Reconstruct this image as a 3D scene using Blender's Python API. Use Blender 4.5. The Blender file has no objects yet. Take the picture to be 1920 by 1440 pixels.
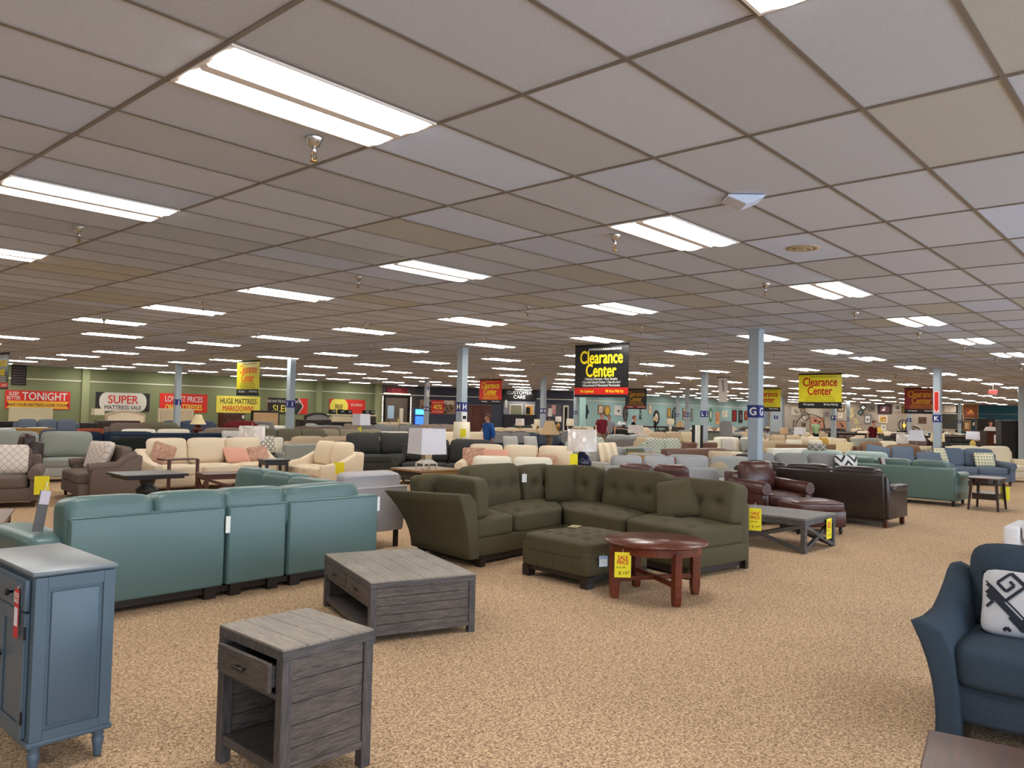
import bpy, bmesh, math, random
from mathutils import Vector, Matrix, Euler

SC = bpy.context.scene
COL = SC.collection
R = math.radians

# ---------------------------------------------------------------- camera
EYE = Vector((0.0, 0.0, 1.6))
FPX = 1468.69
CF = Vector((0.74248187, 0.6688285, 0.03727076))
CR = Vector((0.66848951, -0.74337345, 0.02275255))
CU = Vector((-0.04292364, -0.00802176, 0.99904615))
cam_data = bpy.data.cameras.new('camera')
cam_data.sensor_width = 36.0
cam_data.lens = FPX / 1920 * 36.0
cam_data.clip_start = 0.05
cam_data.clip_end = 200
camera = bpy.data.objects.new('camera', cam_data)
COL.objects.link(camera)
m3 = Matrix((CR, CU, -CF)).transposed()
camera.matrix_world = Matrix.Translation(EYE) @ m3.to_4x4()
SC.camera = camera

# ---------------------------------------------------------------- view and world
SC.view_settings.view_transform = 'Standard'
SC.view_settings.look = 'None'
SC.view_settings.exposure = 0.3
SC.view_settings.gamma = 1.0
SC.view_settings.use_curve_mapping = False
SC.cycles.use_denoising = True
SC.cycles.max_bounces = 8
SC.cycles.diffuse_bounces = 5
SC.cycles.glossy_bounces = 3
SC.cycles.transmission_bounces = 4
SC.cycles.sample_clamp_indirect = 6.0
SC.cycles.caustics_reflective = False
SC.cycles.caustics_refractive = False
LAMP_POWER = 15.5       # radiance of the lenses of the ceiling lights
SKY_POWER = 6.5         # overcast daylight outside the shop window behind the camera
world = bpy.data.worlds.new('overcast_sky')
SC.world = world
world.use_nodes = True
wn = world.node_tree.nodes
wn['Background'].inputs['Color'].default_value = (0.70, 0.84, 1.0, 1)
wn['Background'].inputs['Strength'].default_value = SKY_POWER

CEIL = 3.18

def P(px, py, z):
    """point at height z seen at pixel (px, py) of the 1920 x 1440 frame"""
    d = CF + (px - 960) / FPX * CR - (py - 720) / FPX * CU
    t = (z - EYE.z) / d.z
    return Vector((d.x * t, d.y * t, z))

def PD(px, depth, z=0.0):
    """floor position at a camera depth in metres below pixel column px at height z"""
    k = (px - 960) / FPX
    a = Matrix(((CF.x, CF.y), (CR.x, CR.y)))
    dz = z - EYE.z
    v = a.inverted() @ Vector((depth - CF.z * dz, k * depth - CR.z * dz))
    return Vector((v.x, v.y, z))

def HY(px, py, depth):
    """floor position and height of the point at pixel (px, py) and a camera depth"""
    d = (CF + (px - 960) / FPX * CR - (py - 720) / FPX * CU) * depth
    return (d.x, d.y), EYE.z + d.z

def PY(px, py, y):
    d = CF + (px - 960) / FPX * CR - (py - 720) / FPX * CU
    t = y / d.y
    return Vector((d.x * t, y, EYE.z + d.z * t))

def PX(px, py, x):
    d = CF + (px - 960) / FPX * CR - (py - 720) / FPX * CU
    t = x / d.x
    return Vector((x, d.y * t, EYE.z + d.z * t))

# ---------------------------------------------------------------- materials
def lin(c):
    return tuple((v / 255 / 12.92) if v / 255 <= 0.04045 else ((v / 255 + 0.055) / 1.055) ** 2.4 for v in c)

MATS = {}
def mat(name, col, rough=0.8, metal=0.0, bump=0.0, scale=60.0, vary=0.0, emit=0.0, coat=0.0, sheen=0.0, kind=None, col2=None, trans=0.0, spec=None, axis='x', coatr=.3):
    if name in MATS:
        return MATS[name]
    m = bpy.data.materials.new(name)
    m.use_nodes = True
    nt = m.node_tree
    b = nt.nodes['Principled BSDF']
    c = lin(col)
    b.inputs['Base Color'].default_value = (*c, 1)
    b.inputs['Roughness'].default_value = rough
    b.inputs['Metallic'].default_value = metal
    if spec is not None: b.inputs['Specular IOR Level'].default_value = spec
    if coat: b.inputs['Coat Weight'].default_value = coat; b.inputs['Coat Roughness'].default_value = coatr
    if sheen:
        b.inputs['Sheen Weight'].default_value = sheen
        b.inputs['Sheen Roughness'].default_value = 0.4
        b.inputs['Sheen Tint'].default_value = (*[min(1, v * 2 + .1) for v in c], 1)
    if trans:
        b.inputs['Transmission Weight'].default_value = trans
    if emit:
        b.inputs['Emission Color'].default_value = (*c, 1)
        b.inputs['Emission Strength'].default_value = emit
    def new(t, **k):
        n = nt.nodes.new(t)
        for a, v in k.items(): setattr(n, a, v)
        return n
    def link(a, o, b_, i): nt.links.new(a.outputs[o], b_.inputs[i])
    if vary or bump or kind:
        tc = new('ShaderNodeTexCoord')
    if (vary or bump) and kind is None:
        nz = new('ShaderNodeTexNoise'); nz.inputs['Scale'].default_value = scale; nz.inputs['Detail'].default_value = 3
        link(tc, 'Object', nz, 'Vector')
        if vary:
            mx = new('ShaderNodeMix', data_type='RGBA')
            c2 = lin(col2) if col2 else tuple(v * (1 - vary) for v in c)
            c1 = c if col2 else tuple(min(1, v * (1 + vary)) for v in c)
            mx.inputs[6].default_value = (*c1, 1); mx.inputs[7].default_value = (*c2, 1)
            rp = new('ShaderNodeMapRange'); rp.inputs[1].default_value = 0.3; rp.inputs[2].default_value = 0.7
            link(nz, 'Fac', rp, 0); link(rp, 0, mx, 0)
            nt.links.new(mx.outputs[2], b.inputs['Base Color'])
        if bump:
            bp = new('ShaderNodeBump'); bp.inputs['Strength'].default_value = bump; bp.inputs['Distance'].default_value = 0.01
            link(nz, 'Fac', bp, 'Height'); link(bp, 'Normal', b, 'Normal')
    if kind == 'planks':        # weathered boards: streaks along local axis
        mp = new('ShaderNodeMapping'); mp.inputs['Scale'].default_value = {'x': (1.2, 11, 11), 'y': (11, 1.2, 11), 'z': (11, 11, 1.2)}['y' if scale < 0 else axis]
        link(tc, 'Object', mp, 'Vector')
        nz = new('ShaderNodeTexNoise'); nz.inputs['Scale'].default_value = abs(scale); nz.inputs['Detail'].default_value = 8; nz.inputs['Roughness'].default_value = .7
        nz.inputs['Distortion'].default_value = 0.6
        link(mp, 'Vector', nz, 'Vector')
        rp = new('ShaderNodeValToRGB'); e = rp.color_ramp.elements
        e[0].position = .32; e[1].position = .68
        e[0].color = (*lin(col2 or tuple(v * .55 for v in col)), 1); e[1].color = (*c, 1)
        link(nz, 'Fac', rp, 'Fac')
        nz2 = new('ShaderNodeTexNoise'); nz2.inputs['Scale'].default_value = 3.0; nz2.inputs['Detail'].default_value = 2
        link(tc, 'Object', nz2, 'Vector')
        mx = new('ShaderNodeMix', data_type='RGBA', blend_type='MULTIPLY'); mx.inputs[0].default_value = .6
        rp2 = new('ShaderNodeMapRange'); rp2.inputs[1].default_value = .3; rp2.inputs[2].default_value = .7; rp2.inputs[3].default_value = .65; rp2.inputs[4].default_value = 1.15
        link(nz2, 'Fac', rp2, 0)
        link(rp, 'Color', mx, 6); link(rp2, 0, mx, 7)
        nt.links.new(mx.outputs[2], b.inputs['Base Color'])
        bp = new('ShaderNodeBump'); bp.inputs['Strength'].default_value = bump or .3; bp.inputs['Distance'].default_value = 0.004
        link(nz, 'Fac', bp, 'Height'); link(bp, 'Normal', b, 'Normal')
    if kind == 'chevron' or kind == 'stripe' or kind == 'dots' or kind == 'lattice' or kind == 'rings':
        mx = new('ShaderNodeMix', data_type='RGBA')
        mx.inputs[6].default_value = (*c, 1); mx.inputs[7].default_value = (*lin(col2), 1)
        sp = new('ShaderNodeSeparateXYZ'); link(tc, 'Object', sp, 0)
        def M(op, a, b2=None):
            n = new('ShaderNodeMath', operation=op)
            for i, v in enumerate((a, b2)):
                if v is None: continue
                if isinstance(v, (int, float)): n.inputs[i].default_value = v
                else: nt.links.new(v, n.inputs[i])
            return n.outputs[0]
        x, z = sp.outputs['X'], sp.outputs['Z']
        if kind == 'chevron':
            tri = M('PINGPONG', M('MULTIPLY', x, scale), 1.0)
            v = M('GREATER_THAN', M('FRACT', M('ADD', M('MULTIPLY', z, scale * .9), tri)), .62)
        elif kind == 'stripe':
            v = M('GREATER_THAN', M('FRACT', M('MULTIPLY', x, scale)), .5)
        elif kind == 'lattice':
            a1 = M('LESS_THAN', M('FRACT', M('MULTIPLY', M('ADD', x, z), scale)), .09)
            a2 = M('LESS_THAN', M('FRACT', M('MULTIPLY', M('SUBTRACT', x, z), scale)), .09)
            v = M('MAXIMUM', a1, a2)
        else:
            fx = M('SUBTRACT', M('FRACT', M('MULTIPLY', x, scale)), .5); fz = M('SUBTRACT', M('FRACT', M('MULTIPLY', z, scale)), .5)
            d = M('SQRT', M('ADD', M('MULTIPLY', fx, fx), M('MULTIPLY', fz, fz)))
            v = M('LESS_THAN', d, .27) if kind == 'dots' else M('LESS_THAN', M('ABSOLUTE', M('SUBTRACT', d, .38)), .07)
        nt.links.new(v, mx.inputs[0]); nt.links.new(mx.outputs[2], b.inputs['Base Color'])
    MATS[name] = m
    return m

def fabric(name, col, **k):
    k.setdefault('rough', .92); k.setdefault('bump', .35); k.setdefault('scale', 220); k.setdefault('vary', .10); k.setdefault('spec', .25)
    return mat(name, col, **k)
def leather(name, col, **k):
    k.setdefault('rough', .42); k.setdefault('bump', .18); k.setdefault('scale', 35); k.setdefault('vary', .06)
    return mat(name, col, **k)
def wood(name, col, **k):
    k.setdefault('rough', .35); k.setdefault('kind', 'planks'); k.setdefault('scale', 6); k.setdefault('bump', .06); k.setdefault('col2', tuple(int(v * .7) for v in col))
    return mat(name, col, **k)
def flat(name, col, **k):
    return mat(name, col, **k)

# ---------------------------------------------------------------- mesh helpers
class MB:
    def __init__(s):
        s.v = []; s.f = []; s.mi = []; s.sm = []; s.mats = []
        s.T = Matrix.Identity(4)
    def m(s, material):
        if material not in s.mats: s.mats.append(material)
        return s.mats.index(material)
    def add(s, verts, faces, material, smooth=False, T=None):
        T = s.T @ T if T is not None else s.T
        o = len(s.v); i = s.m(material)
        s.v += [T @ Vector(v) for v in verts]
        for f in faces:
            s.f.append([o + k for k in f]); s.mi.append(i); s.sm.append(smooth)
        return s
    def box(s, x0, x1, y0, y1, z0, z1, material, r=0.0, seg=2, T=None):
        if r <= 0:
            v = [(x, y, z) for x in (x0, x1) for y in (y0, y1) for z in (z0, z1)]
            f = [(0, 1, 3, 2), (4, 6, 7, 5), (0, 4, 5, 1), (2, 3, 7, 6), (0, 2, 6, 4), (1, 5, 7, 3)]
            return s.add(v, f, material, False, T)
        bm = bmesh.new()
        bmesh.ops.create_cube(bm, size=1)
        for q in bm.verts:
            q.co = Vector(((x0 + x1) / 2 + q.co.x * (x1 - x0), (y0 + y1) / 2 + q.co.y * (y1 - y0), (z0 + z1) / 2 + q.co.z * (z1 - z0)))
        r = min(r, .49 * min(x1 - x0, y1 - y0, z1 - z0))
        bmesh.ops.bevel(bm, geom=bm.edges[:], offset=r, segments=seg, profile=.5, affect='EDGES')
        s.bm(bm, material, seg > 1, T)
        return s
    def bm(s, bm, material, smooth=False, T=None):
        bm.verts.index_update()
        s.add([q.co.copy() for q in bm.verts], [[q.index for q in f.verts] for f in bm.faces], material, smooth, T)
        bm.free()
    def prism(s, poly, a0, a1, material, axis='x', r=0.0, seg=2, T=None, smooth=None):
        """poly: 2-D outline; axis: extrusion direction. x: (y,z) outline, y: (x,z), z: (x,y)"""
        def c(p, a):
            return (a, p[0], p[1]) if axis == 'x' else ((p[0], a, p[1]) if axis == 'y' else (p[0], p[1], a))
        bm = bmesh.new()
        lo = [bm.verts.new(c(p, a0)) for p in poly]; hi = [bm.verts.new(c(p, a1)) for p in poly]
        bm.faces.new(lo); bm.faces.new(hi[::-1]); n = len(poly)
        for i in range(n): bm.faces.new((lo[i], hi[i], hi[(i + 1) % n], lo[(i + 1) % n]))
        bmesh.ops.recalc_face_normals(bm, faces=bm.faces[:])
        if r > 0:
            es = [e for e in bm.edges if e.calc_face_angle(0) > .5]
            bmesh.ops.bevel(bm, geom=es, offset=r, segments=seg, profile=.5, affect='EDGES')
        s.bm(bm, material, (r > 0 and seg > 1) if smooth is None else smooth, T)
        return s
    def lathe(s, prof, material, n=20, cx=0, cy=0, T=None, smooth=True, cap=True):
        v = []; f = []; k = len(prof)
        for i in range(n):
            a = 2 * math.pi * i / n
            for (r, z) in prof: v.append((cx + r * math.cos(a), cy + r * math.sin(a), z))
        for i in range(n):
            j = (i + 1) % n
            for q in range(k - 1): f.append((i * k + q, j * k + q, j * k + q + 1, i * k + q + 1))
        if cap:
            f.append([i * k for i in range(n)][::-1]); f.append([i * k + k - 1 for i in range(n)])
        return s.add(v, f, material, smooth, T)
    def tube(s, pts, rad, material, n=8, closed=False, T=None):
        pts = [Vector(p) for p in pts]; m = len(pts); v = []; f = []
        up = Vector((0, 0, 1))
        for i, p in enumerate(pts):
            d = (pts[(i + 1) % m] - pts[i - 1]) if closed else (pts[min(i + 1, m - 1)] - pts[max(i - 1, 0)])
            d.normalize()
            a = d.cross(up)
            if a.length < .05: a = d.cross(Vector((1, 0, 0)))
            a.normalize(); b = d.cross(a)
            rr = rad[i] if isinstance(rad, (list, tuple)) else rad
            for k in range(n):
                t = 2 * math.pi * k / n
                v.append(p + a * math.cos(t) * rr + b * math.sin(t) * rr)
        for i in range(m if closed else m - 1):
            j = (i + 1) % m
            for k in range(n):
                l = (k + 1) % n
                f.append((i * n + k, i * n + l, j * n + l, j * n + k))
        s.add(v, f, material, True, T)
        if not closed:
            s.add(v[:n] + v[(m - 1) * n:], [list(range(n)), list(range(2 * n - 1, n - 1, -1))], material, False, T)
        return s
    def cush(s, w, d, h, material, T=None, n=6, k=5.0, quad=None, crown=0.0, tufts=None, tr=.07, td=.03, kz=None):
        """upholstered block centred on 0, bottom z=0. quad: four floor corners to warp onto"""
        kz = kz or k
        idx = {}; v = []; f = []
        def vid(p):
            key = tuple(round(c * n) for c in p)
            if key not in idx:
                idx[key] = len(v); v.append(p)
            return idx[key]
        g = [-1 + 2 * i / n for i in range(n + 1)]
        for ax in range(3):
            for sg in (-1, 1):
                for i in range(n):
                    for j in range(n):
                        q = []
                        for (a, b) in ((g[i], g[j]), (g[i + 1], g[j]), (g[i + 1], g[j + 1]), (g[i], g[j + 1])):
                            p = [0, 0, 0]; p[ax] = sg; p[(ax + 1) % 3] = a; p[(ax + 2) % 3] = b
                            q.append(vid(tuple(p)))
                        f.append(q if sg > 0 else q[::-1])
        out = []
        for p in v:
            L = (abs(p[0]) ** k + abs(p[1]) ** k + abs(p[2]) ** kz) ** (1 / k)
            x, y, z = (c / L for c in p)
            z2 = h / 2 + z * h / 2
            if z > 0: z2 += crown * z * (1 - x * x) * (1 - y * y)
            X, Y = x * w / 2, y * d / 2
            if tufts and z > .5:
                for (tx, ty) in tufts:
                    z2 -= td * math.exp(-(((X - tx) ** 2 + (Y - ty) ** 2) / (tr * tr)))
            if quad:
                s_, t_ = (x + 1) / 2, (y + 1) / 2
                a, b, c_, d_ = [Vector(q_) for q_ in quad]
                XY = (a * (1 - s_) + b * s_) * (1 - t_) + (d_ * (1 - s_) + c_ * s_) * t_
                X, Y = XY.x, XY.y
            out.append((X, Y, z2))
        return s.add(out, f, material, True, T)
    def pillow(s, w, h, t, material, T=None, n=8, pinch=.06, rd=6.0, prof=.42):
        """throw pillow in the local XZ plane, base at z=0, thickness along Y"""
        v = []; f = []
        for sd in (-1, 1):
            for i in range(n + 1):
                for j in range(n + 1):
                    a, b = math.sin(math.pi / 2 * (-1 + 2 * i / n)), math.sin(math.pi / 2 * (-1 + 2 * j / n))
                    L = max(1.0, abs(a) ** rd + abs(b) ** rd) ** (1 / rd)
                    x = a / L * (1 - pinch * (1 - b * b)); z = b / L * (1 - pinch * (1 - a * a))
                    th = (max(0, 1 - abs(a) ** 3) * max(0, 1 - abs(b) ** 3)) ** prof
                    v.append((x * w / 2, sd * t / 2 * th, h / 2 + z * h / 2))
        N = (n + 1) ** 2
        for i in range(n):
            for j in range(n):
                a = i * (n + 1) + j
                q = (a, a + 1, a + n + 2, a + n + 1)
                f.append(q); f.append(tuple(N + k for k in q[::-1]))
        return s.add(v, f, material, True, T)
    def text(s, body, size, material, x=0, z=0, y=-.004, bold=0.0, sx=1.0, align='CENTER', slant=0.0, depth=.002, T=None):
        me = text_mesh(body, 0.0, slant)
        xs = [q[0] for q in me[0]]
        if not xs: return s
        w = max(xs) - min(xs); mid = (max(xs) + min(xs)) / 2
        off = -mid if align == 'CENTER' else -min(xs)
        b = bold * 1.0
        for k, (dx, dz) in enumerate(((0, 0), (b, 0), (-b, 0), (0, b * .7), (0, -b * .7)) if b else ((0, 0),)):
            v = [((q[0] + off + dx) * size * sx + x, y - k * .00004, (q[1] + dz) * size + z) for q in me[0]]
            s.add(v, me[1], material, False, T)
        return s
    def mesh(s, name):
        me = bpy.data.meshes.new(name)
        me.from_pydata([tuple(q) for q in s.v], [], s.f)
        for q in s.mats: me.materials.append(q)
        me.polygons.foreach_set('material_index', s.mi)
        me.polygons.foreach_set('use_smooth', s.sm)
        me.update()
        return me
    def build(s, name, parent=None, loc=None, rz=0.0):
        return link(name, s.mesh(name), parent, loc, rz)

_TXT = {}
def text_mesh(body, bold, slant):
    key = (body, bold, slant)
    if key not in _TXT:
        cu = bpy.data.curves.new('lettering_curve', 'FONT')
        cu.body = body; cu.size = 1.0; cu.offset = bold; cu.shear = slant; cu.resolution_u = 3; cu.extrude = .0
        o = bpy.data.objects.new('lettering_curve', cu)
        COL.objects.link(o)
        dg = bpy.context.evaluated_depsgraph_get()
        me = bpy.data.meshes.new_from_object(o.evaluated_get(dg))
        _TXT[key] = ([tuple(q.co) for q in me.vertices], [tuple(p.vertices) for p in me.polygons])
        bpy.data.objects.remove(o); bpy.data.curves.remove(cu); bpy.data.meshes.remove(me)
    return _TXT[key]

def link(name, data, parent=None, loc=None, rz=0.0):
    o = bpy.data.objects.new(name, data)
    COL.objects.link(o)
    if parent is not None: o.parent = parent
    if loc is not None: o.location = loc
    if rz: o.rotation_euler.z = R(rz)
    return o

USED = {}
def thing(name, label, cat, loc=(0, 0, 0), rz=0.0, group=None):
    o = link(name, None, None, loc, rz)
    o.empty_display_size = .1
    return tag(o, label, cat, group)
def tag(o, label, cat, group=None):
    o['label'] = label; o['category'] = cat
    if group: o['group'] = group
    return o
def struct(name, mb, loc=None, rz=0.0):
    o = mb.build(name, None, loc, rz); o['kind'] = 'structure'
    return o
def TR(x=0, y=0, z=0, rx=0, ry=0, rz=0):
    return Matrix.Translation((x, y, z)) @ Euler((R(rx), R(ry), R(rz))).to_matrix().to_4x4()
CACHE = {}
def cached(key, fn):
    if key not in CACHE: CACHE[key] = fn()
    return CACHE[key]

# common materials
WHITE = flat('white_ink', (235, 235, 230)); BLACK = flat('black_ink', (18, 18, 18)); REDI = flat('red_ink', (205, 40, 30))
YEL = flat('yellow_card', (238, 222, 40)); DARKLEG = flat('espresso_leg', (34, 24, 20), rough=.45)
BRASS = mat('brass', (180, 140, 80), rough=.3, metal=1.0); CHROME = mat('chrome', (200, 200, 200), rough=.18, metal=1.0)
BLKMETAL = mat('black_metal', (25, 24, 24), rough=.4, metal=.6)
PLASTIC = mat('clear_plastic', (225, 228, 230), rough=.12)
# ---------------------------------------------------------------- shell: floor, ceiling, walls
AX0, BY0 = 1.6336, 3.1483          # ceiling grid origin
TX, TY = 1.2192, 0.6096
X0, X1, Y0, Y1 = -6.0, 78.0, -5.0, 38.1

def carpet_mat():
    m = bpy.data.materials.new('speckled_carpet'); m.use_nodes = True
    nt = m.node_tree; b = nt.nodes['Principled BSDF']; b.inputs['Roughness'].default_value = .95; b.inputs['Specular IOR Level'].default_value = .1
    N = nt.nodes.new; L = nt.links.new
    tc = N('ShaderNodeTexCoord')
    vo = N('ShaderNodeTexVoronoi'); vo.inputs['Scale'].default_value = 150; L(tc.outputs['Object'], vo.inputs['Vector'])
    sc_ = N('ShaderNodeSeparateColor'); L(vo.outputs['Color'], sc_.inputs[0])
    n3 = N('ShaderNodeTexNoise'); n3.inputs['Scale'].default_value = 55; n3.inputs['Detail'].default_value = 3; L(tc.outputs['Object'], n3.inputs['Vector'])
    n1 = N('ShaderNodeMix'); n1.data_type = 'FLOAT'; n1.inputs[0].default_value = .62; L(sc_.outputs[0], n1.inputs[2]); L(n3.outputs['Fac'], n1.inputs[3])
    n2 = N('ShaderNodeTexNoise'); n2.inputs['Scale'].default_value = .7; n2.inputs['Detail'].default_value = 2
    L(tc.outputs['Object'], n2.inputs['Vector'])
    r = N('ShaderNodeValToRGB'); e = r.color_ramp.elements
    e[0].position = .28; e[0].color = (*lin((120, 96, 76)), 1); e[1].position = .72; e[1].color = (*lin((226, 196, 160)), 1)
    k = e.new(.48); k.color = (*lin((178, 147, 116)), 1)
    L(n1.outputs[0], r.inputs['Fac'])
    mr = N('ShaderNodeMapRange'); mr.inputs[1].default_value = .3; mr.inputs[2].default_value = .7; mr.inputs[3].default_value = .93; mr.inputs[4].default_value = 1.05
    L(n2.outputs['Fac'], mr.inputs[0])
    mx = N('ShaderNodeMix'); mx.data_type = 'RGBA'; mx.blend_type = 'MULTIPLY'; mx.inputs[0].default_value = 1
    L(r.outputs['Color'], mx.inputs[6]); L(mr.outputs[0], mx.inputs[7]); L(mx.outputs[2], b.inputs['Base Color'])
    bp = N('ShaderNodeBump'); bp.inputs['Strength'].default_value = .12; bp.inputs['Distance'].default_value = .006
    L(n1.outputs[0], bp.inputs['Height']); L(bp.outputs['Normal'], b.inputs['Normal'])
    return m

def tile_mat():
    m = bpy.data.materials.new('acoustic_ceiling_tiles'); m.use_nodes = True
    nt = m.node_tree; b = nt.nodes['Principled BSDF']; b.inputs['Roughness'].default_value = .9; b.inputs['Specular IOR Level'].default_value = .15
    N = nt.nodes.new; L = nt.links.new
    tc = N('ShaderNodeTexCoord')
    mp = N('ShaderNodeMapping'); mp.vector_type = 'POINT'
    mp.inputs['Location'].default_value = (-AX0 / TX, -BY0 / TY, 0); mp.inputs['Scale'].default_value = (1 / TX, 1 / TY, 1)
    fl = N('ShaderNodeVectorMath'); fl.operation = 'FLOOR'
    L(tc.outputs['Object'], mp.inputs['Vector']); L(mp.outputs['Vector'], fl.inputs[0])
    wnz = N('ShaderNodeTexWhiteNoise'); wnz.noise_dimensions = '2D'
    L(fl.outputs[0], wnz.inputs['Vector'])
    r = N('ShaderNodeValToRGB'); r.color_ramp.interpolation = 'CONSTANT'; e = r.color_ramp.elements
    cols = [(0, (192, 196, 206)), (.22, (198, 202, 213)), (.45, (186, 189, 196)), (.62, (196, 200, 214)), (.78, (188, 187, 180)), (.86, (196, 204, 224)), (.94, (203, 212, 234))]
    e[0].color = (*lin(cols[0][1]), 1); e[1].position = cols[1][0]; e[1].color = (*lin(cols[1][1]), 1)
    for p_, c_ in cols[2:]:
        q = e.new(p_); q.color = (*lin(c_), 1)
    L(wnz.outputs['Value'], r.inputs['Fac'])
    nz = N('ShaderNodeTexNoise'); nz.inputs['Scale'].default_value = 130; nz.inputs['Detail'].default_value = 2
    L(tc.outputs['Object'], nz.inputs['Vector'])
    mr = N('ShaderNodeMapRange'); mr.inputs[1].default_value = .3; mr.inputs[2].default_value = .7; mr.inputs[3].default_value = .93; mr.inputs[4].default_value = 1.04
    L(nz.outputs['Fac'], mr.inputs[0])
    mx = N('ShaderNodeMix'); mx.data_type = 'RGBA'; mx.blend_type = 'MULTIPLY'; mx.inputs[0].default_value = 1
    L(r.outputs['Color'], mx.inputs[6]); L(mr.outputs[0], mx.inputs[7]); L(mx.outputs[2], b.inputs['Base Color'])
    return m

mb = MB(); mb.box(X0, X1, Y0, Y1 + .2, -.05, 0, carpet_mat()); struct('floor', mb)
mb = MB(); mb.box(X0, X1, Y0, Y1 + .2, CEIL, CEIL + .05, tile_mat()); struct('ceiling', mb)
tee = flat('aged_tee_bar', (120, 110, 100), rough=.5)
mb = MB()
j = math.ceil((Y0 - BY0) / TY)
while BY0 + j * TY < Y1:
    y = BY0 + j * TY; mb.box(X0, X1, y - .012, y + .012, CEIL - .006, CEIL + .002, tee); j += 1
i = math.ceil((X0 - AX0) / TX)
while AX0 + i * TX < X1:
    x = AX0 + i * TX; mb.box(x - .012, x + .012, Y0, Y1, CEIL - .007, CEIL + .002, tee); i += 1
struct('trim_ceiling_grid', mb)

def wall(name, a, b, col, z0=0, z1=CEIL, t=.15, m=None):
    """wall from a to b, thickness away from the room (left side of a->b is outside)"""
    a = Vector(a); b = Vector(b); d = (b - a); L = d.length
    mb = MB(); mb.box(0, L, 0, t, z0, z1, m or flat('paint_' + name, col, rough=.85))
    o = struct(name, mb, (a.x, a.y, 0), math.degrees(math.atan2(d.y, d.x)))
    return o
GREEN = flat('sage_green_paint', (128, 134, 98), rough=.85)
wall('wall_left', (X0, Y1), (30.4, Y1), None, m=GREEN)
wall('wall_entry', (30.4, Y1), (33.4, Y1), (74, 70, 72))
wall('wall_service', (33.4, Y1), (42.4, 32.3), (62, 66, 80))
wall('wall_teal', (42.4, 32.3), (70.5, 32.3), (150, 182, 182))
wall('wall_far', (73.0, 32.4), (73.0, 16.0), (176, 164, 150))
wall('wall_far_divider', (70.5, 32.3), (73.0, 32.3), (150, 160, 170))
wall('wall_alcove', (78.0, 16.0), (78.0, Y0), (84, 150, 184))
wall('wall_alcove_return', (73.0, 16.0), (78.0, 16.0), (84, 150, 184))
wall('wall_rear', (X0, Y0), (X0, Y1), (205, 200, 190))
# window wall behind the camera: sill, header and piers around daylight openings
OFFW = flat('off_white_paint', (206, 200, 190), rough=.85)
mb = MB(); mb.box(X0, X1, Y0 - .15, Y0, 0, .4, OFFW); mb.box(X0, X1, Y0 - .15, Y0, 2.75, CEIL, OFFW)
wins = [(-5.4 + 3.6 * k, -2.2 + 3.6 * k) for k in range(8)]
edges = [X0] + [c for w_ in wins for c in w_] + [X1]
for k in range(0, len(edges), 2): mb.box(edges[k], edges[k + 1], Y0 - .15, Y0, .4, 2.75, OFFW)
struct('wall_right', mb)
for n_, (a, b) in enumerate(wins):
    fr = MB(); wf = flat('window_frame_metal', (120, 120, 122), rough=.4)
    for (p, q, r_, s_) in ((a, b, .4, .45), (a, b, 2.7, 2.75), (a, a + .05, .45, 2.7), (b - .05, b, .45, 2.7), ((a + b) / 2 - .025, (a + b) / 2 + .025, .45, 2.7)):
        fr.box(p, q, Y0 - .11, Y0 - .05, r_, s_, wf)
    fr.box(a, b, Y0 - .02, Y0 + .06, .38, .41, wf)
    struct(f'window_{n_ + 1}', fr)
    ld = bpy.data.lights.new('window_portal', 'AREA'); ld.shape = 'RECTANGLE'; ld.size = b - a; ld.size_y = 2.35
    ld.cycles.is_portal = True
    lo = bpy.data.objects.new('window_portal', ld); COL.objects.link(lo)
    lo.location = ((a + b) / 2, Y0 - .16, 1.575); lo.rotation_euler = (R(90), 0, R(0))

# long pale line moulding and pilasters on the walls
LINE = flat('pale_line_moulding', (224, 222, 205), rough=.6)
mb = MB(); mb.box(X0, 33.4, Y1 - .03, Y1, 2.58, 2.63, LINE); struct('trim_1', mb)
d = Vector((42.4 - 33.4, 32.3 - Y1)); ang = math.degrees(math.atan2(d.y, d.x))
mb = MB(); mb.box(0, d.length, -.03, 0, 2.58, 2.63, LINE); struct('trim_2', mb, (33.4, Y1, 0), ang)
mb = MB(); mb.box(42.4, 70.5, 32.27, 32.3, 2.58, 2.63, LINE); struct('trim_3', mb)
mb = MB(); mb.box(77.97, 78.0, Y0, 16, 2.45, 2.5, LINE); struct('trim_4', mb)
PGREEN = flat('light_sage_paint', (150, 156, 116), rough=.85)
for n_, px in enumerate((158.5, 597, 725 - 20)):
    x = PY(px, 740, Y1).x
    mb = MB(); mb.box(x - .16, x + .16, Y1 - .14, Y1, 0, CEIL, PGREEN); struct(f'trim_pilaster_{n_ + 1}', mb)
mb = MB(); mb.box(0, .7, -.3, 0, 0, CEIL, flat('pale_teal_pilaster', (160, 196, 190), rough=.8)); struct('trim_pilaster_4', mb, (42.4, 32.3, 0))

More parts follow.
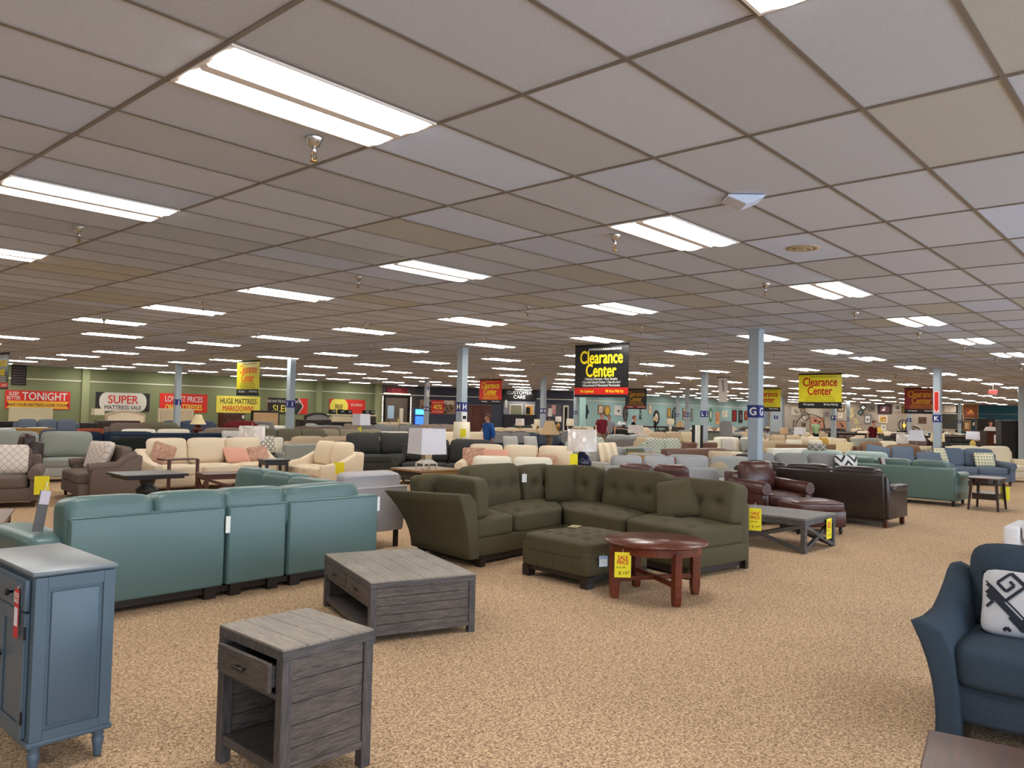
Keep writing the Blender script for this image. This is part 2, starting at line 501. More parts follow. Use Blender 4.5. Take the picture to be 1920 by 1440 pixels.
# ---------------------------------------------------------------- columns and their letter bands
CB = flat('pale_blue_column_paint', (160, 172, 180), rough=.45)
BAND = flat('royal_blue_card', (24, 36, 110), rough=.5)
cols = [(13.15, 6.05, 'G', 'nearest and widest'), (13.46, 13.77, 'H', 'middle'), (13.62, 21.6, 'I', 'green-wall side'), (13.69, 29.5, 'J', 'leftmost'),
        (25.45, 6.1, 'K', 'right side'), (25.4, 13.61, 'L', 'centre right'), (26.2, 21.75, 'M', 'centre'), (27.0, 30.2, 'N', 'storefront side'),
        (38.4, 6.05, '', ''), (38.5, 13.75, 'P', ''), (38.3, 21.55, 'O', ''), (39.6, 30.2, 'X', ''),
        (51.0, 13.75, 'S', ''), (51.4, 22.1, 'T', ''), (51.2, 29.6, 'Q', ''), (63.8, 13.85, 'V', ''), (64.2, 21.8, 'W', '')]
cdesc = {'G': 'on the nearest, widest column at the right of centre', 'H': 'on the column left of the big black banner', 'I': 'on the column over the SLEEP sign',
         'J': 'on the leftmost column', 'K': 'on the column below a red arrow', 'L': 'on the column left of column G',
         'M': 'on the column beside the CUSTOMER CARE sign', 'N': 'on the white-topped column left of column H', 'P': 'under the yellow banner on the right', 'O': 'on the column left of column L',
         'X': 'on the slim column by the big banner', 'S': 'on the slim column left of the dark red banner', 'T': 'on the column by the far horse pictures', 'Q': 'on the far column beside column O',
         'V': 'on the slim column before the framed chalkboard', 'W': 'on the far slim column right of column P'}
for cx, cy, ch, _ in cols:
    w = .1; wx_, wy_ = (.22, .42) if ch == 'T' else (w, w)
    mb = MB(); mb.box(-wx_, wx_, -wy_, wy_, 0, CEIL, CB, r=.012, seg=1)
    mb.box(-wx_ - .012, wx_ + .012, -wy_ - .012, wy_ + .012, CEIL - .025, CEIL, CB)
    struct('column', mb, (cx, cy, 0))
    if ch:
        t = thing('column_sign', f'blue band with white letter {ch} {cdesc[ch]}', 'sign', (cx, cy, 1.62), 0, 'letter bands on the columns')
        b = MB(); g = w + .006
        if ch == 'T':
            g = wx_ + .012; b.box(-g, -wx_, -.14, .14, 0, .22, BAND)
        else: b.box(-g, g, -g, g, 0, .22, BAND)
        b.build('band', t)
        for rz in ((-90,) if ch == 'T' else (0, -90)):
            q = MB(); q.text(ch, .19, WHITE, 0, .045, -g - .001, bold=.03, T=TR(rz=rz)); q.build('letter', t)
# red arrow poster on column K
t = MB(); t.box(-.075, .075, -.004, 0, 0, .62, flat('pale_pink_card', (236, 190, 180)))
t.prism([(-.05, .14), (-.05, .6), (.05, .6), (.05, .14), (.068, .14), (0, .02), (-.068, .14)], -.008, -.004, REDI, axis='y')
tag(t.build('arrow_poster', None, (25.45 - .104, 6.1, 1.9), -90), 'tall white poster with a red down arrow on column K', 'poster')
t = MB(); t.box(-.09, .09, -.004, 0, 0, .45, flat('notice_paper', (225, 225, 222)))
t.box(-.06, .06, -.006, -.004, .28, .36, BLACK); t.box(-.02, .06, -.006, -.004, .14, .2, REDI)
tag(t.build('notice_poster', None, (13.46, 13.77 - .103, 1.15), 0), 'white paper notice taped below the letters on column H', 'poster')
t = MB(); t.box(-.11, .11, -.004, 0, 0, .75, flat('poster_white', (232, 232, 230)))
t.prism([(-.06, .35), (.02, .3), (.08, .45), (.0, .6), (-.05, .5)], -.007, -.004, flat('poster_blue', (90, 120, 200)), axis='y')
tag(t.build('hanging_poster', None, (27.0 - .02, 30.2 - .106, 2.35), 0), 'white poster with a blue figure at the top of column N', 'poster')

# ---------------------------------------------------------------- ceiling lights
LENS = bpy.data.materials.new('glowing_lens'); LENS.use_nodes = True
_b = LENS.node_tree.nodes['Principled BSDF']; _b.inputs['Base Color'].default_value = (.8, .8, .78, 1)
_b.inputs['Emission Color'].default_value = (1.0, .975, .93, 1); _b.inputs['Emission Strength'].default_value = LAMP_POWER
HOUS = flat('white_enamel_housing', (225, 215, 208), rough=.45)
def troffer_meshes():
    h = MB()
    for (a, b, c, d_) in ((-.600, .600, -.296, -.282), (-.600, .600, .282, .296), (-.600, -.582, -.282, .282), (.582, .600, -.282, .282)):
        h.box(a, b, c, d_, -.016, -.004, HOUS)
    h.box(-.582, .582, -.040, .040, -.026, -.004, HOUS, r=.008, seg=1)
    h.box(-.582, .582, -.282, .282, -.008, -.004, HOUS)
    l = MB(); n = 5
    pts = [(-.112 + .224 * k / n, -.010 - .022 * math.sin(math.pi * k / n)) for k in range(n + 1)]
    v = [(sx * .57, p[0], p[1]) for sx in (-1, 1) for p in pts]
    f = [(k, k + 1, n + 1 + k + 1, n + 1 + k) for k in range(n)] + [tuple(range(n + 1))[::-1], tuple(range(n + 1, 2 * n + 2))]
    l.add(v, f, LENS, True)
    return h.mesh('housing'), l.mesh('lens')
HM, LM = troffer_meshes()
def troffer(x, y, label, group='recessed ceiling lights'):
    t = thing('ceiling_light', label, 'ceiling light', (x, y, CEIL), 0, group)
    link('housing', HM, t)
    for s_ in (-1, 1): link('lens', LM, t, (0, s_ * .158, 0))
near = {(0, 0): 'nearest ceiling light, a long two-tube panel at the top left', (0, 1): 'second ceiling light down the left edge, behind the nearest one',
        (0, 2): 'small part of a ceiling light at the left edge, above the green wall', (1, 0): 'ceiling light beside the white angled sensor, left of the round vent',
        (1, 1): 'ceiling light in the middle, right of a sprinkler, above the lettered columns', (1, 2): 'ceiling light behind and left of the middle one, with a sprinkler on its left',
        (2, 0): 'ceiling light just beyond the round vent on the right', (2, 1): 'ceiling light above the big black hanging banner', (2, 2): 'ceiling light above column H, nearer one',
        (3, 0): 'ceiling light right of and beyond column G', (1, 3): 'ceiling light at the left with a sprinkler hanging before it'}
def light_words(x, y):
    if x > 31: return None
    c_ = min((c for c in cols if c[2]), key=lambda c: (c[0] - x) ** 2 + (c[1] - y) ** 2)
    def pk(p): v = Vector((p[0], p[1], CEIL)) - EYE; k = v.dot(CF); return 960 + FPX * v.dot(CR) / k, k
    (a, ka), (b, kb) = pk((x, y)), pk(c_)
    side = 'left' if a < b else 'right'; far = 'nearer than' if ka < kb - 1 else ('farther than' if ka > kb + 1 else 'level with')
    gap = 'just' if abs(a - b) < 70 else ('a little' if abs(a - b) < 170 else 'well')
    return f'recessed ceiling light {gap} to the {side} of column {c_[2]} and {far} it'
for k in range(0, 21):
    for m_ in range(12):
        i_, x, y = 3 * k + .5, 0, BY0 + .5 * TY + 5 * TY * m_
        if (k, m_) in ((3, 1), (4, 1)): i_ += 1
        if (k, m_) == (1, 5): i_ += 1
        x = AX0 + i_ * TX
        if x > 72 or y > 37.3: continue
        if x > 33 and y > 37.6 - (x - 33.4) * .645 and x < 42.6: continue
        if x > 42 and y > 31.8: continue
        if x < 20 and m_ > 9 and k < 1: continue
        lab = near.get((k, m_)) or light_words(x, y) or ('small bright panel far back in the rows of recessed ceiling lights' if k > 6 or m_ > 6 else 'recessed two-tube ceiling light in the middle rows')
        troffer(x, y, lab, 'recessed ceiling lights')
troffer(AX0 + .5 * TX, BY0 - 3.5 * TY, 'ceiling light cut by the top edge right of centre')
for (x, y) in ((-1.4, 3.45), (-4.5, 6.5), (-1.4, -.2), (5.9, -1.1), (-1.4, 9.55), (-1.4, 15.6), (9.6, -1.1), (13.2, -1.1)):
    troffer(x, y, 'ceiling light outside the picture, behind the viewer', 'ceiling lights behind the viewer')

# sprinklers
def sprinkler_mesh():
    s = MB()
    s.lathe([(.052, 0), (.052, -.004), (.03, -.05), (.02, -.055)], CHROME, 14)
    s.lathe([(.014, -.05), (.014, -.085), (.008, -.09)], CHROME, 10)
    s.tube([(-.012, 0, -.085), (-.02, 0, -.11), (-.006, 0, -.135)], .004, BRASS, 5); s.tube([(.012, 0, -.085), (.02, 0, -.11), (.006, 0, -.135)], .004, BRASS, 5)
    s.lathe([(.004, -.085), (.004, -.135)], mat('red_bulb', (60, 40, 30), rough=.3), 6)
    s.lathe([(.022, -.136), (.022, -.14)], BRASS, 12)
    return s.mesh('sprinkler_head')
SPM = sprinkler_mesh()
sp_near = {(0, 0): 'nearest sprinkler head, hanging below the first ceiling light', (0, 1): 'sprinkler head below the second ceiling light at the left',
           (1, 0): 'sprinkler head left of the ceiling light near the white sensor', (1, 1): 'sprinkler head left of the ceiling light in the middle of the ceiling',
           (2, 0): 'sprinkler head left of the ceiling light beyond the round vent', (2, 1): 'sprinkler head left of the light above the big black banner'}
spx = [2.56, 5.63, 8.7, 11.75, 15.0, 18.3, 21.6, 24.7, 27.9, 31.1, 34.3, 37.5, 40.8, 44]
spy = [3.9, 7.56, 11.4, 15.2, 19.4, 23.1, 27.0, 30.8, 34.5]
for a, x in enumerate(spx):
    for b, y in enumerate(spy):
        if b > 0 and a > 3: y += .4
        if x > 36 and y > 30.5: continue
        if any(abs(x - c[0]) < .4 and abs(y - c[1]) < .4 for c in cols): continue
        o = link('sprinkler', SPM, None, (x, y, CEIL - .003)); 
        tag(o, sp_near.get((a, b), 'small metal sprinkler head hanging from the ceiling, farther back'), 'sprinkler', 'sprinkler heads')
# angled white sensor, round vent, round vent 2, exit sign
wht = flat('white_sensor_plastic', (205, 214, 236), rough=.5)
t = MB(); t.prism([(-.13, -.02), (0, -.075), (.13, -.02), (.13, -.006), (-.13, -.006)], -.1, .1, wht, axis='y', r=.004, seg=1)
c = P(1393, 380, CEIL - .04)
tag(t.build('ceiling_sensor', None, (c.x, c.y, CEIL), -50), 'white angled wedge sensor mounted on a ceiling grid crossing', 'sensor')
vm = flat('beige_vent', (178, 160, 130), rough=.6)
t = thing('ceiling_vent', 'round beige ceiling vent set in a pale tile on the right', 'vent', tuple(P(1506, 465, CEIL))[:2] + (CEIL,), 0)
q = MB(); q.lathe([(.15, 0), (.15, -.006), (.11, -.012), (.10, -.004)], vm, 28); q.build('frame', t)
q = MB(); q.lathe([(.09, -.004), (.085, -.012), (.05, -.014), (.045, -.005)], vm, 24); q.lathe([(.035, -.004), (.03, -.014), (.0, -.016)], vm, 20, cap=False); q.build('ring', t)
t = thing('exit_sign', 'small red exit sign hanging from the ceiling far right', 'sign', tuple(PD(1862, 30, 0))[:2] + (CEIL - .45,), -60)
q = MB(); q.box(-.15, .15, -.02, .02, 0, .2, flat('sign_housing', (220, 200, 195))); q.tube([(0, 0, .2), (0, 0, .445)], .008, HOUS, 6); q.build('housing', t)
q = MB(); q.text('EXIT', .17, mat('exit_red', (240, 60, 60), emit=1.2), 0, .04, -.024, bold=.02); q.build('lettering', t)
t = MB()
for k in range(5): t.box(-.06 + .0, .06, -.01 - .0, .01, -.01, -.002, vm)
# ---------------------------------------------------------------- hanging banners
def banner(px, py, bg, title, strip, strip_ink, small, label, wdt=1.42, sub=None, topbar=None):
    p = P(px, py, CEIL - .03)
    t = thing('hanging_banner', label, 'banner', (p.x, p.y, CEIL - .03 - 1.16), -90, 'clearance banners hanging from the ceiling')
    h = 1.16; w = wdt / 2
    b = MB(); b.box(-w, w, -.006, .006, .06, h - .03, bg); b.build('sheet', t)
    b = MB(); b.box(-w, w, -.012, .012, h - .05, h, topbar or BLACK); b.build('rail', t); b = MB(); b.box(-w, w, -.012, .012, 0, .06, BLACK); b.build('rail', t)
    b = MB()
    for sx in (-w + .1, w - .1): b.tube([(sx, 0, h), (sx, 0, h + .03)], .006, CHROME, 6)
    b.build('hanger', t)
    b = MB(); b.box(-w, w, -.008, -.006, .06, .21, strip); b.build('strip', t)
    b = MB(); b.text('RAYMOUR & FLANIGAN FURNITURE', .066, sub or small, .1, h - .135, -.0085, bold=.02, sx=.80)
    b.text('\u2022 Factory Overruns \u2022 Floor Samples', .078, small, 0, .375, -.0085, bold=.015, sx=.78, slant=.25)
    b.text('\u2022 Cancelled Special Orders \u2022 One-of-a-kind', .078, small, 0, .305, -.0085, bold=.015, sx=.75, slant=.25)
    b.text('\u2022 Discontinued & Mismatched Merchandise', .078, small, 0, .235, -.0085, bold=.015, sx=.75, slant=.25); b.build('small_lettering', t)
    b = MB(); b.text('Clearance', .40, title, 0, .74, -.0085, bold=.03, sx=.70); b.text('Center', .40, title, 0, .45, -.0085, bold=.03, sx=.70); b.build('title_lettering', t)
    b = MB(); b.text('No Layaways', .085, strip_ink, -.36, .105, -.0095, bold=.03, sx=.8); b.text('48 Hour Pick Up', .085, strip_ink, .36, .105, -.0095, bold=.03, sx=.8); b.build('strip_lettering', t)
BK = flat('black_banner', (14, 14, 15), rough=.3); YB = flat('yellow_banner', (226, 214, 20), rough=.35); RB = flat('red_banner', (214, 34, 24), rough=.35)
DR = flat('dark_red_banner', (128, 18, 20), rough=.4); YI = flat('yellow_ink', (240, 216, 20)); GI = flat('gold_ink', (206, 150, 30)); OR = flat('orange_ink', (240, 110, 20)); DRI = flat('deep_red_ink', (180, 34, 20))
GY = flat('grey_ink', (150, 138, 40))
banner(1128, 645, BK, YI, RB, YI, WHITE, 'large black hanging banner reading Clearance Center, nearest one in the middle')
banner(1192.5, 729, BK, GI, DR, WHITE, GI, 'small black Clearance Center banner hanging just right of the large black one')
banner(466, 676, YB, OR, BK, WHITE, GY, 'yellow Clearance Center banner hanging before the green wall')
banner(920, 711, RB, YI, BK, WHITE, YI, 'bright red Clearance Center banner hanging right of column H')
banner(1537.5, 700, YB, DRI, BK, WHITE, GY, 'yellow Clearance Center banner hanging between columns G and K')
banner(1728, 727, DR, GI, BK, WHITE, GI, 'dark red Clearance Center banner partly behind column K')
banner(1438, 728, YB, DRI, BK, WHITE, GY, 'yellow Clearance Center banner partly behind column G')
banner(4.5, 662, BK, YI, RB, WHITE, WHITE, 'black Clearance Center banner cut by the left edge of the picture')
p = P(1356, 708, CEIL - .1)
t = thing('hanging_banner', 'narrow pale cloth banner hanging between columns L and G', 'banner', (p.x, p.y, CEIL - 1.0), -60)
q = MB(); q.box(-.16, .16, -.004, .004, 0, .9, flat('pale_cloth', (205, 196, 184))); q.prism([(-.02, .35), (.06, .4), (.02, .85), (-.06, .8)], -.007, -.004, flat('grey_print', (150, 138, 130)), axis='y'); q.build('sheet', t)
q = MB(); q.tube([(-.22, 0, .9), (.22, 0, .9)], .015, DARKLEG, 8); q.tube([(0, 0, .9), (0, 0, 1.0)], .004, BLKMETAL, 5); q.build('rod', t)
# ---------------------------------------------------------------- signs on the green wall
SRED = flat('sign_red', (216, 50, 36)); SYEL = flat('sign_yellow', (236, 220, 90)); SDK = flat('sign_charcoal', (44, 40, 42)); SWH = flat('sign_white', (222, 216, 205)); SGOLD = flat('sign_gold', (240, 180, 60))
def wsign(px0, px1, py0, py1, bg, label, name='wall_sign', Y=Y1):
    a = PY(px0, (py0 + py1) / 2, Y); b = PY(px1, (py0 + py1) / 2, Y)
    cx = (a.x + b.x) / 2; mid = (px0 + px1) / 2
    z1 = PY(mid, py0, Y).z; z0 = PY(mid, py1, Y).z
    t = thing(name, label, 'sign', (cx, Y - .005, z0), 0)
    w, h = b.x - a.x, z1 - z0
    q = MB(); q.box(-w / 2, w / 2, -.03, 0, 0, h, bg); q.build('panel', t)
    return t, w, h
def let(t, items):
    q = MB()
    for (s, size, m, x, z, *k) in items:
        kw = k[0] if k else {}
        q.text(s, size, m, x, z, kw.get('y', -.036), bold=kw.get('bold', .012), sx=kw.get('sx', .9), depth=0)
    q.build('lettering', t)
t, w, h = wsign(9, 131, 733, 767, SRED, 'red and gold sign reading SLEEP BETTER TONIGHT on the green wall')
q = MB(); q.prism([(-w / 2 + .05, h * .03), (w / 2 - .05, h * .03), (w / 2 - .16, h * .23), (w / 2 - .05, h * .44), (-w / 2 + .05, h * .44), (-w / 2 + .16, h * .23)], -.034, -.03, SGOLD, axis='y'); q.build('ribbon', t)
let(t, [('SLEEP', h * .27, SWH, -w * .375, h * .73, {'sx': .72}), ('BETTER', h * .27, SWH, -w * .375, h * .50, {'sx': .72}), ('TONIGHT', h * .60, SWH, w * .10, h * .50, {'sx': .83, 'bold': .02}),
        ('TAKE YOUR MATTRESS HOME TODAY!', h * .22, SDK, 0, h * .15, {'sx': .8, 'y': -.038})])
t, w, h = wsign(179, 280, 736.5, 771, SDK, 'white oval sign reading SUPER MATTRESS SALE on the green wall')
q = MB(); n = 28
pts = [(w * .44 * math.copysign(abs(math.cos(2 * math.pi * k / n)) ** .35, math.cos(2 * math.pi * k / n)), h / 2 + h * .56 * math.copysign(abs(math.sin(2 * math.pi * k / n)) ** .9, math.sin(2 * math.pi * k / n))) for k in range(n)]
pts = [(a, min(h, max(0, b))) for a, b in pts]
q.prism(pts, -.034, -.03, SWH, axis='y'); q.build('oval', t)
let(t, [('SUPER', h * .62, SRED, 0, h * .42, {'bold': .018, 'sx': .92}), ('MATTRESS SALE', h * .30, SDK, 0, h * .10, {'sx': .92})])
t, w, h = wsign(299, 388, 738.5, 773, SRED, 'red sign reading LOWEST PRICES ON MATTRESSES behind the leftmost column')
let(t, [('LOWEST PRICES', h * .44, SWH, 0, h * .56, {'sx': .66, 'bold': .018}), ('ON MATTRESSES', h * .44, SYEL, 0, h * .12, {'sx': .62, 'bold': .018})])
t, w, h = wsign(405, 487, 743, 774, SYEL, 'yellow sign reading HUGE MATTRESS MARKDOWNS on the green wall')
let(t, [('HUGE MATTRESS', h * .46, SDK, 0, h * .54, {'sx': .68, 'bold': .018}), ('MARKDOWNS', h * .46, SRED, 0, h * .10, {'sx': .68, 'bold': .018})])
t, w, h = wsign(501.5, 576, 746.5, 776, SRED, 'black arrow sign reading SLEEP behind the second column from the left')
q = MB(); q.prism([(-w / 2, 0), (w * .25, 0), (w * .37, h / 2), (w * .25, h), (-w / 2, h)], -.034, -.03, SDK, axis='y')
q.prism([(w * .25, 0), (w * .275, 0), (w * .395, h / 2), (w * .275, h), (w * .25, h), (w * .37, h / 2)], -.035, -.03, SWH, axis='y'); q.build('arrow', t)
let(t, [('SLEEP', h * .62, SYEL, -w * .13, h * .12, {'sx': .95, 'bold': .01}), ('THIS WAY TO A GOOD NIGHTS', h * .24, SWH, -w * .12, h * .70, {'sx': .68})])
t, w, h = wsign(617, 684, 749, 776, SRED, 'red and yellow sign reading FREE above the black shelving')
q = MB(); n = 24; q.prism([(-w * .24 + w * .25 * math.cos(2 * math.pi * k / n), min(h, max(0, h / 2 + h * .62 * math.sin(2 * math.pi * k / n)))) for k in range(n)], -.034, -.03, SYEL, axis='y'); q.build('disc', t)
let(t, [('FREE', h * .5, SDK, -w * .24, h * .28, {'sx': .62, 'bold': .02}), ('BOX SPRING', h * .24, SWH, w * .25, h * .55, {'sx': .7})])
# wall shutter vent far left
a = PY(35, 706, Y1)
t = thing('wall_vent', 'dark slatted wall vent high on the green wall at the far left', 'vent', (a.x, Y1, PY(35, 722, Y1).z), 0)
q = MB(); q.box(-.28, .28, -.05, 0, 0, .85, flat('vent_dark', (40, 34, 36))); q.build('frame', t)
q = MB()
for k in range(7): q.box(-.24, .24, -.07, -.05, .06 + k * .11, .10 + k * .11, flat('vent_slat', (96, 84, 84)))
q.build('slat', t)

# ---------------------------------------------------------------- entry front with a string of lights
def SX(px): return PY(px, 760, Y1).x
def zz(px, py, Y=Y1): return PY(px, py, Y).z
t = thing('entry_window', 'glazed shop doorway edged with small lights beyond the green wall', 'doorway', (SX(743), Y1, 0), 0)
w = (SX(767) - SX(719)) / 2; top = zz(743, 745)
q = MB(); q.box(-w, -w + .12, -.08, 0, 0, top, BLKMETAL); q.box(w - .12, w, -.08, 0, 0, top, BLKMETAL); q.box(-w, w, -.08, 0, top, top + .12, BLKMETAL); q.build('frame', t)
q = MB(); q.box(-w + .12, w - .12, -.02, 0, 0, top, flat('dim_interior', (96, 84, 74))); q.build('interior', t)
q = MB(); q.box(-.7, -.2, -.04, -.02, 1.1, 1.9, flat('pale_blue_display', (170, 200, 220))); q.box(.25, .55, -.04, -.02, .2, 1.75, flat('pale_board', (214, 208, 190))); q.box(-.55, .0, -.04, -.02, 0, 1.1, flat('brown_board', (112, 98, 86)))
q.prism([(.0, .2), (.25, .2), (.3, .9), (.1, 1.2)], -.05, -.03, flat('straw', (200, 180, 100)), axis='y'); q.build('display', t)
q = MB(); bulb = mat('string_bulb', (255, 245, 225), emit=1.5)
for k in range(22):
    z = .2 + k * (top - .1) / 22
    for x in (-w - .1, w + .1): q.box(x - .025, x + .025, -.1, -.05, z, z + .06, bulb)
for k in range(18):
    x = -w + k * 2 * w / 17; q.box(x - .025, x + .025, -.1, -.05, top + .2, top + .25, bulb)
q.build('string_light', t)
t = MB(); t.box(-.85, .85, -.04, 0, 0, .42, flat('maroon_sign', (110, 20, 34))); t.text('EXIT ONLY', .16, flat('pinkish_ink', (200, 90, 90)), 0, .22, -.045, bold=.02); t.text('THANK YOU', .13, flat('pinkish_ink', (200, 90, 90)), 0, .05, -.045, bold=.02)
tag(t.build('wall_sign', None, (SX(743), Y1 - .005, zz(743, 739)), 0), 'small maroon sign above the light-edged doorway', 'sign')
a = PD(784, 46)
t = thing('vending_machine', 'glowing blue drinks machine beside the light-edged doorway', 'vending machine', (a.x, a.y, 0), -30)
q = MB(); q.box(-.33, .33, -.3, .3, 0, 1.75, flat('machine_blue', (20, 40, 110), rough=.4), r=.03); q.build('cabinet', t)
q = MB(); q.box(-.26, .26, -.32, -.3, .5, 1.3, mat('machine_glow', (60, 120, 255), emit=1.2)); q.build('panel', t)
q = MB(); q.box(-.26, .26, -.32, -.3, 1.4, 1.7, mat('machine_glow_cyan', (90, 220, 255), emit=1.3)); q.build('header', t)

# ---------------------------------------------------------------- service wall (slanted)
SA = Vector((33.4, 38.1)); SD = Vector((42.4 - 33.4, 32.3 - 38.1)); SL = SD.length; SN = SD.normalized(); SANG = math.degrees(math.atan2(SD.y, SD.x))
def onS(px, py=760):
    d = CF + (px - 960) / FPX * CR - (py - 720) / FPX * CU
    # intersect ray (0,0)+t*d with wall line
    n = Vector((-SN.y, SN.x)); t = SA.dot(n) / (d.x * n.x + d.y * n.y)
    p = Vector((d.x * t, d.y * t)); return p, EYE.z + d.z * t
def sthing(name, label, cat, px0, px1, py0, py1):
    p0, _ = onS(px0); p1, _ = onS(px1); m_ = (px0 + px1) / 2
    _, z1 = onS(m_, py0); _, z0 = onS(m_, py1); c = (p0 + p1) / 2
    t = thing(name, label, cat, (c.x, c.y, z0), SANG)
    return t, (p1 - p0).length, z1 - z0
t, w, h = sthing('wall_sign', 'black sign with white words CUSTOMER CARE', 'sign', 941, 1005, 730, 750)
q = MB(); q.box(-w / 2, w / 2, -.06, -.01, 0, h, BLACK); q.build('panel', t)
let(t, [('CUSTOMER', h * .45, WHITE, 0, h * .53, {'bold': .0, 'sx': 1.05, 'y': -.064}), ('CARE', h * .45, WHITE, 0, h * .12, {'bold': .01, 'sx': 1.05, 'y': -.064})])
t, w, h = sthing('poster', 'orange-red poster reading 40 PERCENT on the dark wall left of column H', 'poster', 809, 832, 750, 776)
q = MB(); q.box(-w / 2, w / 2, -.05, -.03, 0, h, SRED); q.build('sheet', t)
let(t, [('40%', h * .52, SYEL, 0, h * .32, {'bold': .018, 'sx': .75, 'y': -.054}), ('SAVE UP TO', h * .16, SWH, 0, h * .76, {'y': -.054}), ('MATTRESSES', h * .15, SWH, 0, h * .1, {'y': -.054})])
t, w, h = sthing('wall_mural', 'wide sepia street photograph on the dark wall behind the 40 percent poster', 'picture', 787, 854, 750, 776)
q = MB(); q.box(-w / 2, w / 2, -.028, -.01, 0, h, flat('sepia_print', (150, 118, 96))); q.build('print', t)
rnd = random.Random(5); q = MB()
for k in range(26):
    x = rnd.uniform(-w / 2 + .1, w / 2 - .25); z = rnd.uniform(.0, h * .6); q.box(x, x + rnd.uniform(.05, .22), -.029, -.028, z, z + rnd.uniform(.08, .3), flat('sepia_dark', (74, 56, 48)))
q.box(w * .15, w * .45, -.029, -.028, h * .68, h * .98, flat('sepia_light', (212, 196, 178))); q.build('figures', t)
# service opening
t, w, h = sthing('service_counter', 'customer service window with pale door frames and a dark counter', 'counter', 944, 1003, 753, 790)
q = MB(); q.box(-w / 2, w / 2, -.05, -.01, .3, h, flat('grey_room', (140, 140, 146))); q.build('interior', t)
q = MB(); q.box(-w / 2, w / 2, -.25, -.05, -.9, .45, flat('counter_dark', (36, 34, 42))); q.build('counter_front', t)
q = MB(); pf = flat('pale_door_frame', (214, 206, 190))
for (a, b) in ((-.32, .10), (.18, .46)):
    q.box(w * a, w * a + .08, -.1, -.05, .45, h * .8, pf); q.box(w * b - .08, w * b, -.1, -.05, .45, h * .8, pf); q.box(w * a, w * b, -.1, -.05, h * .8, h * .8 + .08, pf)
q.build('door_frame', t)
q = MB(); q.box(w * -.28, w * .06, -.07, -.05, .45, h * .78, flat('olive_blind', (130, 128, 100))); q.build('blind', t)
q = MB(); q.box(w * .22, w * .42, -.07, -.05, .45, h * .78, mat('amber_room', (214, 150, 60), emit=.25)); q.build('amber_doorway', t)
q = MB(); q.box(w * .2, w * .32, -.2, -.1, .5, .95, BLACK); q.build('monitor', t)
q = MB(); q.box(-w * .46, -w * .40, -.1, -.06, .9, 1.4, flat('notice_white', (220, 220, 215))); q.build('notice', t)
t, w, h = sthing('notice_board', 'grey wall panel with pinned white and pink notices beside the service window', 'notice board', 1022, 1052, 757, 782)
q = MB(); q.box(-w / 2, w / 2, -.03, -.01, 0, h, flat('grey_panel', (96, 92, 98))); q.build('panel', t)
for (x, z, c) in ((-.3, .3, (225, 222, 218)), (-.1, .55, (215, 160, 160)), (-.1, .2, (200, 140, 146)), (-.32, .05, (225, 222, 218))):
    q = MB(); q.box(w * x, w * x + .3, -.035, -.03, h * z, h * z + .32, flat('notice_%d_%d' % (c[0], c[1]), c)); q.build('notice', t)
t, w, h = sthing('wall_doorway', 'narrow dark doorway with pale frame left of the teal wall', 'doorway', 1056, 1066, 760, 800)
q = MB(); q.box(-w / 2, w / 2, -.04, -.01, -.3, h, flat('pale_door_frame', (214, 206, 190))); q.build('frame', t)
q = MB(); q.box(-w / 2 + .1, w / 2 - .08, -.05, -.04, -.3, h - .12, BLACK); q.build('gap', t)

# ---------------------------------------------------------------- wall decor on teal wall and far wall
GOLD = mat('antique_gold', (150, 110, 60), rough=.45, metal=.6); BROWN = flat('frame_brown', (74, 44, 30), rough=.4); FBLACK = flat('frame_black', (26, 22, 22), rough=.4)
MIRR = mat('mirror_glass', (190, 200, 200), rough=.06, metal=1.0)
def art(wallid, px, py, w, h, fr, matc, pic, label, kind='picture', blobs=3, seed=0, fw=.08):
    if wallid == 'teal': w *= .55 if px > 1200 else .85; h *= .54; fw *= .7
    else: w *= .45; h *= .45; fw *= .5
    if wallid == 'teal': p = PY(px, py, 32.3); rz = 0
    else: p = PX(px, py, 73.0); rz = -90
    t = thing('framed_picture' if kind == 'picture' else 'wall_' + kind, label, kind, (p.x, p.y, p.z - h / 2), rz)
    W = w / 2; q = MB()
    q.box(-W, W, -.05, 0, 0, fw, fr); q.box(-W, W, -.05, 0, h - fw, h, fr); q.box(-W, -W + fw, -.05, 0, fw, h - fw, fr); q.box(W - fw, W, -.05, 0, fw, h - fw, fr); q.build('frame', t)
    q = MB(); q.box(-W + fw, W - fw, -.025, -.005, fw, h - fw, matc); q.build('mat_board', t)
    q = MB(); r = random.Random(seed + int(px)); iw, ih = w - 2 * fw, h - 2 * fw
    q.box(-iw * .36, iw * .36, -.03, -.025, fw + ih * .14, fw + ih * .86, pic[0])
    for k in range(blobs):
        cx, cz = r.uniform(-iw * .2, iw * .2), fw + r.uniform(ih * .3, ih * .7); a_, b_ = iw * r.uniform(.08, .16), ih * r.uniform(.06, .16)
        q.prism([(cx + a_ * math.cos(2 * math.pi * s / 9) * r.uniform(.7, 1.1), cz + b_ * math.sin(2 * math.pi * s / 9) * r.uniform(.7, 1.1)) for s in range(9)], -.034 - k * .001, -.03, pic[1 + k % (len(pic) - 1)], axis='y')
    q.build('print', t); return t
